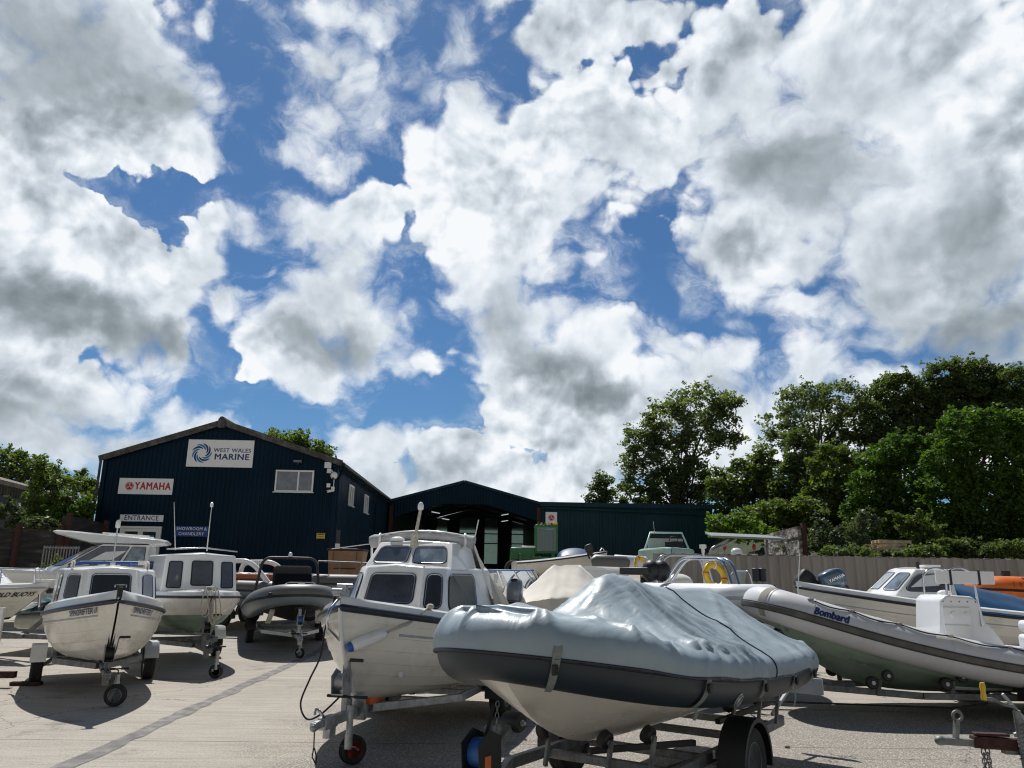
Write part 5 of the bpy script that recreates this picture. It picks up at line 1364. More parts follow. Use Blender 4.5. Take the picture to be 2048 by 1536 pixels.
    b = MB(); z = lambda *p: Vector(p); pts = [z(4.30, -.06, 1.48), z(4.38, -.10, 1.2), z(4.40, -.12, .95), z(4.42, -.20, .75), z(4.44, -.26, .55), z(4.42, -.20, .42), z(4.36, -.10, .45), z(4.2, 0, .58)]
    from mathutils.geometry import interpolate_bezier
    sm_ = [];
    for i in range(len(pts) - 1):
        p0 = pts[max(0, i - 1)]; p1 = pts[i]; p2 = pts[i + 1]; p3 = pts[min(len(pts) - 1, i + 2)]
        sm_ += list(interpolate_bezier(p1, p1 + (p2 - p0) / 6, p2 - (p3 - p1) / 6, p2, 7))[:-1]
    b.tube(sm_ + [pts[-1]], .009, 6); b.build('line', MAT['brope'], ln, smooth=60)
    tr = trailer('galvanised trailer with red hubbed jockey wheel under the wheelhouse boat', loc, rz, 1.3, 4.62, zr=.36, half=.62, track=.82, r=.30, tw=.18, mat='galv', guard='round', post=(4.05, .40, .90, -.02), xs=.1, xv=3.3, cross=(.3, 1.9, 2.6), jock=dict(c=(4.20, .12, 0), h=.52, r=.125, w=.10, rim='rimred', wheel_dx=-.10, hl=.16, yaw=R(-35)), strap='galv', rollers=[((3.1, 0, .42), .05, .1), ((2.3, 0, .40), .05, .1)], zc=.40)
    b = MB(); b.box((3.45, 0, .47), (.36, .16, .08)); b.build('light_box', MAT['orange'], tr, bevel=.015)
    b = MB(); b.box((3.80, .0, .45), (.06, .18, .26), (0, R(20), 0)); b.build('keel_rest', MAT['galv'], tr, bevel=.01)
    b = MB(); b.tube([(4.65, .0, .36), (4.68, .02, .25), (4.72, .03, .18), (4.70, .06, .12), (4.66, .04, .17), (4.67, .02, .24)], .006, 5); b.build('breakaway_cable', MAT['brope'], tr)
MAT['canopyg'] = M_('folded_grey_canvas', (.42, .42, .43), .8, var=.15, vscale=6, bump=.3, bscale=18)
MAT['canvas'] = M_('faded_canvas', (.30, .28, .25), .85, var=.15, vscale=4, bump=.3, bscale=20)
MAT['glassd'] = M_('dark_blue_window', (.035, .042, .06), .06, spec=.9, coat=.6, var=.4, vscale=2.5)
MAT['glassg'] = M_('green_black_window', (.012, .022, .016), .12, spec=.25, coat=0, var=.6, vscale=5)  # green-black of reflected trees put into the pane colour
MAT['glassm'] = M_('pale_window', (.20, .25, .30), .05, spec=.9, coat=.6, var=.5, vscale=4)
MAT['rimred'] = M_('red_rim', (.42, .02, .02), .4)
cabin_boat_b()

# ================================================================== covered inflatable, right foreground
from mathutils import noise as mn
def cover_material():
    m = M_('grey_blue_tarpaulin', (.32, .39, .43), .42, spec=.45); nt = m.node_tree; k = NT(nt); b = nt.nodes['Principled BSDF']
    tc = k.n('ShaderNodeTexCoord').outputs['Object']
    c = k.mix(k.mr(k.noise(tc, 1.4, 5, .6), .35, .7), (.265, .335, .38, 1), (.335, .41, .455, 1))
    c = k.mix(k.math('MULTIPLY', k.mr(k.noise(tc, 5, 6, .7), .58, .75), .35), c, (.22, .26, .28, 1))
    k.link(c, b.inputs['Base Color']); k.link(k.mr(k.noise(tc, 3, 4, .6), .3, .7, .34, .52), b.inputs['Roughness'])
    bn = k.n('ShaderNodeBump'); bn.inputs['Strength'].default_value = .5; bn.inputs['Distance'].default_value = .012
    w = k.noise(k.vmath('MULTIPLY', tc, (1.6, 4, 2.5)), 1.0, 3, .5, .8)
    k.link(k.math('ADD', k.math('MULTIPLY', w, 3.0), k.math('MULTIPLY', k.noise(tc, 90, 2, .5), .12)), bn.inputs['Height']); k.link(bn.outputs[0], b.inputs['Normal'])
    return m
MAT['cover'] = cover_material()
MAT['tubedark'] = M_('charcoal_tube_fabric', (.018, .029, .038), .5, var=.12, vscale=2, dirt=(.05, .055, .055), dscale=3, damt=.3, bump=.1, bscale=150)
MAT['strapm'] = M_('grey_webbing', (.20, .22, .21), .8, var=.15, vscale=30)

def covered_rib():
    loc, rz = (2.48, 8.45, 0), R(234)
    t = thing('covered_inflatable', 'large inflatable boat under a tied grey blue cover in the right foreground', 'boat', loc, rz)
    rb = Rib(4.34, 1.90, .205, .87, 1.24, zp=2.4, nose=.98, tm=.5)
    rb.build(t, [MAT['tubedark']], cone=.30)
    rib_hull(t, rb, .50, [MAT['gelc'], MAT['gelc']], name='hull')
    rb.strip(t, MAT['black'], 6, .07, .016, .0, 1.0, 'rubbing_strake')
    # --- the cover: lies on the tubes and hangs tent-like from the console
    prof = [(-.32, .98), (-.12, 1.2), (.08, 1.46), (.3, 1.60), (.6, 1.60), (1.2, 1.60), (1.7, 1.62), (2.0, 1.66), (2.25, 1.735), (2.5, 1.745), (2.65, 1.71), (2.85, 1.58), (3.05, 1.46), (3.25, 1.40), (3.45, 1.41), (3.65, 1.49), (3.9, 1.53), (4.15, 1.50), (4.42, 1.44), (5, 1.44)]
    def ridge(x):
        for (xa, za), (xb, zb) in zip(prof[:-1], prof[1:]):
            if x <= xb: return lerp(za, zb, sm((x - xa) / (xb - xa)) * .5 + .5 * clamp((x - xa) / (xb - xa)))
        return prof[-1][1]
    XP = 2.42
    def fold(x, y, amp=1.0):
        # taut straight creases fan out from the two high points down to the hem
        h = 0.0
        for (cx, cr) in CR:
            dx = x - cx; d = math.hypot(y, dx)
            if d < .02: continue
            th = math.atan2(y, dx)
            for (a0, am, wd, d0, d1) in cr:
                q = (th - a0 + PI) % (2 * PI) - PI
                if abs(q) > 1.2: continue
                off = abs(math.sin(q)) * d / (wd * (.6 + .5 * d))
                if off < 4: h += am * math.exp(-off ** 1.3) * sm(d / .22) * sm((d1 - d) / .5) * (sm((d - d0) / .3) if d0 else 1)
        return amp * h + .012 * mn.noise(Vector((x * 1.2, y * 1.7, 1))) + .005 * mn.noise(Vector((x * 4, y * 5, 3)))
    cr_rng = random.Random(11)
    def fan(n, amx, reach):
        out = []
        for sd in (1, -1):
            for k in range(n):
                out.append((sd * R(lerp(14, 168, (k + cr_rng.uniform(.15, .85)) / n)), cr_rng.uniform(.35, 1) * amx, cr_rng.uniform(.035, .075), cr_rng.choice((0, 0, .25, .5)), cr_rng.uniform(.9, reach)))
        return out
    CR = [(XP, fan(13, .050, 2.6)), (.32, fan(9, .036, 1.9)), (1.3, fan(6, .022, 1.5))]
    NU, NA, NM = 230, 11, 46
    rows = []
    sag = [.0] * 3
    for i in range(-6, NU + 1):
        u = clamp(i / NU) * .5; row = []
        back = 0 if i >= 0 else -i / 6 * .30
        xc = rb.center(u).x - back
        for side in (1, -1):
            uu = u if side == 1 else 1 - u
            part = []
            for a in range(NA):
                ph = a / (NA - 1)
                lo = 3 + 5 * mn.noise(Vector((xc * 1.7, side * 3.0, 0))) - (6 if xc < .3 else 0)
                ang = lerp(lo, lerp(50, 76, sm((xc - 3.3) / .5)), ph)
                gather = .006 * mn.noise(Vector((xc * 5.5, side * 2, ang * .012))) + .012 * (1 - abs(mn.noise(Vector((xc * 3.1 + ang * .008, side * 5, 2))) * 2)) * (.4 + .6 * ph)
                p0_ = rb.surf(uu, R(ang), 0); o = .018 + gather * .55 + .02 * math.sin(PI * ph) + .03 * sm((xc - 3.2) / .4) * ph + max(-.010, fold(p0_.x, p0_.y + (.10 if side == 1 else -.10) * (1 - ph)) * (.45 + .5 * ph)) + (.05 * ph ** 1.5 * max(0, 1 - abs(mn.noise(Vector((uu * 38, 3, ang * .006)))) * 2.4) ** 2) * sm((xc - 3.0) / .5)
                p = rb.surf(uu, R(ang), o)
                if back: p.x -= back; p.y *= (1 - .10 * (back / .3) ** 2); p.z -= .10 * (back / .3) ** 2
                part.append(p)
            row.append(part)
        pt, st = row[0][-1], row[1][-1]
        mid = []
        yw = max(.001, abs(pt.y)); zr = lerp(pt.z + .015, ridge(xc), sm((yw - .05) / .5))
        for k in range(1, NM):
            s_ = 1 - 2 * k / NM; a = abs(s_)
            e = 1.42 - .30 * sm(abs(xc - XP) / .8) + .5 * sm((xc - 3.2) / .3)
            base = pt.z if s_ > 0 else st.z
            z = base + (zr - base) * (1 - a) ** e
            # round off the very top
            z -= .03 * max(0, 1 - a / .12) * sm(1 - abs(xc - XP) / .6)
            y = yw * s_; x = xc if a < 1 else xc
            xx = lerp(pt.x, st.x, k / NM)
            f = fold(xx, y)
            z += f
            if xc < 3.2:        # the sheet rests on the tube, never inside it
                cy = abs(rb.center(u).y); r_ = rb.rad(u) + .014; dy = abs(y) - cy
                if abs(dy) < r_: z = max(z, rb.center(u).z + math.sqrt(r_ * r_ - dy * dy))
            mid.append(Vector((xx + f * .3 * (1 if xx > XP else -1), y + math.copysign(f * .3, s_), z)))
        rows.append(row[0] + mid + row[1][::-1])
    b = MB(); w = len(rows[0]); b.add([p for r in rows for p in r], [(i * w + j, i * w + j + 1, (i + 1) * w + j + 1, (i + 1) * w + j) for i in range(len(rows) - 1) for j in range(w - 1)])
    b.add(rows[0], [tuple(range(w))])
    cv = b.build('cover', MAT['cover'], t, smooth=180)
    # hem piping and seams
    b = MB(); b.tube([r[0] + Vector((0, 0, -.004)) for r in rows[6:]] + [r[-1] + Vector((0, 0, -.004)) for r in rows[6:]][::-1], .010, 6); b.build('hem', MAT['navy'], cv, smooth=60)
    b = MB(); j = 6 + 62; b.tube([p + (p - Vector((p.x, 0, .9))).normalized() * .004 for p in rows[j]], .006, 5); b.build('seam', MAT['navy'], cv, smooth=60)
    # tie-down straps
    def strap(u, a1, ln=0, side=1):
        b = MB(); hw = .018; vs = []; n = 16; du = hw / 5.2
        for k in range(n + 1):
            a = R(lerp(24, a1, k / n)); uu = u if side == 1 else 1 - u
            vs += [rb.surf(uu - du, a, .045 - .028 * sm(k / 6)), rb.surf(uu + du, a, .045 - .028 * sm(k / 6))]
        if ln:
            q0, q1 = vs[-2].copy(), vs[-1].copy()
            vs += [q0 + Vector((.01, .02, -ln * .5)), q1 + Vector((.0, .02, -ln * .5)), q0 + Vector((.02, .0, -ln)), q1 + Vector((.0, .0, -ln))]
        b.add(vs, [(2 * k, 2 * k + 1, 2 * k + 3, 2 * k + 2) for k in range(len(vs) // 2 - 1)]); s_ = b.build('tie_strap', MAT['strapm'], t, smooth=60)
        p = rb.surf(u if side == 1 else 1 - u, R(-14), .032); b = MB(); b.box(p, (.05, .02, .06)); b.build('buckle', MAT['black'], s_, bevel=.004)
    strap(.43, -75); strap(.275, -60, .08); strap(.16, -40, .02); strap(.075, -30, .16); strap(.01, -25, .14)
    b = MB(); p = rb.surf(.205, R(-42), .006); M = Matrix.Translation(p) @ Vector((.809 * 0, 1, -.6)).to_track_quat('Z', 'Y').to_matrix().to_4x4()
    b.tube([M @ Vector((.045 * math.cos(a), .045 * math.sin(a), .012)) for a in [2 * PI * k / 18 for k in range(18)]], .006, 6, closed=True); b.lathe([(.06, 0), (.055, .004), (0, .004)], 16, M); b.build('lifting_ring', MAT['galv'], t, smooth=50)
    # --- trailer
    tr = trailer('black wheeled trailer with blue strap winch under the covered inflatable', loc, rz, 1.85, 4.95, zr=.34, half=.56, track=.80, r=.285, tw=.165, mat='galvd', guard='round', post=None, xs=.0, xv=4.2, cross=(.2, 1.0, 2.6), zc=.24, wrim='galvd')
    b = MB(); b.bar((4.28, 0, .10), (4.14, 0, .80), .08, .07, up=(1, 0, 0)); b.bar((4.20, 0, .60), (3.96, 0, .76), .05, .06); b.build('winch_post', MAT['galvd'], tr, bevel=.006)
    winch(tr, (4.24, .0, .66), 'black', 'blue', 1.15, handle=False)
    b = MB(); b.box((4.28, .066, .61), (.06, .004, .09)); b.build('warning_label', MAT['orange'], tr)
    roller(tr, (3.92, 0, .79), .062, .13); b = MB(); b.tube([(3.92, -.09, .79), (3.92, .09, .79)], .012, 8); b.build('roller_pin', MAT['galv'], tr)
    chain(tr, (4.14, .03, .94), (4.26, .08, .12), 26)
    b = MB(); b.bar((4.14, .0, .92), (4.22, .0, .74), .03, .006, up=(0, 1, 0)); b.build('winch_strap', MAT['brope'], tr)
    for c, a in (((3.15, .25, .60), .5), ((2.9, .46, .62), .5), ((1.1, .42, .60), .4), ((.75, .55, .64), .4), ((.35, .6, .66), .3), ((3.15, -.25, .60), -.5), ((.8, -.5, .62), -.4)):
        roller(tr, c, .062, .07, (.1, 1, -a)); b = MB(); b.bar((c[0] - .02, c[1], .36), (c[0], c[1] + .05, c[2]), .03, .03); b.build('roller_bracket', MAT['galvd'], tr, bevel=.004)
    b = MB(); b.bar((3.1, .1, .50), (2.2, .52, .47), .045, .04); b.build('rocker_arm', MAT['black'], tr); b = MB(); b.bar((.2, .5, .52), (1.4, .42, .5), .045, .04); b.build('rocker_arm', MAT['black'], tr)
    b = MB(); b.box((2.75, .45, .335), (.9, .012, .075), (0, 0, R(-9))); p = b.build('reflector_panel', MAT['galvd'], tr, bevel=.004)
    b = MB(); b.box((2.25, .545, .345), (.07, .02, .06), (0, 0, 0)); b.build('side_reflector', MAT['orange'], tr, bevel=.004)
    b = MB(); b.box((1.98, .60, .36), (.04, .02, .06)); b.build('serial_plate', MAT['gelw'], tr)
    b = MB(); b.box((-.55, .60, .62), (.03, .50, .16)); b.bar((-.5, .5, .56), (.1, .5, .40), .03, .03); b.build('light_board', MAT['deckgrey'], tr, bevel=.004)
covered_rib()

# ================================================================== long grey inflatable on the right
MAT['tubew'] = M_('pale_grey_tube_fabric', (.62, .625, .65), .48, var=.05, vscale=2, dirt=(.42, .38, .34), dscale=1.6, damt=.35, bump=.08, bscale=150)
def green_hull():
    m = M_('weathered_green_antifouling', (.22, .32, .24), .75); nt = m.node_tree; k = NT(nt); b = nt.nodes['Principled BSDF']
    tc = k.n('ShaderNodeTexCoord').outputs['Object']
    c = k.ramp(k.noise(tc, 1.6, 7, .65), [(.3, (.16, .22, .17)), (.5, (.28, .37, .29)), (.7, (.36, .46, .36))])
    c = k.mix(k.math('MULTIPLY', k.mr(k.noise(k.vmath('MULTIPLY', tc, (1, 1, 3)), 2.2, 6, .7), .55, .7), .7), c, (.045, .055, .045, 1))
    k.link(c, b.inputs['Base Color']); return m
MAT['greenhull'] = green_hull()
MAT['strake'] = M_('brown_grey_strake', (.11, .10, .085), .6, var=.3, vscale=5)
def long_rib():
    loc, rz = (9.35, 10.95, 0), R(178)
    t = thing('inflatable_boat', 'long pale grey rigid inflatable with green hull and white console, on the trailer at right', 'boat', loc, rz)
    rb = Rib(5.74, 2.15, .245, .50, 1.38, zp=2.3, nose=.66, tm=.5)
    rb.build(t, [MAT['tubew']], cone=.4); rib_hull(t, rb, .24, [MAT['greenhull'], MAT['greenhull']], rake=.6)
    rb.strip(t, MAT['navy'], -2, .115, .018, name='rubbing_strake'); rb.strip(t, MAT['strake'], -2, .075, .030, name='strake_insert')
    for u in (.08, .16, .235, .31, .39, .455, .545, .61, .69): rb.band(t, MAT['tubew'], u, w=.05)
    rb.band(t, MAT['canvas'], .462, -40, 130, .10, .008, 'bow_patch')
    us = [.03 + .052 * i for i in range(8)]; rb.grabline(t, us, 66)
    for u in us:
        b = MB(); p = rb.surf(u, R(66), .01); b.ellipsoid(p, (.045, .03, .018), 10, 6); b.build('rope_patch', MAT['canvas'], t, smooth=180)
    b = MB(); pp = [rb.surf(.235 + .006 * k, R(52 - 3 * abs(k)), .012) for k in range(-3, 4)]; b.tube(pp, .014, 8); b.build('lifting_handle', MAT['gel'], t, smooth=60)
    cu = text_mesh('lettering', 'Bombard', .15, MAT['textnavy'], t, Matrix(), extrude=0, bold=.010, shear=.1, sx=.92, warp=lambda p: rb.surf(.365 - p.x / 12.4, R(25) + p.y / .25, .004))
    # console
    X = 2.88
    b = MB(); pr = [(X + .34, .30), (X + .33, 1.05), (X + .29, 1.46), (X + .20, 1.53), (X - .16, 1.51), (X - .25, 1.42), (X - .28, 1.18), (X - .38, 1.10), (X - .52, .88), (X - .54, .30)]
    b.prism([(x, z) for x, z in pr], .70, Matrix.Translation((0, .35, 0)) @ Matrix.Rotation(PI / 2, 4, 'X')); cs = b.build('console', MAT['gelw'], t, bevel=.035, seg=3)
    b = MB(); b.box((X + .10, .36, 1.12), (.38, .02, .50)); b.build('console_hatch', MAT['gelw'], cs, bevel=.02)
    b = MB(); b.box((X + .12, .375, 1.02), (.34, .02, .24)); b.build('console_hatch', MAT['gel'], cs, bevel=.03)
    for dx in (-.02, .16):
        b = MB(); b.lathe([(.04, 0), (.035, .03), (0, .035)], 12, Matrix.Translation((X + dx, .37, 1.27)) @ Matrix.Rotation(-PI / 2, 4, 'X')); b.build('switch_knob', MAT['gel'], cs, smooth=50)
    for q in range(5): b = MB(); b.ellipsoid((X + .26 - q * .11, .352, 1.44), (.010, .006, .010), 8, 6); b.build('fixing_bolt', MAT['galvd'], cs)
    b = MB(); b.ellipsoid((X + .04, 0, 1.54), (.10, .08, .05)); b.build('compass', MAT['gel'], cs, smooth=180)
    for sy in (1, -1):
        b = MB(); hp = [(X + .17, sy * .30, 1.50)] + [Vector((X - .03 + .19 * math.cos(a), sy * .30, 1.74 + .15 * math.sin(a))) for a in [PI * k / 12 for k in range(13)]] + [(X - .23, sy * .365, 1.12)]
        b.tube(hp, .016, 8); b.build('grab_hoop', MAT['steel'], cs, smooth=60)
    lb = thing('light_board', 'white trailer light board strapped to the steel hoop above the white console', 'light board', loc, rz)
    b = MB(); b.box((X - .08, .34, 1.76), (.80, .03, .17)); b.build('board', MAT['signw'], lb, bevel=.006)
    for dx in (.12, -.27): b = MB(); b.box((X + dx, .34, 1.76), (.03, .04, .20)); b.build('strap', MAT['black'], lb)
    # seat and cushion aft
    b = MB(); b.box((1.45, 0, .75), (.7, .6, .5)); b.build('seat_box', MAT['gelw'], t, bevel=.05, seg=3)
    c = thing('seat_cushion', 'long rounded white cushion lying on the stern seat at the right edge', 'cushion', loc, rz); b = MB(); b.box((1.45, .2, 1.12), (.95, .55, .16)); b.build('cushion', MAT['gelw'], c, bevel=.06, seg=4)
    b = MB(); b.tube(arc_pts((1.85, .48, 1.0), (1.5, .5, .95), -.02), .03, 8); b.build('blue_strap', MAT['blue'], c)
    tr = trailer('long weathered trailer under the long pale grey inflatable at right', loc, rz, 2.2, 6.4, zr=.26, half=.62, track=.93, r=.31, tw=.20, mat='galvd', guard='round', post=(6.0, .3, 1.0, .05), xs=.0, cross=(.3, 1.2, 3.0), zc=.30)
    for x in (3.3, 4.25):
        for sd in (1, -1):
            b = MB(); b.bar((x, sd * .60, .26), (x, sd * .66, .46), .05, .05); b.build('roller_bracket', MAT['galvd'], tr)
            roller(tr, (x + .09, sd * .66, .42), .08, .08); roller(tr, (x - .07, sd * .76, .52), .07, .07)
    for x in (5.1,): roller(tr, (x, .0, .36), .06, .12)
    b = MB(); b.tube([(6.9, .2, .12), (5.5, .75, .18), (3.4, .72, .14), (2.9, .7, .2)], .012, 6); b.build('trailer_cable', MAT['brope'], tr)
long_rib()

# ================================================================== boats further back
def HD(deg): a = R(deg); return Vector((math.cos(a), math.sin(a), 0)), Vector((-math.sin(a), math.cos(a), 0))
def place_tip(px, py, Y, deg, L):
    "transom position so that the bow tip stands at this photograph point"
    p = P(px, py, Y); f, _ = HD(deg); q = p - f * L; return (q.x, q.y, 0), p.z

def cabin_boat_c():
    deg = -60; f, l = HD(deg); loc = (-6.98, 17.6, 0); rz = R(deg)
    t = thing('cabin_boat', 'white cabin boat seen bow on with flat dark windows and green bottom paint, second from left', 'boat', loc, rz)
    t['label'] = 'white cabin boat with flat dark windows, green bottom paint and ropes on its bow'
    h = Hull(4.6, 1.66, zk=(.62, .02), zs=(1.18, 1.26, 1.5), rake=.65, tr=.92, tm=.5, pb=3.2, fa=.52, gb=1.15, vee=.7, strakes=6, rk=1.3)
    h.build(t, [MAT['gelc'], MAT['greenhull']], qa=lambda q: .66 - .12 * q); h.deck(t, MAT['gel'], hcap=.10, inset=.12); h.rail(t, MAT['navy'], r=.024)
    cb = Cab([(1.25, [(3.62, .27), (3.46, .66), (1.6, .73)]), (1.97, [(3.46, .26), (3.32, .61), (1.6, .68)])]); cb.build(t, MAT['gelw'], bevel=.04, camber=.05)
    win(t, cb.quad(0, -1), .14, .86, .24, .86, .05, glass='glassd', frame='black', trim=False)
    for sd in (1, -1):
        win(t, cb.quad(0, 0, sd), .18, .82, .18, .84, .04, glass='glassd', trim=False)
        win(t, cb.quad(0, 1, sd), .06, .36, .2, .84, .05, glass='glassd', trim=False)
    for y in (-.62, -.2, .3, .62):
        pass
    b = MB(); b.tube([(3.35, -.62, 2.06), (3.42, 0, 2.10), (3.35, .62, 2.05)], .014, 6); b.build('roof_rail', MAT['steel'], t, smooth=60)
    for (x, y, z1, r_) in ((3.2, -.45, 2.92, .006), (3.2, .10, 2.86, .008)):
        b = MB(); b.tube([(x, y, 2.05), (x - .0, y - (.12 if y < 0 else 0), z1)], [r_ * 1.4, r_ * .7], 6); a = b.build('aerial', MAT['gel'], t)
        if y > 0: b = MB(); b.lathe([(0, 0), (.03, .01), (.03, .08), (0, .1)], 10, Matrix.Translation((x, y, z1))); b.build('masthead_light', MAT['gelw'], a, smooth=50)
    b = MB(); b.box((4.4, 0, 1.38), (.10, .08, .05)); b.tube([(4.4, -.07, 1.41), (4.4, .07, 1.41)], .014, 8); b.build('bow_cleat', MAT['galvd'], t)
    rp_ = thing('bow_ropes', 'loops of grey rope hanging down the bow of the second cabin boat', 'rope', loc, rz)
    rr = random.Random(5)
    for k in range(5):
        y0 = rr.uniform(-.10, .10); b = MB(); dz = rr.uniform(.35, .62)
        b.tube([(4.45 + .16 * math.sin(PI * q) + .02 * k, y0 + (.035 + .015 * k) * math.sin(2 * PI * q) * .8, 1.42 - dz * math.sin(PI * q)) for q in [i / 14 for i in range(15)]], .010, 6); b.build('rope_loop', MAT['rope'], rp_, smooth=60)
    tr = trailer('weathered trailer with a white mudguard and small jockey wheel under the second cabin boat', loc, rz, 1.45, 4.9, zr=.42, half=.56, track=.80, r=.26, tw=.16, mat='galvd', guard='flat', gmat=MAT['gelw'], post=(4.35, .42, .98, .05), xs=.1, xv=3.5, cross=(.3, 2.2, 3.0), strap='black', jock=dict(c=(4.95, .12, 0), h=.42, r=.11, w=.06, rim='galv', yaw=R(60)))
cabin_boat_c()

def cruiser_left():
    deg = -14; loc, zt = place_tip(97, 1175, 15.6, deg, 5.4); rz = R(deg)
    t = thing('cabin_cruiser', 'white cabin cruiser with OLD BUOYS lettering, cut off by the left edge', 'boat', loc, rz)
    h = Hull(5.4, 2.0, zk=(.62, .10), zs=(zt - .16, zt, 1.6), rake=.80, tr=.92, tm=.4, pb=2.0, fa=.55, gb=1.1, vee=.8, rk=1.1, strakes=7, sdep=.007)
    h.build(t, [MAT['gelc'], MAT['black']], qa=.12); h.deck(t, MAT['gelw'], hcap=.09, inset=.14); h.rail(t, MAT['deckgrey'], r=.02)
    z0 = zt + .02
    cb = Cab([(z0 - .1, [(4.55, .20), (4.2, .55), (1.5, .72)]), (z0 + .12, [(4.2, .22), (3.95, .52), (1.5, .68)]), (z0 + .46, [(3.78, .2), (3.55, .46), (1.6, .58)])]); cb.build(t, MAT['gelw'], bevel=.035)
    win(t, cb.quad(1, -1), .1, .9, .1, .85, .04, glass='glassm', frame='gel', trim=False)
    for sd in (1, -1):
        win(t, cb.quad(1, 0, sd), .12, .88, .12, .82, .05, glass='glassm', frame='gel', trim=False); win(t, cb.quad(1, 1, sd), .03, .45, .15, .8, .06, glass='glassm', frame='gel', trim=False)
    h.writing(t, 'OLD BUOYS', .12, MAT['textblack'], -1, .925, .80, name='lettering', sx=.95, shear=.15)
    # dark portlight in the topsides
    q = [h.pt(.80, .62, -1), h.pt(.84, .62, -1), h.pt(.84, .80, -1), h.pt(.80, .80, -1)]
    b = MB(); n = 20; cx, cq = .765, .50
    pts = [h.pt(cx + .040 * math.copysign(abs(math.cos(a)) ** .4, math.cos(a)), cq + .11 * math.copysign(abs(math.sin(a)) ** .4, math.sin(a)), -1, .018) for a in [2 * PI * k / n for k in range(n)]]
    b.add(pts, [tuple(range(n))[::-1]]); b.build('portlight', MAT['glassd'], t)
    zz = zt + .30
    pts = [(2.6, -.92, zz), (3.8, -.78, zz + .02), (4.7, -.45, zz + .04), (5.15, -.12, zz + .05), (5.2, 0, zz + .05), (5.15, .12, zz + .05), (4.7, .45, zz + .04), (3.8, .78, zz + .02)]
    b = MB(); b.tube(round_path(pts, .15), .013, 8)
    b.build('guard_rail', MAT['steel'], t, smooth=60)
    for x, y in ((3.8, -.78), (4.7, -.45), (5.15, -.12), (4.7, .45)): b = MB(); b.tube([(x, y, zz + .03), (x + .04, y * 1.05, zt + .06)], .011, 6); b.build('stanchion', MAT['steel'], t)
    b = MB(); b.tube([(5.1, .0, zt + .1), (5.42, 0, zt + .12)], .04, 8); b.box((5.3, 0, zt + .12), (.4, .16, .06)); b.build('bow_platform', MAT['gelw'], t, bevel=.015)
    tr = trailer('weathered trailer under the cabin cruiser at the left edge', loc, rz, 1.8, 6.3, zr=.42, half=.6, track=.85, r=.29, mat='galvd', post=(5.75, .42, 1.25, .12), xs=.1, strap='black')
    b = MB(); b.bar((5.75, .0, 1.0), (4.95, .1, .45), .06, .06); b.build('post_brace', MAT['galvd'], tr)
    yr = thing('yellow_rope_coil', 'bundle of yellow rope tied to the winch post left of the front cabin boat', 'rope', loc, rz)
    rr = random.Random(2)
    for k in range(7): b = MB(); b.tube([(5.70 + rr.uniform(-.1, .1), -.05 + .09 * math.cos(a + k), 1.10 + .10 * math.sin(a) + rr.uniform(-.02, .02)) for a in [2 * PI * q / 12 for q in range(12)]], .016, 6, closed=True); b.build('coil', MAT['yrope'], yr, smooth=60)
    b = MB(); b.tube([(5.70, -.1, 1.0), (5.78, -.12, .8), (5.85, -.1, .62)], .025, 6); b.build('tail', MAT['yrope'], yr, smooth=60)
    rd = thing('red_webbing', 'folded red webbing hanging below the yellow rope bundle', 'strap', loc, rz); b = MB(); b.box((5.87, -.1, .66), (.12, .03, .42), (0, R(8), 0)); b.box((5.90, -.13, .60), (.09, .03, .34), (0, R(14), .2)); b.build('webbing', MAT['redx'], rd, bevel=.01)
MAT['redx'] = M_('faded_red_webbing', (.22, .03, .025), .8, var=.2)
cruiser_left()

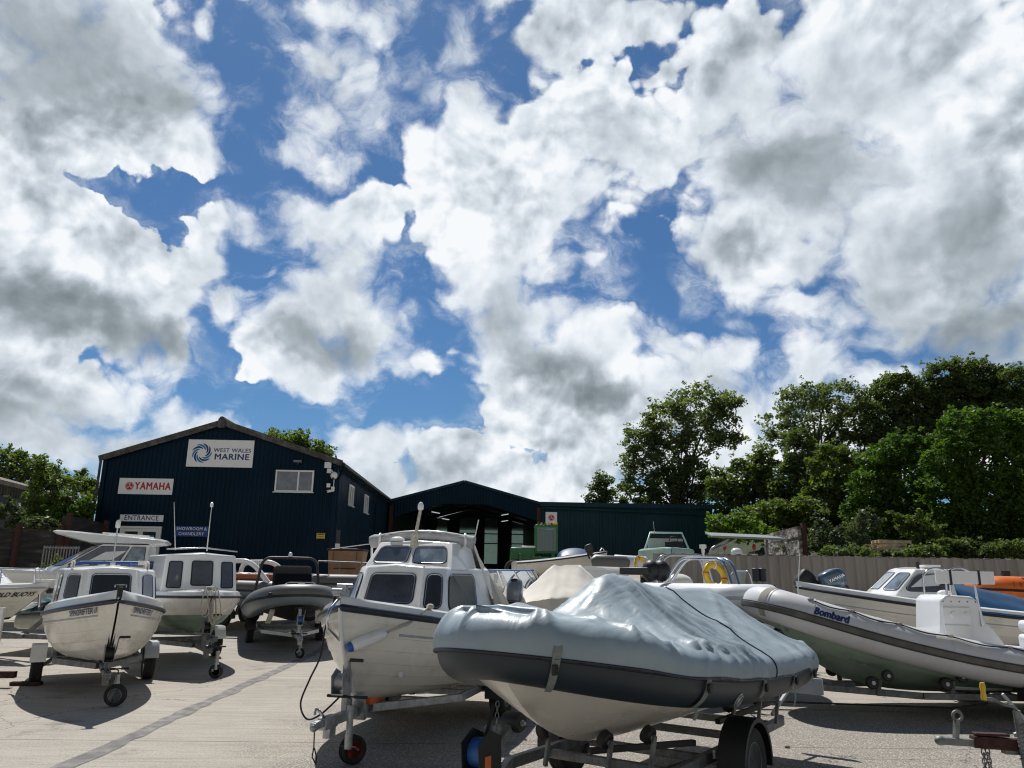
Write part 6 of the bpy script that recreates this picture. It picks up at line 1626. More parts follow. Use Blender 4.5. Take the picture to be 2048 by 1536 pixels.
def pilothouse():
    deg = 196; rz = R(deg); f, l = HD(deg); tip = P(20, 1150, 21.5); loc = (tip.x - f.x * 6.6 - 1.35, tip.y - f.y * 6.6, 0); g = gz(21.5)
    t = thing('pilothouse_boat', 'sleek white pilothouse boat with a pointed roof visor, behind the left boats', 'boat', loc, rz)
    h = Hull(6.6, 2.3, zk=(.75, .1), zs=(1.45, 1.62, 1.5), rake=.9, tr=.92, tm=.4, pb=2.2, fa=.6, gb=1.1, vee=.8, rk=1.2)
    h.build(t, [MAT['gel'], MAT['black']]); h.deck(t, MAT['gelw'], hcap=.08, inset=.12)
    cb = Cab([(1.55, [(4.7, .35), (4.3, .85), (1.9, .92)]), (1.72, [(4.45, .35), (4.05, .82), (1.9, .88)]), (2.35, [(3.35, .40), (3.1, .74), (1.95, .80)])]); cb.build(t, MAT['gelw'], bevel=.03)
    win(t, cb.quad(1, -1), .05, .95, .06, .92, .05, glass='glassv', trim=False)
    for sd in (1, -1): win(t, cb.quad(1, 0, sd), .08, .92, .06, .92, .05, glass='glassv', trim=False); win(t, cb.quad(1, 1, sd), .03, .62, .08, .92, .05, glass='glassv', trim=False); win(t, cb.quad(1, 1, sd), .66, .95, .08, .92, .05, glass='glassm', trim=False)
    b = MB()
    vs = []
    for x, w_, z0, z1 in ((4.45, .42, 2.62, 2.68), (4.0, .72, 2.50, 2.66), (3.4, .86, 2.34, 2.61), (2.6, .90, 2.33, 2.56), (1.75, .90, 2.34, 2.50), (1.55, .86, 2.36, 2.45)):
        vs += [(x, -w_, z0 + .05), (x, -w_ * .96, z1), (x, 0, z1 + .05), (x, w_ * .96, z1), (x, w_, z0 + .05), (x, 0, z0)]
    b.add(vs, [(6 * i + j, 6 * i + (j + 1) % 6, 6 * i + 6 + (j + 1) % 6, 6 * i + 6 + j) for i in range(5) for j in range(6)] + [(5, 4, 3, 2, 1, 0), (30, 31, 32, 33, 34, 35)])
    b.build('roof', MAT['gelw'], t, bevel=.02, weld=True)
    for y in (-.5, .5): b = MB(); b.bar((3.2, y, 2.66), (2.0, y, 2.60), .03, .04); b.build('roof_rail', MAT['gel'], t)
    trailer('trailer hidden under the pilothouse boat behind the left boats', loc, rz, 1.8, 7.2, zr=.5, half=.7, track=.95, r=.3, mat='galvd')
MAT['glassv'] = M_('violet_grey_window', (.10, .10, .135), .08, spec=.9, coat=.5, var=.4, vscale=2)
pilothouse()

# blue tubular frame behind the front left boat
t = thing('blue_roof_rack', 'blue taped tubular frame lying across behind the roof of the front left boat', 'frame', P(220, 1128, 16.6)); o = t.location.copy()
b = MB(); b.tube(round_path([P(118, 1160, 16.4) - o, P(140, 1131, 16.4) - o, P(165, 1125, 16.4) - o, P(316, 1126, 16.9) - o], .12), .035, 8); b.build('tube', MAT['blue'], t, smooth=60)
for px in (195, 262): b = MB(); b.bar(P(px, 1127, 16.6) - o, P(px - 10, 1140, 16.6) - o, .04); b.build('strut', MAT['blue'], t)
for px in (168, 205, 284): b = MB(); b.bar(P(px - 6, 1126, 16.57) - o, P(px + 8, 1126, 16.57) - o, .09); b.build('tape_band', MAT['gel'], t)

# teal cover
t = thing('teal_tarpaulin', 'dark teal tarpaulin over a dinghy between the cruiser and the front left boat', 'tarpaulin', P(100, 1228, 17.2)); o = t.location.copy()
mt = M_('teal_tarpaulin', (.008, .085, .11), .6, var=.2); nt_ = mt.node_tree; k_ = NT(nt_); tc_ = k_.n('ShaderNodeTexCoord').outputs['Object']
br = k_.n('ShaderNodeTexWave'); br.inputs['Scale'].default_value = 3.4; br.inputs['Distortion'].default_value = 1.5; br.bands_direction = 'DIAGONAL'; k_.link(tc_, br.inputs[0])
k_.link(k_.mix(k_.math('MULTIPLY', k_.mr(br.outputs['Fac'], .80, .88), .55), (.008, .085, .11, 1), (.30, .45, .48, 1)), nt_.nodes['Principled BSDF'].inputs['Base Color']); MAT['teal'] = mt
b = MB(); b.grid(lambda u, v: Vector((lerp(-.75, .85, u), lerp(-.5, 1.2, v), .78 * sm(u / .8) * (1 - .5 * abs(v - .5)) * math.sin(PI * clamp(v * .9 + .1)) ** .5 + .04 * mn.noise(Vector((u * 4, v * 4, 0))))), 24, 16)
b.build('sheet', MAT['teal'], t, smooth=60)
b = MB(); b.box((.2, .4, -.15), (1.7, 1.2, .3)); b.build('dinghy_hull', MAT['gelc'], t, bevel=.1)

# ------------------------------------------------------------------ generic inflatable
def rib_boat(name, label, loc, deg, L, B, r, z0, z1, zk, tube, hullm, lo=None, arch=None, console=None, zp=2.0, screen=False, trail=None, strake='black', nose=.75, dz=0):
    rz = R(deg); t = thing(name, label, 'boat', (loc[0], loc[1], dz), rz)
    rb = Rib(L, B, r, z0, z1, zp=zp, nose=nose)
    rb.build(t, [tube, lo or tube], split=(-200, -6) if lo else None, cone=.3); rb.strip(t, MAT[strake], -4, .06, .014)
    rib_hull(t, rb, zk, [hullm, hullm]); rb.grabline(t, [.08 + .05 * i for i in range(7)], 66)
    if arch:
        x, w_, z_, mat, rr, lean = arch
        for dx in (0, .12):
            b = MB(); b.tube(round_path([(x + lean + dx, -w_, z0 + .1), (x + dx * .3, -w_ * .78, z_ - .03), (x + dx * .3, w_ * .78, z_ - .03), (x + lean + dx, w_, z0 + .1)], .22), rr, 8); b.build('arch', mat, t, smooth=60)
        b = MB(); b.lathe([(.05, 0), (.05, .06), (.03, .1), (0, .11)], 12, Matrix.Translation((x, 0, z_))); b.build('masthead_light', MAT['gelw'], t, smooth=50)
    if console:
        x, w_, h_, mat = console; zb = z0 - .1
        b = MB(); b.prism([(x + .28, zb), (x + .24, zb + h_ * .7), (x + .05, zb + h_), (x - .22, zb + h_ * .95), (x - .28, zb)], w_, Matrix.Translation((0, w_ / 2, 0)) @ Matrix.Rotation(PI / 2, 4, 'X')); cs = b.build('console', mat, t, bevel=.04)
        if screen:
            zt = zb + h_; hw = w_ / 2
            b = MB(); b.tube(round_path([(x + .2, -hw, zt - .15), (x - .02, -hw * .8, zt + .32), (x - .05, hw * .8, zt + .32), (x - .1, hw, zt - .1)], .1), .012, 8); b.build('screen_frame', MAT['steel'], cs, smooth=60)
            b = MB(); b.add([(x + .18, -hw * .95, zt - .12), (x + .18, hw * .95, zt - .12), (x - .02, hw * .74, zt + .31), (x - .02, -hw * .74, zt + .31)], [(0, 1, 2, 3)]); b.build('screen', MAT['clear'], cs)
            b = MB(); b.tube([(x - .3 + .02 * math.cos(a), .16 * math.cos(a), zt - .12 + .16 * math.sin(a)) for a in [2 * PI * q / 16 for q in range(16)]], .012, 6, closed=True); b.build('steering_wheel', MAT['black'], cs, smooth=60)
    if trail:
        tr = trailer(trail[0], (loc[0], loc[1], dz), rz, **trail[1]); return t, rb, tr
    return t, rb, None
def clear_glass():
    m = bpy.data.materials.new('clear_screen'); m.use_nodes = True; nt = m.node_tree; nt.nodes.clear(); k = NT(nt)
    a = k.n('ShaderNodeBsdfTransparent'); a.inputs[0].default_value = (.62, .66, .68, 1); g = k.n('ShaderNodeBsdfGlossy'); g.inputs[1].default_value = .03; fr = k.n('ShaderNodeFresnel'); mx = k.n('ShaderNodeMixShader'); o = k.n('ShaderNodeOutputMaterial')
    k.link(k.math('ADD', fr.outputs[0], .08), mx.inputs[0]); k.link(a.outputs[0], mx.inputs[1]); k.link(g.outputs[0], mx.inputs[2]); k.link(mx.outputs[0], o.inputs[0]); return m
MAT['clear'] = clear_glass()
MAT['tubeb'] = M_('blue_grey_tube_fabric', (.15, .19, .22), .4, var=.06, vscale=2, bump=.05, bscale=150)
MAT['tubeg'] = M_('mid_grey_tube_fabric', (.13, .13, .13), .45, var=.08, vscale=2)
MAT['tubewh'] = M_('white_tube_fabric', (.70, .72, .76), .45, var=.04, vscale=2, dirt=(.5, .5, .5), damt=.3)
MAT['brownseat'] = M_('orange_brown_seat', (.38, .12, .05), .6, var=.15)

# bow-on RIB
f, l = HD(-71); loc = (-5.33, 20.85)
t, rb, tr = rib_boat('inflatable_boat', 'grey inflatable boat seen bow on with black console cover and black arch', loc, -71, 4.55, 2.12, .235, .82, 1.24, .62, MAT['tubeb'], MAT['black'], lo=MAT['tubeg'], arch=(1.15, .82, 2.06, MAT['blackg'], .032, -.1), nose=.85,
    trail=('galvanised trailer with bright jockey wheel under the bow on grey inflatable', dict(xax=1.5, xc=5.0, zr=.40, half=.60, track=.82, r=.27, tw=.17, mat='galv', guard='flat', post=(4.5, .4, .95, .06), xs=.1, xv=3.7, cross=(.3, 2.4), jock=dict(c=(4.55, .05, 0), h=.40, r=.10, w=.06, yaw=R(50)), strap='blue')))
b = MB(); b.prism([(2.5, .95), (2.42, 1.62), (2.2, 1.84), (1.75, 1.80), (1.6, 1.2), (1.6, .95)], .84, Matrix.Translation((0, .42, 0)) @ Matrix.Rotation(PI / 2, 4, 'X')); b.build('console_cover', M_('black_cover_cloth', (.007, .008, .011), .9, spec=.12), t, bevel=.06, seg=3)
b = MB(); b.box((4.18, 0, 1.33), (.34, .5, .12)); b.build('bow_step', MAT['black'], t, bevel=.03)
b = MB(); b.tube(round_path([(4.0, -.34, 1.36), (4.18, -.3, 1.48), (4.18, .3, 1.48), (4.0, .34, 1.36)], .1), .012, 6); b.build('bow_rail', MAT['steel'], t, smooth=60)
b = MB(); b.box((4.28, 0, 1.44), (.08, .14, .05)); b.build('bow_cleat', MAT['steel'], t)
b = MB(); b.ellipsoid((4.38, -.62, 1.24), (.03, .05, .04)); b.build('valve', MAT['black'], t)
for sy in (-.55, .5):
    b = MB(); b.bar((3.4, sy, .62), (3.7, sy * .9, .9), .10, .04); b.build('hull_support', MAT['gelc'], tr)

# white arched RIB behind
loc_, zt = place_tip(690, 1200, 23.5, 3, 4.9)
f, l = HD(12); loc = (P(462, 1200, 22.0).x, 22.6)
t, rb, tr = rib_boat('inflatable_boat', 'blue grey inflatable with a white arch and orange brown seats, behind the second cabin boat', loc, 172, 4.6, 2.0, .23, 1.22, 1.42, .85, MAT['tubeb'], MAT['gelc'], lo=MAT['tubeg'], nose=.8)
t.location = (P(566, 1200, 21.5).x, 21.5, 0)
b = MB(); zA = P(500, 1122, 21.5).z
for y in (-.80,):
    b.tube(round_path([(1.65, y, 1.35), (1.62, y, zA - .02), (.62, y + .1, zA), (.10, y, 1.40)], .30), .065, 10)
b.build('arch', MAT['gelw'], t, smooth=60)
b = MB(); b.tube(round_path([(1.65, .8, 1.35), (1.62, .8, zA - .02), (.62, .8, zA), (.10, .8, 1.40)], .30), .065, 10); b.build('arch', MAT['gelw'], t, smooth=60)
b = MB(); b.box((.85, 0, 1.55), (1.3, 1.2, .16)); b.build('seat', MAT['brownseat'], t, bevel=.04)
b = MB(); b.tube([(.9, -.3, 1.5), (.9, -.3, 1.98)], .02, 8); b.build('pole', MAT['steel'], t)
b = MB(); b.box((.35, -.6, 1.52), (.3, .3, .35)); b.build('locker', MAT['gelw'], t, bevel=.03)
trailer('dark trailer with grey wheels under the white arched inflatable', tuple(t.location), R(172), 1.3, 5.2, zr=.62, half=.66, track=.86, r=.30, mat='galvd')
for o_ in [q for q in C.objects if q.get('label', '').startswith('dark trailer with grey wheels')]: o_.location.z = gz(21.5)

# third grey RIB with number plate
t, rb, tr = rib_boat('inflatable_boat', 'grey inflatable with a blank white number plate, behind the bow on grey inflatable', (P(700, 1190, 24).x - .5, 24.5), 200, 4.2, 1.9, .24, 1.40, 1.45, 1.0, MAT['tubeb'], MAT['blackg'], lo=MAT['tubeg'])
t.location = (P(706, 1190, 23.2).x, 23.2, 0); 
b = MB(); pp = local(t.location, R(200), P(688, 1174, 22.2)); b.box(pp, (.22, .02, .20), (0, 0, R(-20))); b.build('number_plate', MAT['signw'], t)
trailer('hidden low trailer under the grey inflatable with the white plate', tuple(t.location), R(200), 1.3, 4.9, zr=.9, half=.6, track=.8, r=.28, mat='galvd')
for o_ in [q for q in C.objects if q.get('label', '').startswith('hidden low trailer')]: o_.location.z = gz(23.2); 

# brown skip
t = thing('tipping_skip', 'brown metal bin with a scuffed lid standing by the navy building corner', 'bin', (P(693, 1150, 26).x, 26, gz(26))); zz = P(693, 1102, 26).z - gz(26); z0 = P(693, 1155, 26).z - gz(26)
b = MB(); b.add([(-.50, -.45, z0), (.46, -.45, z0), (.46, .45, z0), (-.50, .45, z0), (-.55, -.5, zz), (.58, -.5, zz), (.58, .5, zz), (-.55, .5, zz)], [(3, 2, 1, 0), (4, 5, 6, 7), (0, 1, 5, 4), (1, 2, 6, 5), (2, 3, 7, 6), (3, 0, 4, 7)]); b.build('bin_body', MAT['brownbin'] if 'brownbin' in MAT else M_('brown_bin_paint', (.26, .15, .085), .6, var=.15, vscale=2, dirt=(.12, .07, .04), damt=.4), t, bevel=.015)
b = MB(); b.box((.0, -.0, zz + .025), (1.2, 1.06, .06)); b.build('lid', MAT['rust'], t, bevel=.01)
for q in ((-.38, zz - .2), (.38, zz - .2)): b = MB(); b.bar((q[0], -.50, zz - .03), (q[0], -.485, zz - .30), .025, .015); b.build('hinge_strap', MAT['rust'], t)
b = MB(); b.box((0, -.492, z0 + .28), (.7, .012, .03)); b.build('pressed_rib', MAT['rust'], t)
for sx in (-.4, .35):
    for sy in (-.35, .35): b = MB(); b.bar((sx, sy, 0), (sx, sy, z0), .08); b.build('leg', MAT['rust'], t)
b = MB(); b.box((-.30, -.3, zz + .14), (.14, .1, .16)); b.build('tin', MAT['gelc'], t); b = MB(); b.box((.1, -.2, zz + .065), (.5, .3, .03)); b.build('sheet', MAT['gelw'], t)
# guard rail
t = thing('guard_rail', 'thin grey handrail running in front of the brown bin', 'railing', (P(690, 1183, 25).x, 25, gz(25)))
xa, xb, zt = P(632, 1183, 25).x - t.location.x, P(765, 1186, 25).x - t.location.x, P(690, 1184, 25).z - gz(25)
b = MB(); b.tube([(xa, 0, P(632, 1122, 25).z - gz(25)), (xb, 0, P(632, 1122, 25).z - gz(25) - .05)], .022, 8); b.build('rail', MAT['galvd'], t)
for q in (0, .33, .66, 1): b = MB(); b.tube([(lerp(xa, xb, q), 0, 0), (lerp(xa, xb, q), 0, P(632, 1122, 25).z - gz(25))], .022, 8); b.build('post', MAT['galvd'], t)

# ------------------------------------------------------------------ speedboat and covered boat, centre
deg = 35; rz = R(deg); loc = (-1.75, 13.5, -.03)
t = thing('speedboat', 'white speedboat with a wraparound blue edged windscreen, right of the wheelhouse boat', 'boat', loc, rz)
h = Hull(4.1, 1.9, zk=(.6, .1), zs=(1.28, 1.30, 1.5), rake=.7, tr=.92, tm=.4, pb=2.2, fa=.6, gb=1.1, vee=.8, rk=1.2)
h.build(t, [MAT['gel'], MAT['gel']]); h.deck(t, MAT['gelw'], hcap=.12, inset=.16, camber=.12); h.rail(t, MAT['blue'], r=.02)
def wscr(u, v):
    a = lerp(-1.25, 1.25, u); x = 2.5 + .75 * math.cos(a) ; y = .82 * math.sin(a) / math.sin(1.25); return Vector((x - .32 * v * math.cos(a) - .05 * v, y * (1 - .12 * v), 1.42 + .40 * v))
b = MB(); b.grid(wscr, 24, 2); b.build('windscreen', MAT['clear'], t, smooth=60)
b = MB(); b.tube([wscr(i / 24, 1) for i in range(25)], .016, 8); b.build('screen_top_rail', MAT['blue'], t, smooth=60)
b = MB(); b.tube([wscr(i / 24, 0) for i in range(25)], .016, 8); b.build('screen_base_rail', MAT['gelw'], t, smooth=60)
for u in (.18, .42, .62, .84): b = MB(); b.bar(wscr(u, 0), wscr(u, 1), .035, .02); b.build('screen_post', MAT['gelw'], t)
b = MB(); b.box((1.6, 0, 1.42), (1.6, 1.5, .10)); b.build('seat', MAT['cream'], t, bevel=.05)
trailer('trailer under the white speedboat with the blue edged windscreen', (loc[0], loc[1], 0), rz, 1.6, 5.6, zr=.42, half=.6, track=.85, r=.28, mat='galvd')

t = thing('covered_boat', 'small boat under a cream canvas tent cover, centre of the yard', 'boat', (P(1108, 1200, 13.2).x, 13.2, 0), R(-8)); o = t.location
def tent(u, v):
    x = lerp(-1.15, 1.0, u); s_ = (v - .5) * 2; pk = sm(1 - abs(x - .15) / .95)
    rid = 1.22 + .64 * clamp(1 - max(0, abs(x - .22) - .22) / .72); hw = .95 * (1 - .35 * clamp((x - .2) / .9) ** 2)
    z = lerp(rid, 1.22, abs(s_) ** .9) if abs(s_) < .8 else lerp(lerp(rid, 1.22, .8 ** .9), .72, (abs(s_) - .8) / .2)
    y = hw * min(1, abs(s_) / .8) * (1 if s_ > 0 else -1)
    n = mn.noise(Vector((x * 3, s_ * 4, 1))) * .05 + .04 * (1 - abs(mn.noise(Vector((x * 5, s_ * 1.5, 3))) * 2))
    return Vector((x, y, z + n * .7))
b = MB(); b.grid(tent, 50, 40); b.add([tent(0, v / 40) for v in range(41)], [tuple(range(41))]); b.add([tent(1, v / 40) for v in range(41)], [tuple(range(41))[::-1]]); b.build('canvas_cover', MAT['cream'], t, smooth=60)
b = MB(); b.box((0, 0, .62), (1.8, 1.4, .35)); b.build('hull', MAT['gelc'], t, bevel=.12)
# plastic-wrapped stern part
t2 = thing('wrapped_bundle', 'crumpled cream sheeting bundled behind the small silver outboard', 'sheeting', (P(1010, 1200, 12.4).x, 12.4, 0))
b = MB(); b.grid(lambda u, v: Vector((.38 * math.cos(2 * PI * u) * math.sin(PI * v), .3 * math.sin(2 * PI * u) * math.sin(PI * v), 1.05 + .42 * math.cos(PI * v))) * (1 + .10 * mn.noise(Vector((math.cos(2 * PI * u) * 3, math.sin(2 * PI * u) * 3, v * 5)))), 30, 20); b.build('sheeting', MAT['cream'], t2, smooth=60)
MAT['silver'] = M_('silver_grey_cowl', (.22, .24, .28), .25, .3, coat=.4)
p = P(1029, 1214, 10.9); outboard('outboard_motor', 'small silver grey outboard motor behind the bow of the covered inflatable', (p.x, p.y, p.z + .06), R(255), .88, R(-14), MAT['silver'], MAT['blackgloss'], cowl=(.36, .25, .36))

# ------------------------------------------------------------------ green tractor
def tractor():
    Y = 40; c = P(1070, 1125, Y); g = gz(Y); t = thing('green_tractor', 'green tractor with a tall glazed cab beside the open shed', 'tractor', (c.x, Y, g)); S = Y / 1536
    def X(px): return P(px, 1120, Y).x - c.x
    def Z(py): return P(1080, py, Y).z - g
    x0, x1 = X(1071), X(1112); zt, zb = Z(1054), Z(1106)
    for x in (x0, x1):
        for y in (-.5, .6): b = MB(); b.bar((x, y, zb), (x * 1.0, y, zt), .09); b.build('cab_pillar', MAT['green'], t)
    b = MB(); b.box(((x0 + x1) / 2, 0.05, zt + .02), (x1 - x0 + .12, 1.3, .12)); b.build('cab_roof', MAT['green'], t, bevel=.03)
    b = MB(); b.box(((x0 + x1) / 2, -.5, zb + .03), (x1 - x0, .08, .14)); b.box(((x0 + x1) / 2, -.52, zb - .25), (x1 - x0 + .5, .5, .12)); b.build('cab_floor', MAT['green'], t, bevel=.02)
    b = MB(); b.add([(x0, -.5, zb), (x1, -.5, zb), (x1, -.5, zt), (x0, -.5, zt)], [(0, 1, 2, 3)]); b.build('windscreen', MAT['cabglass'], t)
    b = MB(); b.add([(x0, .6, zb), (x1, .6, zb), (x1, .6, zt), (x0, .6, zt)], [(0, 1, 2, 3)]); b.build('rear_window', MAT['cabglass'], t)
    for k in range(6): b = MB(); b.box((lerp(x0, x1, (k + .5) / 6), -.5, zt + .13), (.09, .1, .12)); b.build('work_light', MAT['yellow'] if k % 2 else MAT['green'], t)
    b = MB(); b.box((x1 - .1, -.5, zt + .16), (.26, .2, .12)); b.build('beacon', MAT['yellow'], t, bevel=.03)
    b = MB(); b.box((X(1045), 0, Z(1109)), (X(1070) - X(1020), 1.0, .62)); b.build('bonnet', MAT['green'], t, bevel=.06)
    b = MB(); b.box((X(1058), -.05, Z(1096)), (.8, .8, .16)); b.build('bonnet_top', MAT['gelc'], t, bevel=.05)
    for px in (1040, 1104): b = MB(); b.box((X(px), -.62, Z(1118)), (.16, .16, .5)); b.build('hydraulic_ram', MAT['green'], t, bevel=.02)
    for x, r_ in ((X(1026), .42), (X(1102), .5)):
        for y in (-.75, .8): wheel(t, (x, y, r_), r_, .4, 'yellow')
    b = MB(); b.box(((X(1024) + X(1102)) / 2, 0, .8), (X(1102) - X(1024), .6, .4)); b.build('chassis', MAT['green'], t, bevel=.03)
MAT['cabglass'] = M_('green_tinted_cab_glass', (.10, .20, .17), .06, spec=.9, coat=.5, var=.5, vscale=2)
mt = MAT['clear'].copy(); mt.name = 'clear_green_cab_glass'; [n for n in mt.node_tree.nodes if n.type == 'BSDF_TRANSPARENT'][0].inputs[0].default_value = (.38, .62, .54, 1); MAT['cabglass'] = mt
tractor()

# ------------------------------------------------------------------ dinghies on the upper level
deg = 8; loc, zt = place_tip(1214, 1104, 30, deg, 3.6); g = gz(30)
t = thing('dinghy', 'small pale dinghy with its bow raised, in front of the slate shed', 'boat', (loc[0], loc[1], 0), R(deg))
h = Hull(3.6, 1.5, zk=(zt - .95, .1), zs=(zt - .48, zt, 1.3), rake=.35, tr=.85, tm=.45, pb=2.0, fa=.5, gb=1.3, vee=.6, rk=1.5); h.build(t, [MAT['gelc'], MAT['gelc']]); h.deck(t, MAT['gel'], hcap=.04); h.rail(t, MAT['navy'], r=.03)
b = MB(); b.tube(round_path([(3.3, -.1, zt + .04), (3.42, 0, zt + .16), (3.5, 0, zt + .05)], .06), .02, 6); b.build('bow_ring', MAT['steel'], t)
for x in (.8, 2.6): b = MB(); b.box((x, 0, (zt - .9 + g) / 2), (.12, 1.0, zt - .9 - g)); b.build('trestle', MAT['galvd'], t)
t = thing('blue_covered_boat', 'low boat under a blue cover in front of the slate shed', 'boat', (P(1150, 1105, 34).x, 34, gz(34)), R(0)); zc = P(1150, 1096, 34).z - gz(34); w_ = (P(1180, 1100, 34).x - P(1108, 1100, 34).x) / 2
b = MB(); b.grid(lambda u, v: Vector((lerp(-w_, w_, u), (v - .5) * 1.8, zc - .5 + .5 * math.sin(PI * u) ** .3 * (1 - abs(v - .5) ** 2 * 2.5))), 24, 10); b.build('cover', MAT['bluet'], t, smooth=60)
b = MB(); b.box((0, 0, (zc - .4) / 2), (w_ * 1.7, 1.5, zc - .4)); b.build('hull', MAT['blackg'], t, bevel=.1)
p = P(1180, 1103, 29); outboard('outboard_motor', 'small grey outboard motor on the raised dinghy stern', (p.x - 0, p.y, p.z), R(180), .8, R(20), MAT['blackg'], cowl=(.4, .26, .34))

# low white hulls and fenders in the middle distance
deg = 62; loc, zt = place_tip(1238, 1140, 19, deg, 2.4)
t = thing('low_dinghy', 'flat white dinghy between the cream tent cover and the yellow lifebuoy', 'boat', (loc[0], loc[1], 0), R(deg)); h = Hull(2.4, 1.2, zk=(zt - .5, .1), zs=(zt - .03, zt, 1.3), rake=.3, tr=.9, pb=2.4); h.build(t, [MAT['gel'], MAT['gel']]); h.deck(t, MAT['gelw'], hcap=.05)
b = MB(); b.box((1.2, 0, zt - .65), (1.6, .8, .5)); b.build('cradle', MAT['galvd'], t)
for i, (px, py, Y, rr_, cc, lb) in enumerate([(1222, 1126, 22, .20, 'tubeg', 'mottled grey fender roll lying behind the low white dinghy'), (1262, 1124, 22.4, .17, 'tubewh', 'pale fender roll beside the mottled grey one')]):
    p = P(px, py, Y); t = thing('fender_roll', lb, 'fender', p); b = MB(); b.tube([(-.55, 0, 0), (-.45, 0, .03), (.45, .2, .0), (.55, .2, -.02)], [rr_ * .6, rr_, rr_, rr_ * .5], 14); b.build('body', MAT[cc], t, smooth=60)
    b = MB(); b.tube([(-.3, 0, -.1), (-.3, 0, -.1 - (p.z - gz(Y)) + .15)], .05, 8); b.build('stand', MAT['galvd'], t)

# ------------------------------------------------------------------ white RIBs with stainless arches
MAT['seatb'] = M_('black_seat_vinyl', (.012, .014, .018), .45)
f, l = HD(232); base = (P(1455, 1240, 12.6).x + .75, 13.3)
t, rb, _ = rib_boat('inflatable_boat', 'white inflatable with black bucket seats and a stainless arch, behind the covered inflatable', (P(1452, 1220, 14.2).x, 14.3), 226, 3.9, 2.0, .22, 1.02, 1.30, .6, MAT['tubewh'], MAT['blackg'], nose=.8)
O = t.location.copy(); rzz = R(226)
def LL(px, py, Y): return local(O, rzz, P(px, py, Y))
for (a, b_, c_, d_) in (((1483, 1234, 12.9), (1447, 1117, 13.3), (1362, 1116, 14.6), (1334, 1160, 15)), ((1497, 1236, 12.8), (1462, 1118, 13.2), (1372, 1117, 14.5), (1345, 1160, 14.9))):
    b = MB(); b.tube(round_path([LL(*a), LL(*b_), LL(*c_), LL(*d_)], .24), .030, 10); b.build('arch', MAT['steel'], t, smooth=60)
b = MB(); p = LL(1487, 1178, 12.9); b.lathe([(.07, -.03), (.075, 0), (.06, .03), (0, .04)], 14, Matrix.Translation(p) @ Matrix.Rotation(PI / 2, 4, 'X')); b.build('arch_lamp', MAT['gel'], t, smooth=50)
for px in (1302, 1322): b = MB(); p = LL(px, 1142, 14.5); b.ellipsoid(p, (.16, .18, .20)); b.build('seat', MAT['seatb'], t, smooth=180)
b = MB(); p = LL(1268, 1142, 14.4); b.box(p, (.05, .62, .13), (0, 0, R(0))); b.build('wind_deflector', MAT['seatb'], t, bevel=.02)
trailer('galvanised trailer under the white inflatable with bucket seats', tuple(O), rzz, 1.6, 5.6, zr=.42, half=.6, track=.85, r=.28, mat='galv')

t, rb, _ = rib_boat('inflatable_boat', 'white inflatable with grey blue tube ends, behind the stainless arch', (P(1405, 1165, 16).x - .62, 16.0), -84, 3.9, 1.6, .215, 1.38, 1.42, .8, MAT['tubewh'], MAT['gel'], strake='deckgrey')
b = MB(); p = (.35, 0, 1.6); b.ellipsoid(p, (.26, .3, .18)); b.build('engine_cowl', MAT['gelc'], t, smooth=180)
trailer('trailer under the white inflatable behind the stainless arch', tuple(t.location), R(-84), 1.4, 4.4, zr=.5, half=.6, track=.85, r=.28, mat='galv')
t = thing('boat_arch', 'second stainless steel arch standing behind and left of the tall one', 'arch', P(1350, 1165, 17)); o = t.location.copy()
for d in (0, .12): b = MB(); b.tube(round_path([P(1288, 1150, 17) - o + Vector((d, 0, -.6)), P(1318, 1110, 17) - o + Vector((d, 0, 0)), P(1398, 1110, 17.2) - o + Vector((d, 0, 0)), P(1425, 1150, 17) - o + Vector((d, 0, -.6))], .2), .03, 8); b.build('tube', MAT['steel'], t, smooth=60)
b = MB(); b.bar((-.7, 0, -.2), (-.7, 0, -(o.z - gz(17))), .06); b.bar((.9, 0, -.2), (.9, 0, -(o.z - gz(17))), .06); b.build('stand', MAT['galvd'], t)

def lifebuoy(label, p, rx, ry, rz, s=1.0):
    t = thing('lifebuoy', label, 'lifebuoy', p, rz, rx=rx, ry=ry); b = MB()
    b.tube([(.26 * s * math.cos(a), .26 * s * math.sin(a) * 1.2, 0) for a in [2 * PI * k / 28 for k in range(28)]], .085 * s, 12, closed=True); b.build('ring', MAT['yellow'], t, smooth=60)
    for k in range(4):
        a = PI / 4 + k * PI / 2; b = MB(); b.tube([(.26 * s * math.cos(a) + .09 * s * math.cos(a) * math.cos(q), .31 * s * math.sin(a) + .09 * s * math.sin(a) * math.cos(q), .09 * s * math.sin(q)) for q in [2 * PI * i / 10 for i in range(10)]], .018 * s, 6, closed=True); b.build('band', MAT['red'] if k % 2 else MAT['gel'], t, smooth=60)
    b = MB(); b.tube([(.36 * s * math.cos(a), .43 * s * math.sin(a), .02 + .01 * math.sin(4 * a)) for a in [2 * PI * k / 28 for k in range(28)]], .008, 6, closed=True); b.build('grab_line', MAT['rope'], t, smooth=60)
    return t
lifebuoy('yellow lifebuoy leaning on the near leg of the stainless arch', P(1430, 1152, 13.3), R(80), R(-34), R(20), .62)
lifebuoy('yellow lifebuoy lying farther back, left of the black bucket seats', P(1280, 1128, 16.5), R(70), R(35), R(20), .45)

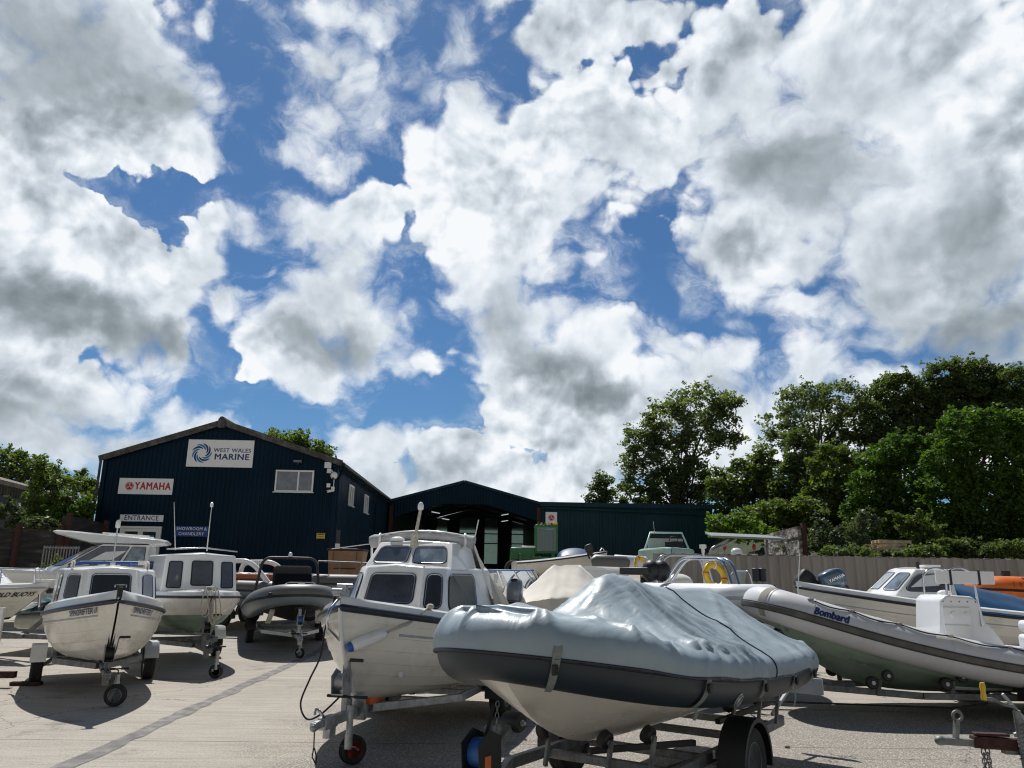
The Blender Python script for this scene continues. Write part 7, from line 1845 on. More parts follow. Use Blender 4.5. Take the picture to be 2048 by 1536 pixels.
# console RIB with screen
t, rb, _ = rib_boat('inflatable_boat', 'small inflatable with a white console and clear curved screen, left of the grey cowled motors', (P(1600, 1200, 14.8).x, 14.9), 196, 4.0, 1.8, .2, 1.0, 1.12, .6, MAT['seatb'], MAT['blackg'], console=(1.25, .62, .62, MAT['gelw']), screen=True)
trailer('trailer under the small inflatable with the clear screen', tuple(t.location), R(196), 1.5, 4.8, zr=.45, half=.55, track=.8, r=.27, mat='galvd')
for i, (px, lb) in enumerate([(1512, 'left one of two navy padded fenders hanging in front of the grey fence'), (1525, 'right one of two navy padded fenders hanging in front of the grey fence')]):
    p = P(px, 1150, 18); t = thing('hanging_fender', lb, 'fender', p, group='navy fenders by the grey fence')
    b = MB(); b.tube([(0, 0, .16), (0, 0, .14), (0, 0, -.14), (0, 0, -.16)], [.05, .085, .085, .05], 14); b.build('pad', MAT['navy'], t, smooth=50); b = MB(); b.tube([(0, 0, .15), (0, 0, .26)], .01, 6); b.tube([(0, 0, -.15), (0, 0, -(p.z - gz(18)))], .02, 6); b.build('pole', MAT['galvd'], t)
b = MB(); t = thing('whip_aerial', 'tall thin white aerial rising beside the small console inflatable', 'aerial', P(1596, 1180, 15.2)); b.tube([(0, 0, -1.4), (.0, 0, .0), (.09, 0, .70)], [.014, .012, .006], 6); b.build('rod', MAT['gel'], t)

# outboards on stands
MAT['bluegrey'] = M_('blue_grey_cowl', (.055, .10, .15), .25, .2, coat=.5)
def stand(p, g):
    pass
p = P(1672, 1176, 16.2); o = outboard('outboard_motor', 'large blue grey outboard motor with white lettering, left of the white cabin', p, R(8), .92, R(-22), MAT['bluegrey'], cowl=(.60, .40, .42), text='YAMAHA')
p = P(1622, 1172, 16.4); o = outboard('outboard_motor', 'black tilted outboard motor left of the blue grey one', p, R(180), .9, R(50), MAT['black'], cowl=(.5, .3, .38))

# cabin boat right
def cabin_boat_d():
    deg = 172; loc, zt = place_tip(1592, 1174, 15.4, deg, 5.6); rz = R(deg)
    t = thing('cabin_boat', 'white cabin boat with large oval side window and blue tarpaulin aft, behind the long inflatable', 'boat', loc, rz)
    t['label'] = 'white cabin boat with one large side window and a blue tarpaulin aft, at right'
    h = Hull(5.6, 2.1, zk=(.35, .15), zs=(zt - .56, zt, 1.7), rake=.65, tr=.88, tm=.42, pb=2.4, fa=.5, gb=1.3, vee=.6, strakes=7, rk=1.5)
    h.build(t, [MAT['gelc'], MAT['gelc']]); h.deck(t, MAT['gelw'], hcap=.12, inset=.12, camber=.02); h.rail(t, MAT['navy'], r=.028); h.rail(t, MAT['deckgrey'], 'moulded_line', g=.8, r=.010, t0=.02, t1=.9)
    z0 = zt - .22
    cb = Cab([(z0, [(4.35, .30), (4.05, .66), (2.95, .80)]), (z0 + .16, [(4.18, .30), (3.92, .62), (2.95, .76)]), (z0 + .58, [(3.72, .28), (3.52, .52), (2.98, .64)])]); cb.build(t, MAT['gelw'], bevel=.035, camber=.05)
    win(t, cb.quad(1, -1), .1, .9, .1, .86, .05, glass='glassm')
    for sd in (1, -1): win(t, cb.quad(1, 0, sd), .12, .88, .08, .86, .06, glass='glassm'); win(t, cb.quad(1, 1, sd), .07 if sd > 0 else .12, .92 if sd > 0 else .93, .04, .84, .12, glass='glassv')
    b = MB(); b.tube([(3.4, .3, z0 + .6), (3.4, .3, z0 + .72)], .03, 8); b.build('deck_light', MAT['black'], t)
    b = MB(); b.box((3.15, .2, z0 + .65), (.3, .3, .04)); b.build('roof_hatch', MAT['gelw'], t, bevel=.01)
    def tp(u, v):
        x = lerp(2.98, .3, u); s_ = (v - .5) * 2; rid = lerp(z0 + .46, zt - .34, u ** .8); ed = h.sheer(clamp(x / 5.6)) + .02
        a = abs(s_); return Vector((x, math.copysign(a ** .8, s_) * (h.hb(clamp(x / 5.6)) + .03), lerp(rid, ed, a ** 1.3) + .03 * mn.noise(Vector((x * 3, s_ * 3, 0)))))
    b = MB(); b.grid(tp, 26, 24); b.build('tarpaulin', MAT['bluet'], t, smooth=60)
    trailer('trailer under the white cabin boat with the blue tarpaulin', loc, rz, 2.0, 6.3, zr=.32, half=.62, track=.88, r=.28, mat='galvd')
cabin_boat_d()

t, rb, _ = rib_boat('inflatable_boat', 'bright orange inflatable boat cut off by the right edge', (P(1945, 1190, 17.3).x + 4.75, 17.6), 183, 4.75, 2.0, .29, 1.47, 1.58, .9, MAT['orange'], MAT['blackg'], strake='rust', nose=.75)
MAT['orange2'] = M_('dark_orange_lettering', (.35, .05, .01), .6)
text_mesh('lettering', 'DEF I', .15, MAT['orange2'], t, Matrix(), extrude=0, bold=.003, spacing=1.35, warp=lambda p: rb.surf(.375 - p.x * -.10, R(22) + p.y / .25, .006))
trailer('trailer under the bright orange inflatable at the right edge', tuple(t.location), R(186), 1.6, 5.4, zr=.6, half=.6, track=.85, r=.28, mat='galvd')
t = thing('fence_post', 'short black post with a small cross pin in front of the grey fence at right', 'post', P(2012, 1150, 20)); b = MB(); b.box((0, 0, -.4), (.14, .14, 1.0)); b.build('post', MAT['black'], t); b = MB(); b.tube([(-.16, -.02, .02), (.16, -.02, .02)], .02, 6); b.build('pin', MAT['galvd'], t)

# mint boat above the fence
def mint():
    MAT['mint'] = M_('mint_gelcoat', (.42, .60, .54), .35, var=.06); deg = 262; rz = R(deg); Y = 31; c = P(1333, 1110, Y); g = gz(Y)
    f, l = HD(deg); loc = (c.x - f.x * 2.3, c.y - f.y * 2.3 + 0, 0)
    t = thing('mint_boat', 'pale mint green cuddy boat with an open windscreen, raised behind the grey fence', 'boat', loc, rz)
    zt = P(1333, 1103, Y).z
    h = Hull(4.6, 2.15, zk=(zt - 1.0, .1), zs=(zt, zt + .02, 1.3), rake=.6, tr=.9, pb=2.4); h.build(t, [MAT['mint'], MAT['gel']]); h.deck(t, MAT['mint'], hcap=.06)
    zt += .05; zc = P(1333, 1066, Y).z
    b = MB(); vs = [(2.6, -.86, zt), (2.6, .86, zt), (2.35, .62, zc), (2.35, -.62, zc)]
    b.tube([vs[0], vs[3], vs[2], vs[1]], .04, 8); b.build('screen_frame', MAT['mint'], t, smooth=60)
    b = MB(); b.add(vs, [(0, 1, 2, 3)]); b.build('windscreen', MAT['clear'], t)
    b = MB(); b.box((1.8, 0, (zt + zc) / 2 - .1), (.06, 1.4, zc - zt - .2)); b.build('bulkhead', MAT['gelc'], t, bevel=.02)
    b = MB(); b.tube([(2.3, .3 + .17 * math.cos(a), zt + .42 + .12 * math.sin(a)) for a in [2 * PI * k / 14 for k in range(14)]], .015, 6, closed=True); b.build('steering_wheel', MAT['black'], t, smooth=60)
    b = MB(); b.box((2.35, .3, zt + .2), (.2, .7, .3)); b.build('dashboard', MAT['seatb'], t, bevel=.04); b = MB(); b.tube([(2.35, -.45, zc), (2.35, -.48, zc + .45)], .008, 5); b.build('aerial', MAT['gel'], t)
    trailer('tall trailer under the mint green boat', (loc[0], loc[1], g), rz, 1.8, 5.2, zr=zt - 1.2 - g, half=.7, track=.9, r=.3, mat='galvd')
mint()

# canopy on bent tubes
t = thing('hard_canopy', 'flat grey green hard canopy on bent steel tubes behind the grey fence', 'canopy', P(1475, 1108, 27)); o = t.location.copy()
a0, a1 = P(1405, 1082, 27) - o, P(1550, 1092, 27) - o
MAT['canopy'] = M_('grey_green_canopy', (.22, .25, .24), .5, var=.1)
b = MB(); zt = P(1475, 1070, 27).z - o.z; x0, x1 = a0.x, a1.x
vs = [(x0, -1.2, zt - .16), (x0 + .35, .9, zt + .06), (x1, .9, zt + .0), (x1, -1.2, zt - .22)]
b.add([(x, y, z + d) for d in (0, .07) for x, y, z in vs], [(3, 2, 1, 0), (4, 5, 6, 7), (0, 1, 5, 4), (1, 2, 6, 5), (2, 3, 7, 6), (3, 0, 4, 7)]); b.build('roof_panel', MAT['canopy'], t, bevel=.015)
for px in (1420, 1435): b = MB(); b.tube(round_path([P(px + 38, 1078, 26) - o, P(px, 1098, 26) - o, P(px, 1130, 26) - o + Vector((0, 0, -1.5))], .15), .035, 8); b.build('bent_tube', MAT['galv'], t, smooth=60)
b = MB(); b.tube([P(1534, 1080, 26.5) - o, P(1536, 1150, 26.5) - o + Vector((0, 0, -1.2))], .04, 8); b.build('post', MAT['galvd'], t)
t = thing('navigation_light', 'white lamp head on a short mast left of the hard canopy', 'lamp', P(1406, 1098, 22)); b = MB(); b.lathe([(.05, -.1), (.05, 0), (.10, .02), (.10, .12), (0, .13)], 14); b.build('lamp_head', MAT['gelw'], t, smooth=40); b = MB(); b.tube([(0, 0, -.1), (0, 0, -1.7)], .035, 8); b.build('mast', MAT['gelw'], t)
t = thing('white_buoy', 'white round buoy resting behind the top of the grey fence', 'buoy', P(1473, 1106, 25.5)); b = MB(); b.ellipsoid((0, 0, 0), (.2, .2, .17)); b.build('ball', MAT['gelw'], t, smooth=180); b = MB(); b.bar((.15, 0, -.05), (.7, 0, -.05), .06); b.build('arm', MAT['gelc'], t); b = MB(); b.bar((0, 0, -.15), (0, 0, -1.6), .08); b.build('stand', MAT['galvd'], t)
for i, (px, lb) in enumerate([(1449, 'red oval tag left of the white buoy under the canopy'), (1508, 'red oval tag right of the white buoy under the canopy')]):
    t = thing('red_tag', lb, 'tag', P(px, 1094, 27.6)); b = MB(); b.ellipsoid((0, 0, 0), (.07, .03, .11)); b.build('tag', MAT['red'], t, smooth=180); b = MB(); b.tube([(0, 0, 0), (0, 0, -2.2)], .015, 5); b.build('cane', MAT['galvd'], t)

# pallets on the bank
proto = thing('pallet', 'timber pallet', 'pallet', (0, 0, 0), group='pallets stacked on the bank behind the fence')
for k in range(6): b = MB(); b.box((0, -.5 + .2 * k, .12), (1.2, .12, .022)); b.build('board', MAT['pal'] if 'pal' in MAT else MAT.setdefault('pal', M_('grey_brown_pallet_wood', (.50, .41, .29), .85, var=.25, vscale=6)), proto)
for y in (-.48, 0, .48): b = MB(); b.box((0, y, .06), (1.2, .1, .09)); b.build('bearer', MAT['pal'], proto)
PL = [('lowest pallet of the stack on the bank', 1772, 1106, 0, 5), ('second pallet up in the stack on the bank', 1776, 1100, .0, -4), ('middle pallet of the stack on the bank, slightly twisted', 1770, 1094, .0, 12), ('topmost pallet of the stack, leaning to the left', 1782, 1088, 0, -10), ('pallet slipped forward beside the stack on the bank', 1752, 1104, 0, 30)]
for i, (lb, px, py, q, a) in enumerate(PL):
    o = proto if i == 0 else copy_tree(proto); o.location = P(px, py, 31 if i < 4 else 30.2); o.rotation_euler = (R(3 if i == 4 else 0), R(4 * math.sin(i * 2.2)), R(a)); o['label'] = lb

# ------------------------------------------------------------------ rusty hitch lower right
def hitch():
    Y = 6.35; o = P(1885, 1470, Y); t = thing('trailer_drawbar', 'rusty galvanised trailer drawbar with coupling and yellow handled winding jack, lower right corner', 'trailer', (o.x, o.y, 0), R(-3))
    z = o.z - .02
    b = MB(); b.bar((.45, 0, z - .06), (2.2, 0, z - .10), .07, .09); b.bar((.55, .05, z - .06), (2.2, .55, z - .10), .05, .08); b.build('drawbar', MAT['galvd'], t, bevel=.006)
    b = MB(); b.bar((.22, 0, z - .02), (.60, 0, z - .04), .085, .085); b.bar((.24, 0, z + .035), (.5, 0, z + .03), .075, .02); b.build('damper_housing', MAT['rust'], t, bevel=.008)
    b = MB(); b.bar((-.02, 0, z - .02), (.24, 0, z - .03), .065, .05); b.ellipsoid((-.02, 0, z - .02), (.045, .04, .036), 12, 8); b.build('coupling_head', MAT['galvd'], t, smooth=40)
    b = MB(); b.bar((.10, 0, z), (.12, 0, z + .13), .045, .03); b.tube([(.13 + .035 * math.cos(a), .0, z + .16 + .035 * math.sin(a)) for a in [2 * PI * k / 14 for k in range(14)]], .012, 8, closed=True); b.build('release_handle', MAT['galvd'], t, smooth=50)
    b = MB(); b.bar((.55, 0, z + .03), (.72, 0, z + .09), .03, .03); b.bar((.72, 0, z + .09), (.86, 0, z + .02), .03, .03); b.bar((.70, .0, z + .08), (.50, .0, z + .33), .022, .022); b.bar((.88, .02, z + .02), (.76, .02, z - .15), .05, .012); b.build('brake_lever', MAT['galv'], t, bevel=.004)
    b = MB(); b.tube([(.58, -.07, z - .42), (.55, -.07, z + .22)], .027, 12); b.tube([(.585, -.07, z - .42), (.58, -.07, z - .1)], .034, 12); b.tube([(.53, -.07, z + .14), (.61, -.07, z + .14)], .02, 8)
    for k in range(9): b.tube([(.57 + .035 * math.cos(a), -.07 + .035 * math.sin(a), z - .14 + k * .03 + .004 * a) for a in [2 * PI * q / 8 for q in range(9)]], .006, 5)
    j = b.build('jack_stem', MAT['galvd'], t, smooth=50)
    b = MB(); b.tube(round_path([(.55, -.07, z + .22), (.53, -.08, z + .25), (.45, -.08, z + .26), (.38, -.08, z + .30), (.31, -.08, z + .30)], .04), .012, 8); b.build('crank', MAT['galvd'], j, smooth=60)
    b = MB(); b.lathe([(.018, 0), (.022, .02), (.017, .06), (.022, .10), (.016, .13), (0, .132)], 12, Matrix.Translation((.31, -.08, z + .29))); b.build('grip', MAT['yellow'], j, smooth=50)
    wheel(t, (.60, -.07, .1), .1, .06, 'galvd', 'jockey_wheel', spokes=6)
    for k, dx in enumerate((0, .04)): chain(t, (.30 + dx, .02 * k, z - .08), (.28 + dx * 1.5, -.02, .06), 12, r=.009, l=.045)
    b = MB(); b.bar((1.0, .1, z - .04), (1.02, .4, z - .04), .05, .03); b.box((.92, -.05, z - .10), (.10, .012, .16), (0, R(30), 0)); b.build('bracket', MAT['galv'], t, bevel=.004)
    b = MB(); b.box((2.2, 0.2, .25), (.1, 1.2, .08)); b.build('cross_member', MAT['galvd'], t)
    wheel(t, (2.9, -.75, .28), .28, .16); wheel(t, (2.9, 1.0, .28), .28, .16)
    b = MB(); b.bar((2.2, .2, z - .1), (3.2, .2, .3), .07, .08); b.bar((2.9, -.7, .28), (2.9, .95, .28), .05, .05); b.build('frame', MAT['galvd'], t)
hitch()
# left edge: upright trailer board
t = thing('trailer_board', 'narrow white trailer board with a red lamp at the very left edge', 'light board', P(-13, 1290, 12.0)); b = MB(); b.box((0, 0, .05), (.16, .05, .95)); b.build('board', MAT['gelw'], t, bevel=.01); b = MB(); b.box((.03, -.03, -.36), (.10, .04, .12)); b.build('tail_lamp', MAT['red'], t, bevel=.01)
b = MB(); b.bar((0, .1, -.5), (0, .1, -t.location.z), .06); b.bar((-.1, .1, -.42), (.30, .15, -.42), .10, .09); b.build('stand', MAT['rust'], t)
# small things on the ground
for i, (px, py, s_, lb) in enumerate([(1005, 1532, .05, 'small pale stone on the concrete in front of the winch'), (1575, 1496, .03, 'tiny brown stone near the right wheel of the covered inflatable')]):
    d = FWD + RGT * ((px - 1024) / 1536) + UPV * ((768 - py) / 1536); q = Vector((0, 0, CAM_H)) + d * (-CAM_H / d.z)
    t = thing('loose_stone', lb, 'stone', (q.x, q.y, s_ * .4)); b = MB(); b.ellipsoid((0, 0, 0), (s_, s_ * .7, s_ * .45), 10, 7); b.build('stone', MAT['gelc'] if i == 0 else MAT['wood'], t, smooth=60)

# ================================================================== trees and bushes
def leaf_mat(name, a, b_, trans=.35, dark=.55):
    m = bpy.data.materials.new(name); m.use_nodes = True; nt = m.node_tree; nt.nodes.clear(); k = NT(nt)
    p = k.n('ShaderNodeBsdfPrincipled'); o = k.n('ShaderNodeOutputMaterial'); tl = k.n('ShaderNodeBsdfTranslucent'); mx = k.n('ShaderNodeMixShader')
    g = k.n('ShaderNodeNewGeometry'); rnd = g.outputs['Random Per Island']; tc = k.n('ShaderNodeTexCoord').outputs['Object']
    n = k.noise(tc, .55, 4, .6)
    f = k.math('ADD', k.math('MULTIPLY', rnd, .45), k.math('MULTIPLY', k.mr(n, .3, .7), .55))
    c = k.mix(f, (*a, 1), (*b_, 1)); k.link(c, p.inputs['Base Color']); p.inputs['Roughness'].default_value = .55; p.inputs['Specular IOR Level'].default_value = .35
    c2 = k.mix(1.0, c, (1.5, 1.6, .55, 1), 'MULTIPLY'); k.link(c2, tl.inputs[0]); mx.inputs[0].default_value = trans
    k.link(p.outputs[0], mx.inputs[1]); k.link(tl.outputs[0], mx.inputs[2]); k.link(mx.outputs[0], o.inputs[0]); return m
LM = dict(ash=leaf_mat('ash_leaves', (.085, .115, .055), (.17, .21, .10), .5), dark=leaf_mat('dark_leaves', (.058, .088, .036), (.125, .165, .062), .48),
 bright=leaf_mat('hornbeam_leaves', (.045, .092, .016), (.10, .18, .030), .45), mid=leaf_mat('hawthorn_leaves', (.065, .100, .030), (.14, .19, .058), .48), lime=leaf_mat('lime_green_leaves', (.07, .13, .018), (.14, .22, .03), .45), grey=leaf_mat('grey_green_leaves', (.06, .085, .05), (.13, .16, .10), .3))
MAT['bark'] = M_('grey_bark', (.06, .05, .04), .9, var=.35, vscale=3, bump=.5, bscale=20)

def leaf_cloud(rng, centers, radii, per, size, flat=.75, aspect=.55):
    "numpy: many small bent leaves around clump centres; returns verts, faces(quads)"
    n = len(centers) * per
    c = np.repeat(centers, per, axis=0); rad = np.repeat(radii, per)
    d = rng.normal(size=(n, 3)); d /= np.linalg.norm(d, axis=1)[:, None]
    rr = rng.random(n) ** .45
    p = c + d * (rad * rr)[:, None] * np.array([1, 1, flat])
    a = rng.normal(size=(n, 3)); a[:, 2] *= .6; a /= np.linalg.norm(a, axis=1)[:, None]
    bb = np.cross(a, rng.normal(size=(n, 3)) + np.array([0, 0, 1.2])); bb /= np.linalg.norm(bb, axis=1)[:, None] + 1e-9
    s = size * rng.uniform(.6, 1.3, n)[:, None]
    v = np.empty((n, 4, 3)); v[:, 0] = p - a * s; v[:, 1] = p + bb * s * aspect; v[:, 2] = p + a * s; v[:, 3] = p - bb * s * aspect
    return v.reshape(-1, 3)
def leaf_object(name, V, mat, parent):
    me = bpy.data.meshes.new(name); n = len(V) // 4
    me.vertices.add(len(V)); me.vertices.foreach_set('co', V.astype(np.float32).ravel())
    me.loops.add(4 * n); me.loops.foreach_set('vertex_index', np.arange(4 * n, dtype=np.int32))
    me.polygons.add(n); me.polygons.foreach_set('loop_start', np.arange(0, 4 * n, 4, dtype=np.int32)); me.polygons.foreach_set('loop_total', np.full(n, 4, dtype=np.int32))
    me.update(); me.materials.append(mat); o = bpy.data.objects.new(name, me); C.objects.link(o); o.parent = parent; return o

def tree(name, label, cat, loc, lobes, mat, leaf=.13, clump=.55, dens=1.0, per=60, trunk=None, seed=1, group=None, limbs=True, hole=0.0, shell=.55, sprays=0):
    """lobes: list of (x, y, z, rx, ry, rz) relative to loc; leaf clumps are spread through them, limbs run from the trunk to some clumps"""
    rng = np.random.default_rng(seed); t = thing(name, label, cat, loc, group=group)
    cs = []; rs = []
    for (x, y, z, rx, ry, rz) in lobes:
        vol = rx * ry * rz; n = max(6, int(dens * 5.2 * (vol ** .72) / (clump ** 2)))
        d = rng.normal(size=(n, 3)); d /= np.linalg.norm(d, axis=1)[:, None]; r = rng.uniform(shell, 1, n) ** .6 * rng.uniform(.82, 1.12, n)
        q = d * r[:, None] * np.array([rx, ry, rz]) + np.array([x, y, z])
        if hole:
            keep = np.array([mn.noise(Vector((a[0] * .8 + seed, a[1] * .8, a[2] * .8))) > -.5 + hole for a in q]); q = q[keep]
        cs.append(q); rs.append(rng.uniform(.6, 1.25, len(q)) * clump)
    cs = np.concatenate(cs); rs = np.concatenate(rs)
    V = leaf_cloud(rng, cs, rs, per, leaf)
    if sprays:
        out = cs[rng.integers(0, len(cs), sprays)]; cen = np.mean(cs, axis=0); dv = out - cen; dv /= np.linalg.norm(dv, axis=1)[:, None]
        oc = out + dv * rng.uniform(.3, 1.0, (sprays, 1)) * clump * 1.6
        V = np.concatenate([V, leaf_cloud(rng, oc, np.full(sprays, clump * .45), max(8, per // 4), leaf * .9)])
    leaf_object('crown', V, mat, t)
    if trunk:
        h, r = trunk; b = MB(); rr = random.Random(seed)
        p0 = Vector((0, 0, 0)); pts = [p0 + Vector((rr.uniform(-.12, .12) * k, rr.uniform(-.1, .1) * k, h * k / 5)) for k in range(6)]
        b.tube(pts, [r * (1.25 - .14 * k) for k in range(6)], 10); tr = b.build('trunk', MAT['bark'], t, smooth=60)
        if limbs:
            idx = rng.choice(len(cs), min(len(cs), 26), replace=False)
            for i in idx:
                e = Vector(cs[i]); s_ = pts[rr.choice((2, 3, 4, 5))]; mid = s_.lerp(e, .45) + Vector((rr.uniform(-.3, .3), rr.uniform(-.3, .3), (e - s_).length * .12)); b = MB()
                q = [s_, s_.lerp(mid, .5) + Vector((0, 0, .05)), mid, mid.lerp(e, .5) + Vector((rr.uniform(-.1, .1),) * 3), e]
                b.tube(q, [r * .42, r * .32, r * .2, r * .1, r * .04], 6); b.build('limb', MAT['bark'], t, smooth=60)
    return t

def lob(px, py, Y, rx, rz, o, ry=None):
    "lobe from photograph centre and half sizes in pixels at depth Y, relative to o"
    p = P(px, py, Y) - Vector(o); s = Y / 1536 * 1.03; return (p.x, p.y, p.z, rx * s, (ry or rx * .8) * s, rz * s)
def tree_px(name, label, cat, base_px, Y, zbase, L, mat, **k):
    b = P(base_px, 1100, Y); o = (b.x, b.y, zbase); return tree(name, label, cat, o, [lob(a[0], a[1], Y + (a[4] if len(a) > 4 else 0), a[2], a[3], o) for a in L], mat, **k)
G1 = 'trees and bushes on the right bank'
tree_px('ash_tree', 'tall open ash tree with ivy on its trunks rising over the slate shed', 'tree', 1375, 62, 2.0, [(1395, 815, 62, 44), (1440, 840, 38, 50), (1340, 850, 56, 50), (1290, 905, 38, 58), (1400, 880, 50, 40), (1330, 930, 50, 50), (1380, 960, 46, 48), (1458, 880, 26, 20), (1280, 970, 40, 36), (1455, 800, 26, 22), (1264, 930, 26, 40), (1275, 875, 26, 30), (1310, 870, 30, 36)], LM['ash'], leaf=.15, clump=.62, per=40, trunk=(9, .28), seed=3, hole=.14, dens=1.15, sprays=140, group=G1)
tree_px('ivy_tree', 'lower stems wrapped in dark ivy below the open ash crown', 'tree', 1345, 61, 2.0, [(1330, 985, 30, 60), (1385, 970, 24, 70), (1300, 1000, 30, 40), (1415, 990, 22, 36)], LM['dark'], leaf=.14, clump=.5, per=40, trunk=(6, .3), seed=4, group=G1)
tree_px('bush', 'dark rounded bush at the left foot of the ash tree behind the slate shed', 'bush', 1220, 60, 2.0, [(1222, 985, 38, 34), (1205, 960, 16, 14), (1195, 990, 18, 26)], LM['dark'], leaf=.13, clump=.5, seed=5, hole=.1, group=G1)
tree_px('sycamore_tree', 'broad open tree with visible fan of bare branches, right of the ash tree', 'tree', 1650, 66, 3.0, [(1610, 800, 62, 32), (1680, 800, 60, 36), (1560, 850, 42, 28), (1550, 890, 32, 22), (1640, 850, 56, 26), (1720, 850, 50, 40), (1700, 900, 60, 40), (1610, 930, 40, 40)], LM['ash'], leaf=.15, clump=.6, per=38, trunk=(9, .34), seed=8, hole=.16, dens=1.1, sprays=120, group=G1)
tree_px('sycamore_tree', 'dense dark tree between the fan branched tree and the highest crown', 'tree', 1810, 64, 3.0, [(1800, 790, 60, 48), (1770, 850, 60, 50), (1850, 830, 60, 60), (1820, 890, 80, 50)], LM['dark'], leaf=.15, clump=.62, trunk=(8, .3), seed=9, dens=1.7, sprays=80, group=G1)
tree_px('sycamore_tree', 'highest dark round crown at the upper right', 'tree', 1930, 63, 3.0, [(1900, 760, 52, 42), (1960, 760, 52, 40), (1930, 800, 80, 50), (1990, 830, 60, 60), (1900, 850, 60, 50)], LM['dark'], leaf=.15, clump=.6, trunk=(8, .3), seed=10, dens=1.7, sprays=110, group=G1)
tree_px('sycamore_tree', 'dark tree cut off by the right edge behind the bright hornbeam', 'tree', 2060, 60, 3.0, [(2040, 770, 36, 44), (2080, 820, 60, 60), (2020, 840, 40, 50)], LM['dark'], leaf=.14, clump=.55, trunk=(8, .3), seed=11, dens=1.6, sprays=60, group=G1)
tree_px('hawthorn', 'loose dark hawthorn with pale gaps, just right of the slate shed', 'tree', 1500, 54, 1.8, [(1480, 960, 48, 40), (1530, 930, 34, 30), (1450, 1000, 36, 36), (1520, 990, 50, 44), (1430, 975, 18, 16)], LM['mid'], leaf=.14, clump=.5, trunk=(4, .2), seed=12, hole=.08, dens=1.4, sprays=70, group=G1)
tree_px('ivy_tree', 'ivy covered column of foliage in front of the fan branched tree', 'tree', 1590, 52, 1.8, [(1600, 905, 32, 56), (1590, 980, 50, 60), (1640, 980, 40, 60), (1560, 1030, 46, 44)], LM['dark'], leaf=.13, clump=.5, trunk=(6, .25), seed=13, dens=1.5, sprays=60, group=G1)
tree_px('hazel_bush', 'mid green bushy growth below the ivy covered column', 'bush', 1560, 44, 1.7, [(1550, 1040, 60, 36), (1500, 1050, 40, 30), (1610, 1040, 50, 40)], LM['mid'], leaf=.12, clump=.42, seed=14, dens=1.5, sprays=40, group=G1)
tree_px('lime_bush', 'bright yellow green bush directly right of the slate shed gutter', 'bush', 1470, 40, 1.6, [(1450, 1046, 30, 16), (1490, 1062, 44, 24), (1430, 1068, 16, 14), (1540, 1070, 30, 16)], LM['lime'], leaf=.11, clump=.34, seed=15, hole=.08, sprays=30, group=G1)
tree_px('hawthorn', 'dark shaded thicket between the white boards and the pallets', 'tree', 1690, 46, 1.7, [(1680, 940, 56, 50), (1660, 1010, 50, 56), (1720, 1010, 60, 60), (1640, 1060, 36, 36)], LM['mid'], leaf=.13, clump=.5, trunk=(5, .2), seed=16, dens=1.6, sprays=50, group=G1)
tree_px('bramble', 'pale leaved bramble tumbling over behind the fence, left of the pallets', 'bush', 1680, 33, 1.5, [(1650, 1080, 34, 30), (1700, 1080, 40, 30), (1640, 1060, 16, 18), (1730, 1060, 26, 36), (1600, 1095, 30, 14)], LM['grey'], leaf=.085, clump=.28, seed=17, hole=.05, sprays=40, group=G1)
tree_px('hornbeam', 'bright green hornbeam column left of the largest one', 'tree', 1790, 39, 1.6, [(1760, 920, 34, 32), (1800, 900, 40, 30), (1740, 980, 40, 50), (1800, 970, 60, 60), (1760, 1060, 50, 50), (1830, 1040, 50, 60), (1720, 1040, 30, 50), (1850, 900, 40, 30), (1870, 960, 40, 40)], LM['bright'], leaf=.10, clump=.38, per=52, trunk=(5, .16), seed=18, hole=.0, dens=1.4, sprays=160, shell=.5, group=G1)
tree_px('hornbeam', 'largest bright green hornbeam filling the right edge above the fence', 'tree', 1960, 36, 1.6, [(1930, 860, 50, 38), (1990, 850, 50, 34), (2060, 860, 60, 40), (1900, 920, 50, 50), (1960, 930, 70, 60), (2040, 940, 60, 70), (1900, 1000, 60, 60), (1980, 1020, 80, 70), (2060, 1040, 70, 70), (1890, 1070, 50, 44)], LM['bright'], leaf=.10, clump=.38, per=52, trunk=(5, .18), seed=19, hole=.0, dens=1.4, sprays=240, shell=.5, group=G1)
tree_px('hornbeam', 'small hornbeam hanging low over the fence right of the pallets', 'tree', 1840, 32, 1.5, [(1840, 1060, 30, 34), (1820, 1040, 24, 20), (1860, 1085, 26, 18)], LM['mid'], leaf=.09, clump=.32, seed=20, sprays=40, group=G1)
tree_px('bramble', 'low dark ivy growth along the top of the fence, right of the small hornbeam', 'bush', 1930, 30, 1.4, [(1890, 1100, 40, 22), (1940, 1104, 50, 20), (2000, 1106, 50, 20), (2060, 1108, 40, 20)], LM['dark'], leaf=.08, clump=.26, seed=30, dens=1.5, sprays=40, group=G1)
tree_px('bramble', 'dark ivy under the pallets along the top of the fence', 'bush', 1730, 29, 1.4, [(1700, 1106, 50, 12), (1780, 1114, 40, 10), (1840, 1108, 40, 14)], LM['dark'], leaf=.08, clump=.24, seed=31, dens=1.4, group=G1)
tree_px('hazel_bush', 'dense shaded growth filling the bank between the pallets and the hornbeams', 'bush', 1820, 42, 1.8, [(1760, 1080, 70, 50), (1850, 1070, 70, 60), (1940, 1080, 80, 50), (2040, 1080, 80, 60)], LM['dark'], leaf=.12, clump=.45, seed=32, dens=1.6, group=G1)
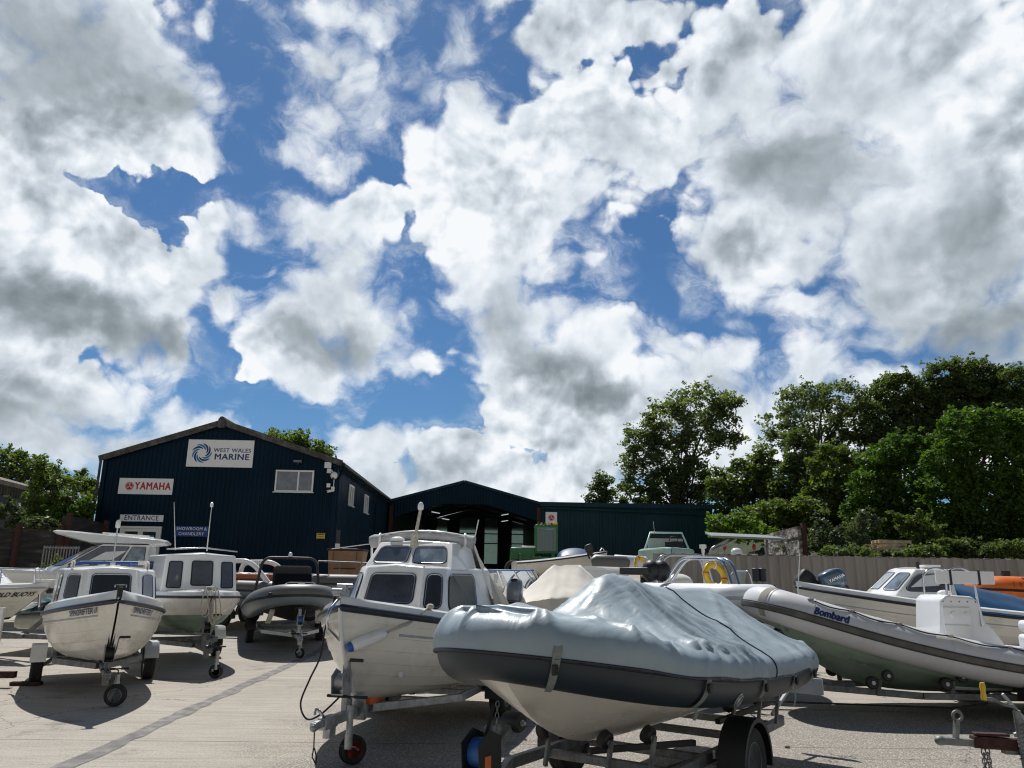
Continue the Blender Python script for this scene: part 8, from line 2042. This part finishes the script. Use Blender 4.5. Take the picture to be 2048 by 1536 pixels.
# left and behind the buildings
G2 = 'trees and bushes on the left'
tree_px('sycamore_tree', 'round leafy crown showing over the right slope of the navy roof', 'tree', 590, 66, 2.0, [(565, 885, 44, 28), (610, 898, 44, 26), (645, 915, 24, 20), (590, 930, 70, 40)], LM['mid'], leaf=.16, clump=.6, trunk=(8, .3), seed=21, sprays=60, group=G2)
tree_px('oak_tree', 'dark green tree line at the far left above the old barn roof', 'tree', 40, 60, 2.0, [(-10, 930, 50, 36), (40, 935, 46, 30), (85, 960, 30, 26)], LM['mid'], leaf=.15, clump=.6, trunk=(6, .3), seed=22, sprays=40, group=G2)
tree_px('elder_bush', 'tall dark shrub growing in front of the old barn beside the building', 'bush', 110, 34.5, 1.6, [(95, 955, 26, 26), (130, 965, 34, 26), (95, 1010, 40, 40), (140, 1010, 40, 40), (75, 1045, 30, 26)], LM['mid'], leaf=.11, clump=.36, trunk=(3, .12), seed=23, hole=.12, sprays=80, group=G2)
tree_px('elder_bush', 'leafy shrub between the barn roof and the black sleeper wall', 'bush', 150, 33.5, 1.6, [(150, 1030, 34, 22), (100, 1040, 36, 20)], LM['bright'], leaf=.10, clump=.3, seed=24, hole=.1, sprays=40, group=G2)
tree_px('buddleia_bush', 'grey green bush with pale tips behind the left end of the sleeper wall', 'bush', 30, 30, 1.4, [(10, 1030, 34, 20), (50, 1042, 32, 16), (85, 1052, 20, 12)], LM['grey'], leaf=.09, clump=.26, seed=25, hole=.05, sprays=50, group=G2)
tree_px('hedge_tree', 'distant hedge tree seen between the barn and the navy building', 'tree', 175, 75, 2.0, [(160, 975, 34, 22), (190, 985, 26, 18)], LM['mid'], leaf=.18, clump=.6, seed=26, group=G2)
tree_px('flowering_plant', 'small self sown plant with white flowers in front of the railings', 'plant', 110, 24.5, .5, [(108, 1135, 10, 20), (116, 1125, 7, 12)], LM['mid'], leaf=.04, clump=.12, per=30, seed=27, sprays=20, group=G2)
# ivy and growth on the bank behind the fence
b = MB(); n = 40; vs = []
for i in range(n + 1):
    x = P(1560, 1120, 30).x + i * 1.0
    for j, (y, z) in enumerate(((25.6, .6), (28, 1.7), (33, 2.6), (45, 4.6), (70, 7.5), (90, 8))):
        k = clamp((x - P(1560, 1120, 30).x) / 6); vs.append((x, y, gz(y) + (z - gz(y)) * k * .85 - .05 + .25 * mn.noise(Vector((x * .4, y * .3, 0))) * k))
b.add(vs, [(6 * i + j, 6 * i + 6 + j, 6 * i + 7 + j, 6 * i + 1 + j) for i in range(n) for j in range(5)]); tag(b.build('bank', MAT['grass'], smooth=60), kind='structure')

# a distant bird
t = thing('bird', 'tiny dark bird gliding in front of the cloud over the open shed', 'bird', P(790, 926, 90)); b = MB()
b.add([(-.42, 0, .10), (-.2, .1, .16), (0, .12, .02), (.22, .1, .14), (.46, 0, .22), (.2, -.1, .10), (0, -.14, -.02), (-.2, -.1, .12)], [(0, 1, 7), (1, 2, 6, 7), (2, 3, 5, 6), (3, 4, 5)])
b.add([(0, .22, .0), (.05, 0, .05), (0, -.32, 0), (-.05, 0, .05), (0, 0, -.05)], [(0, 1, 4), (1, 2, 4), (2, 3, 4), (3, 0, 4), (0, 3, 1), (1, 3, 2)]); tag(t); o = b.build('body', MAT['black'], t)
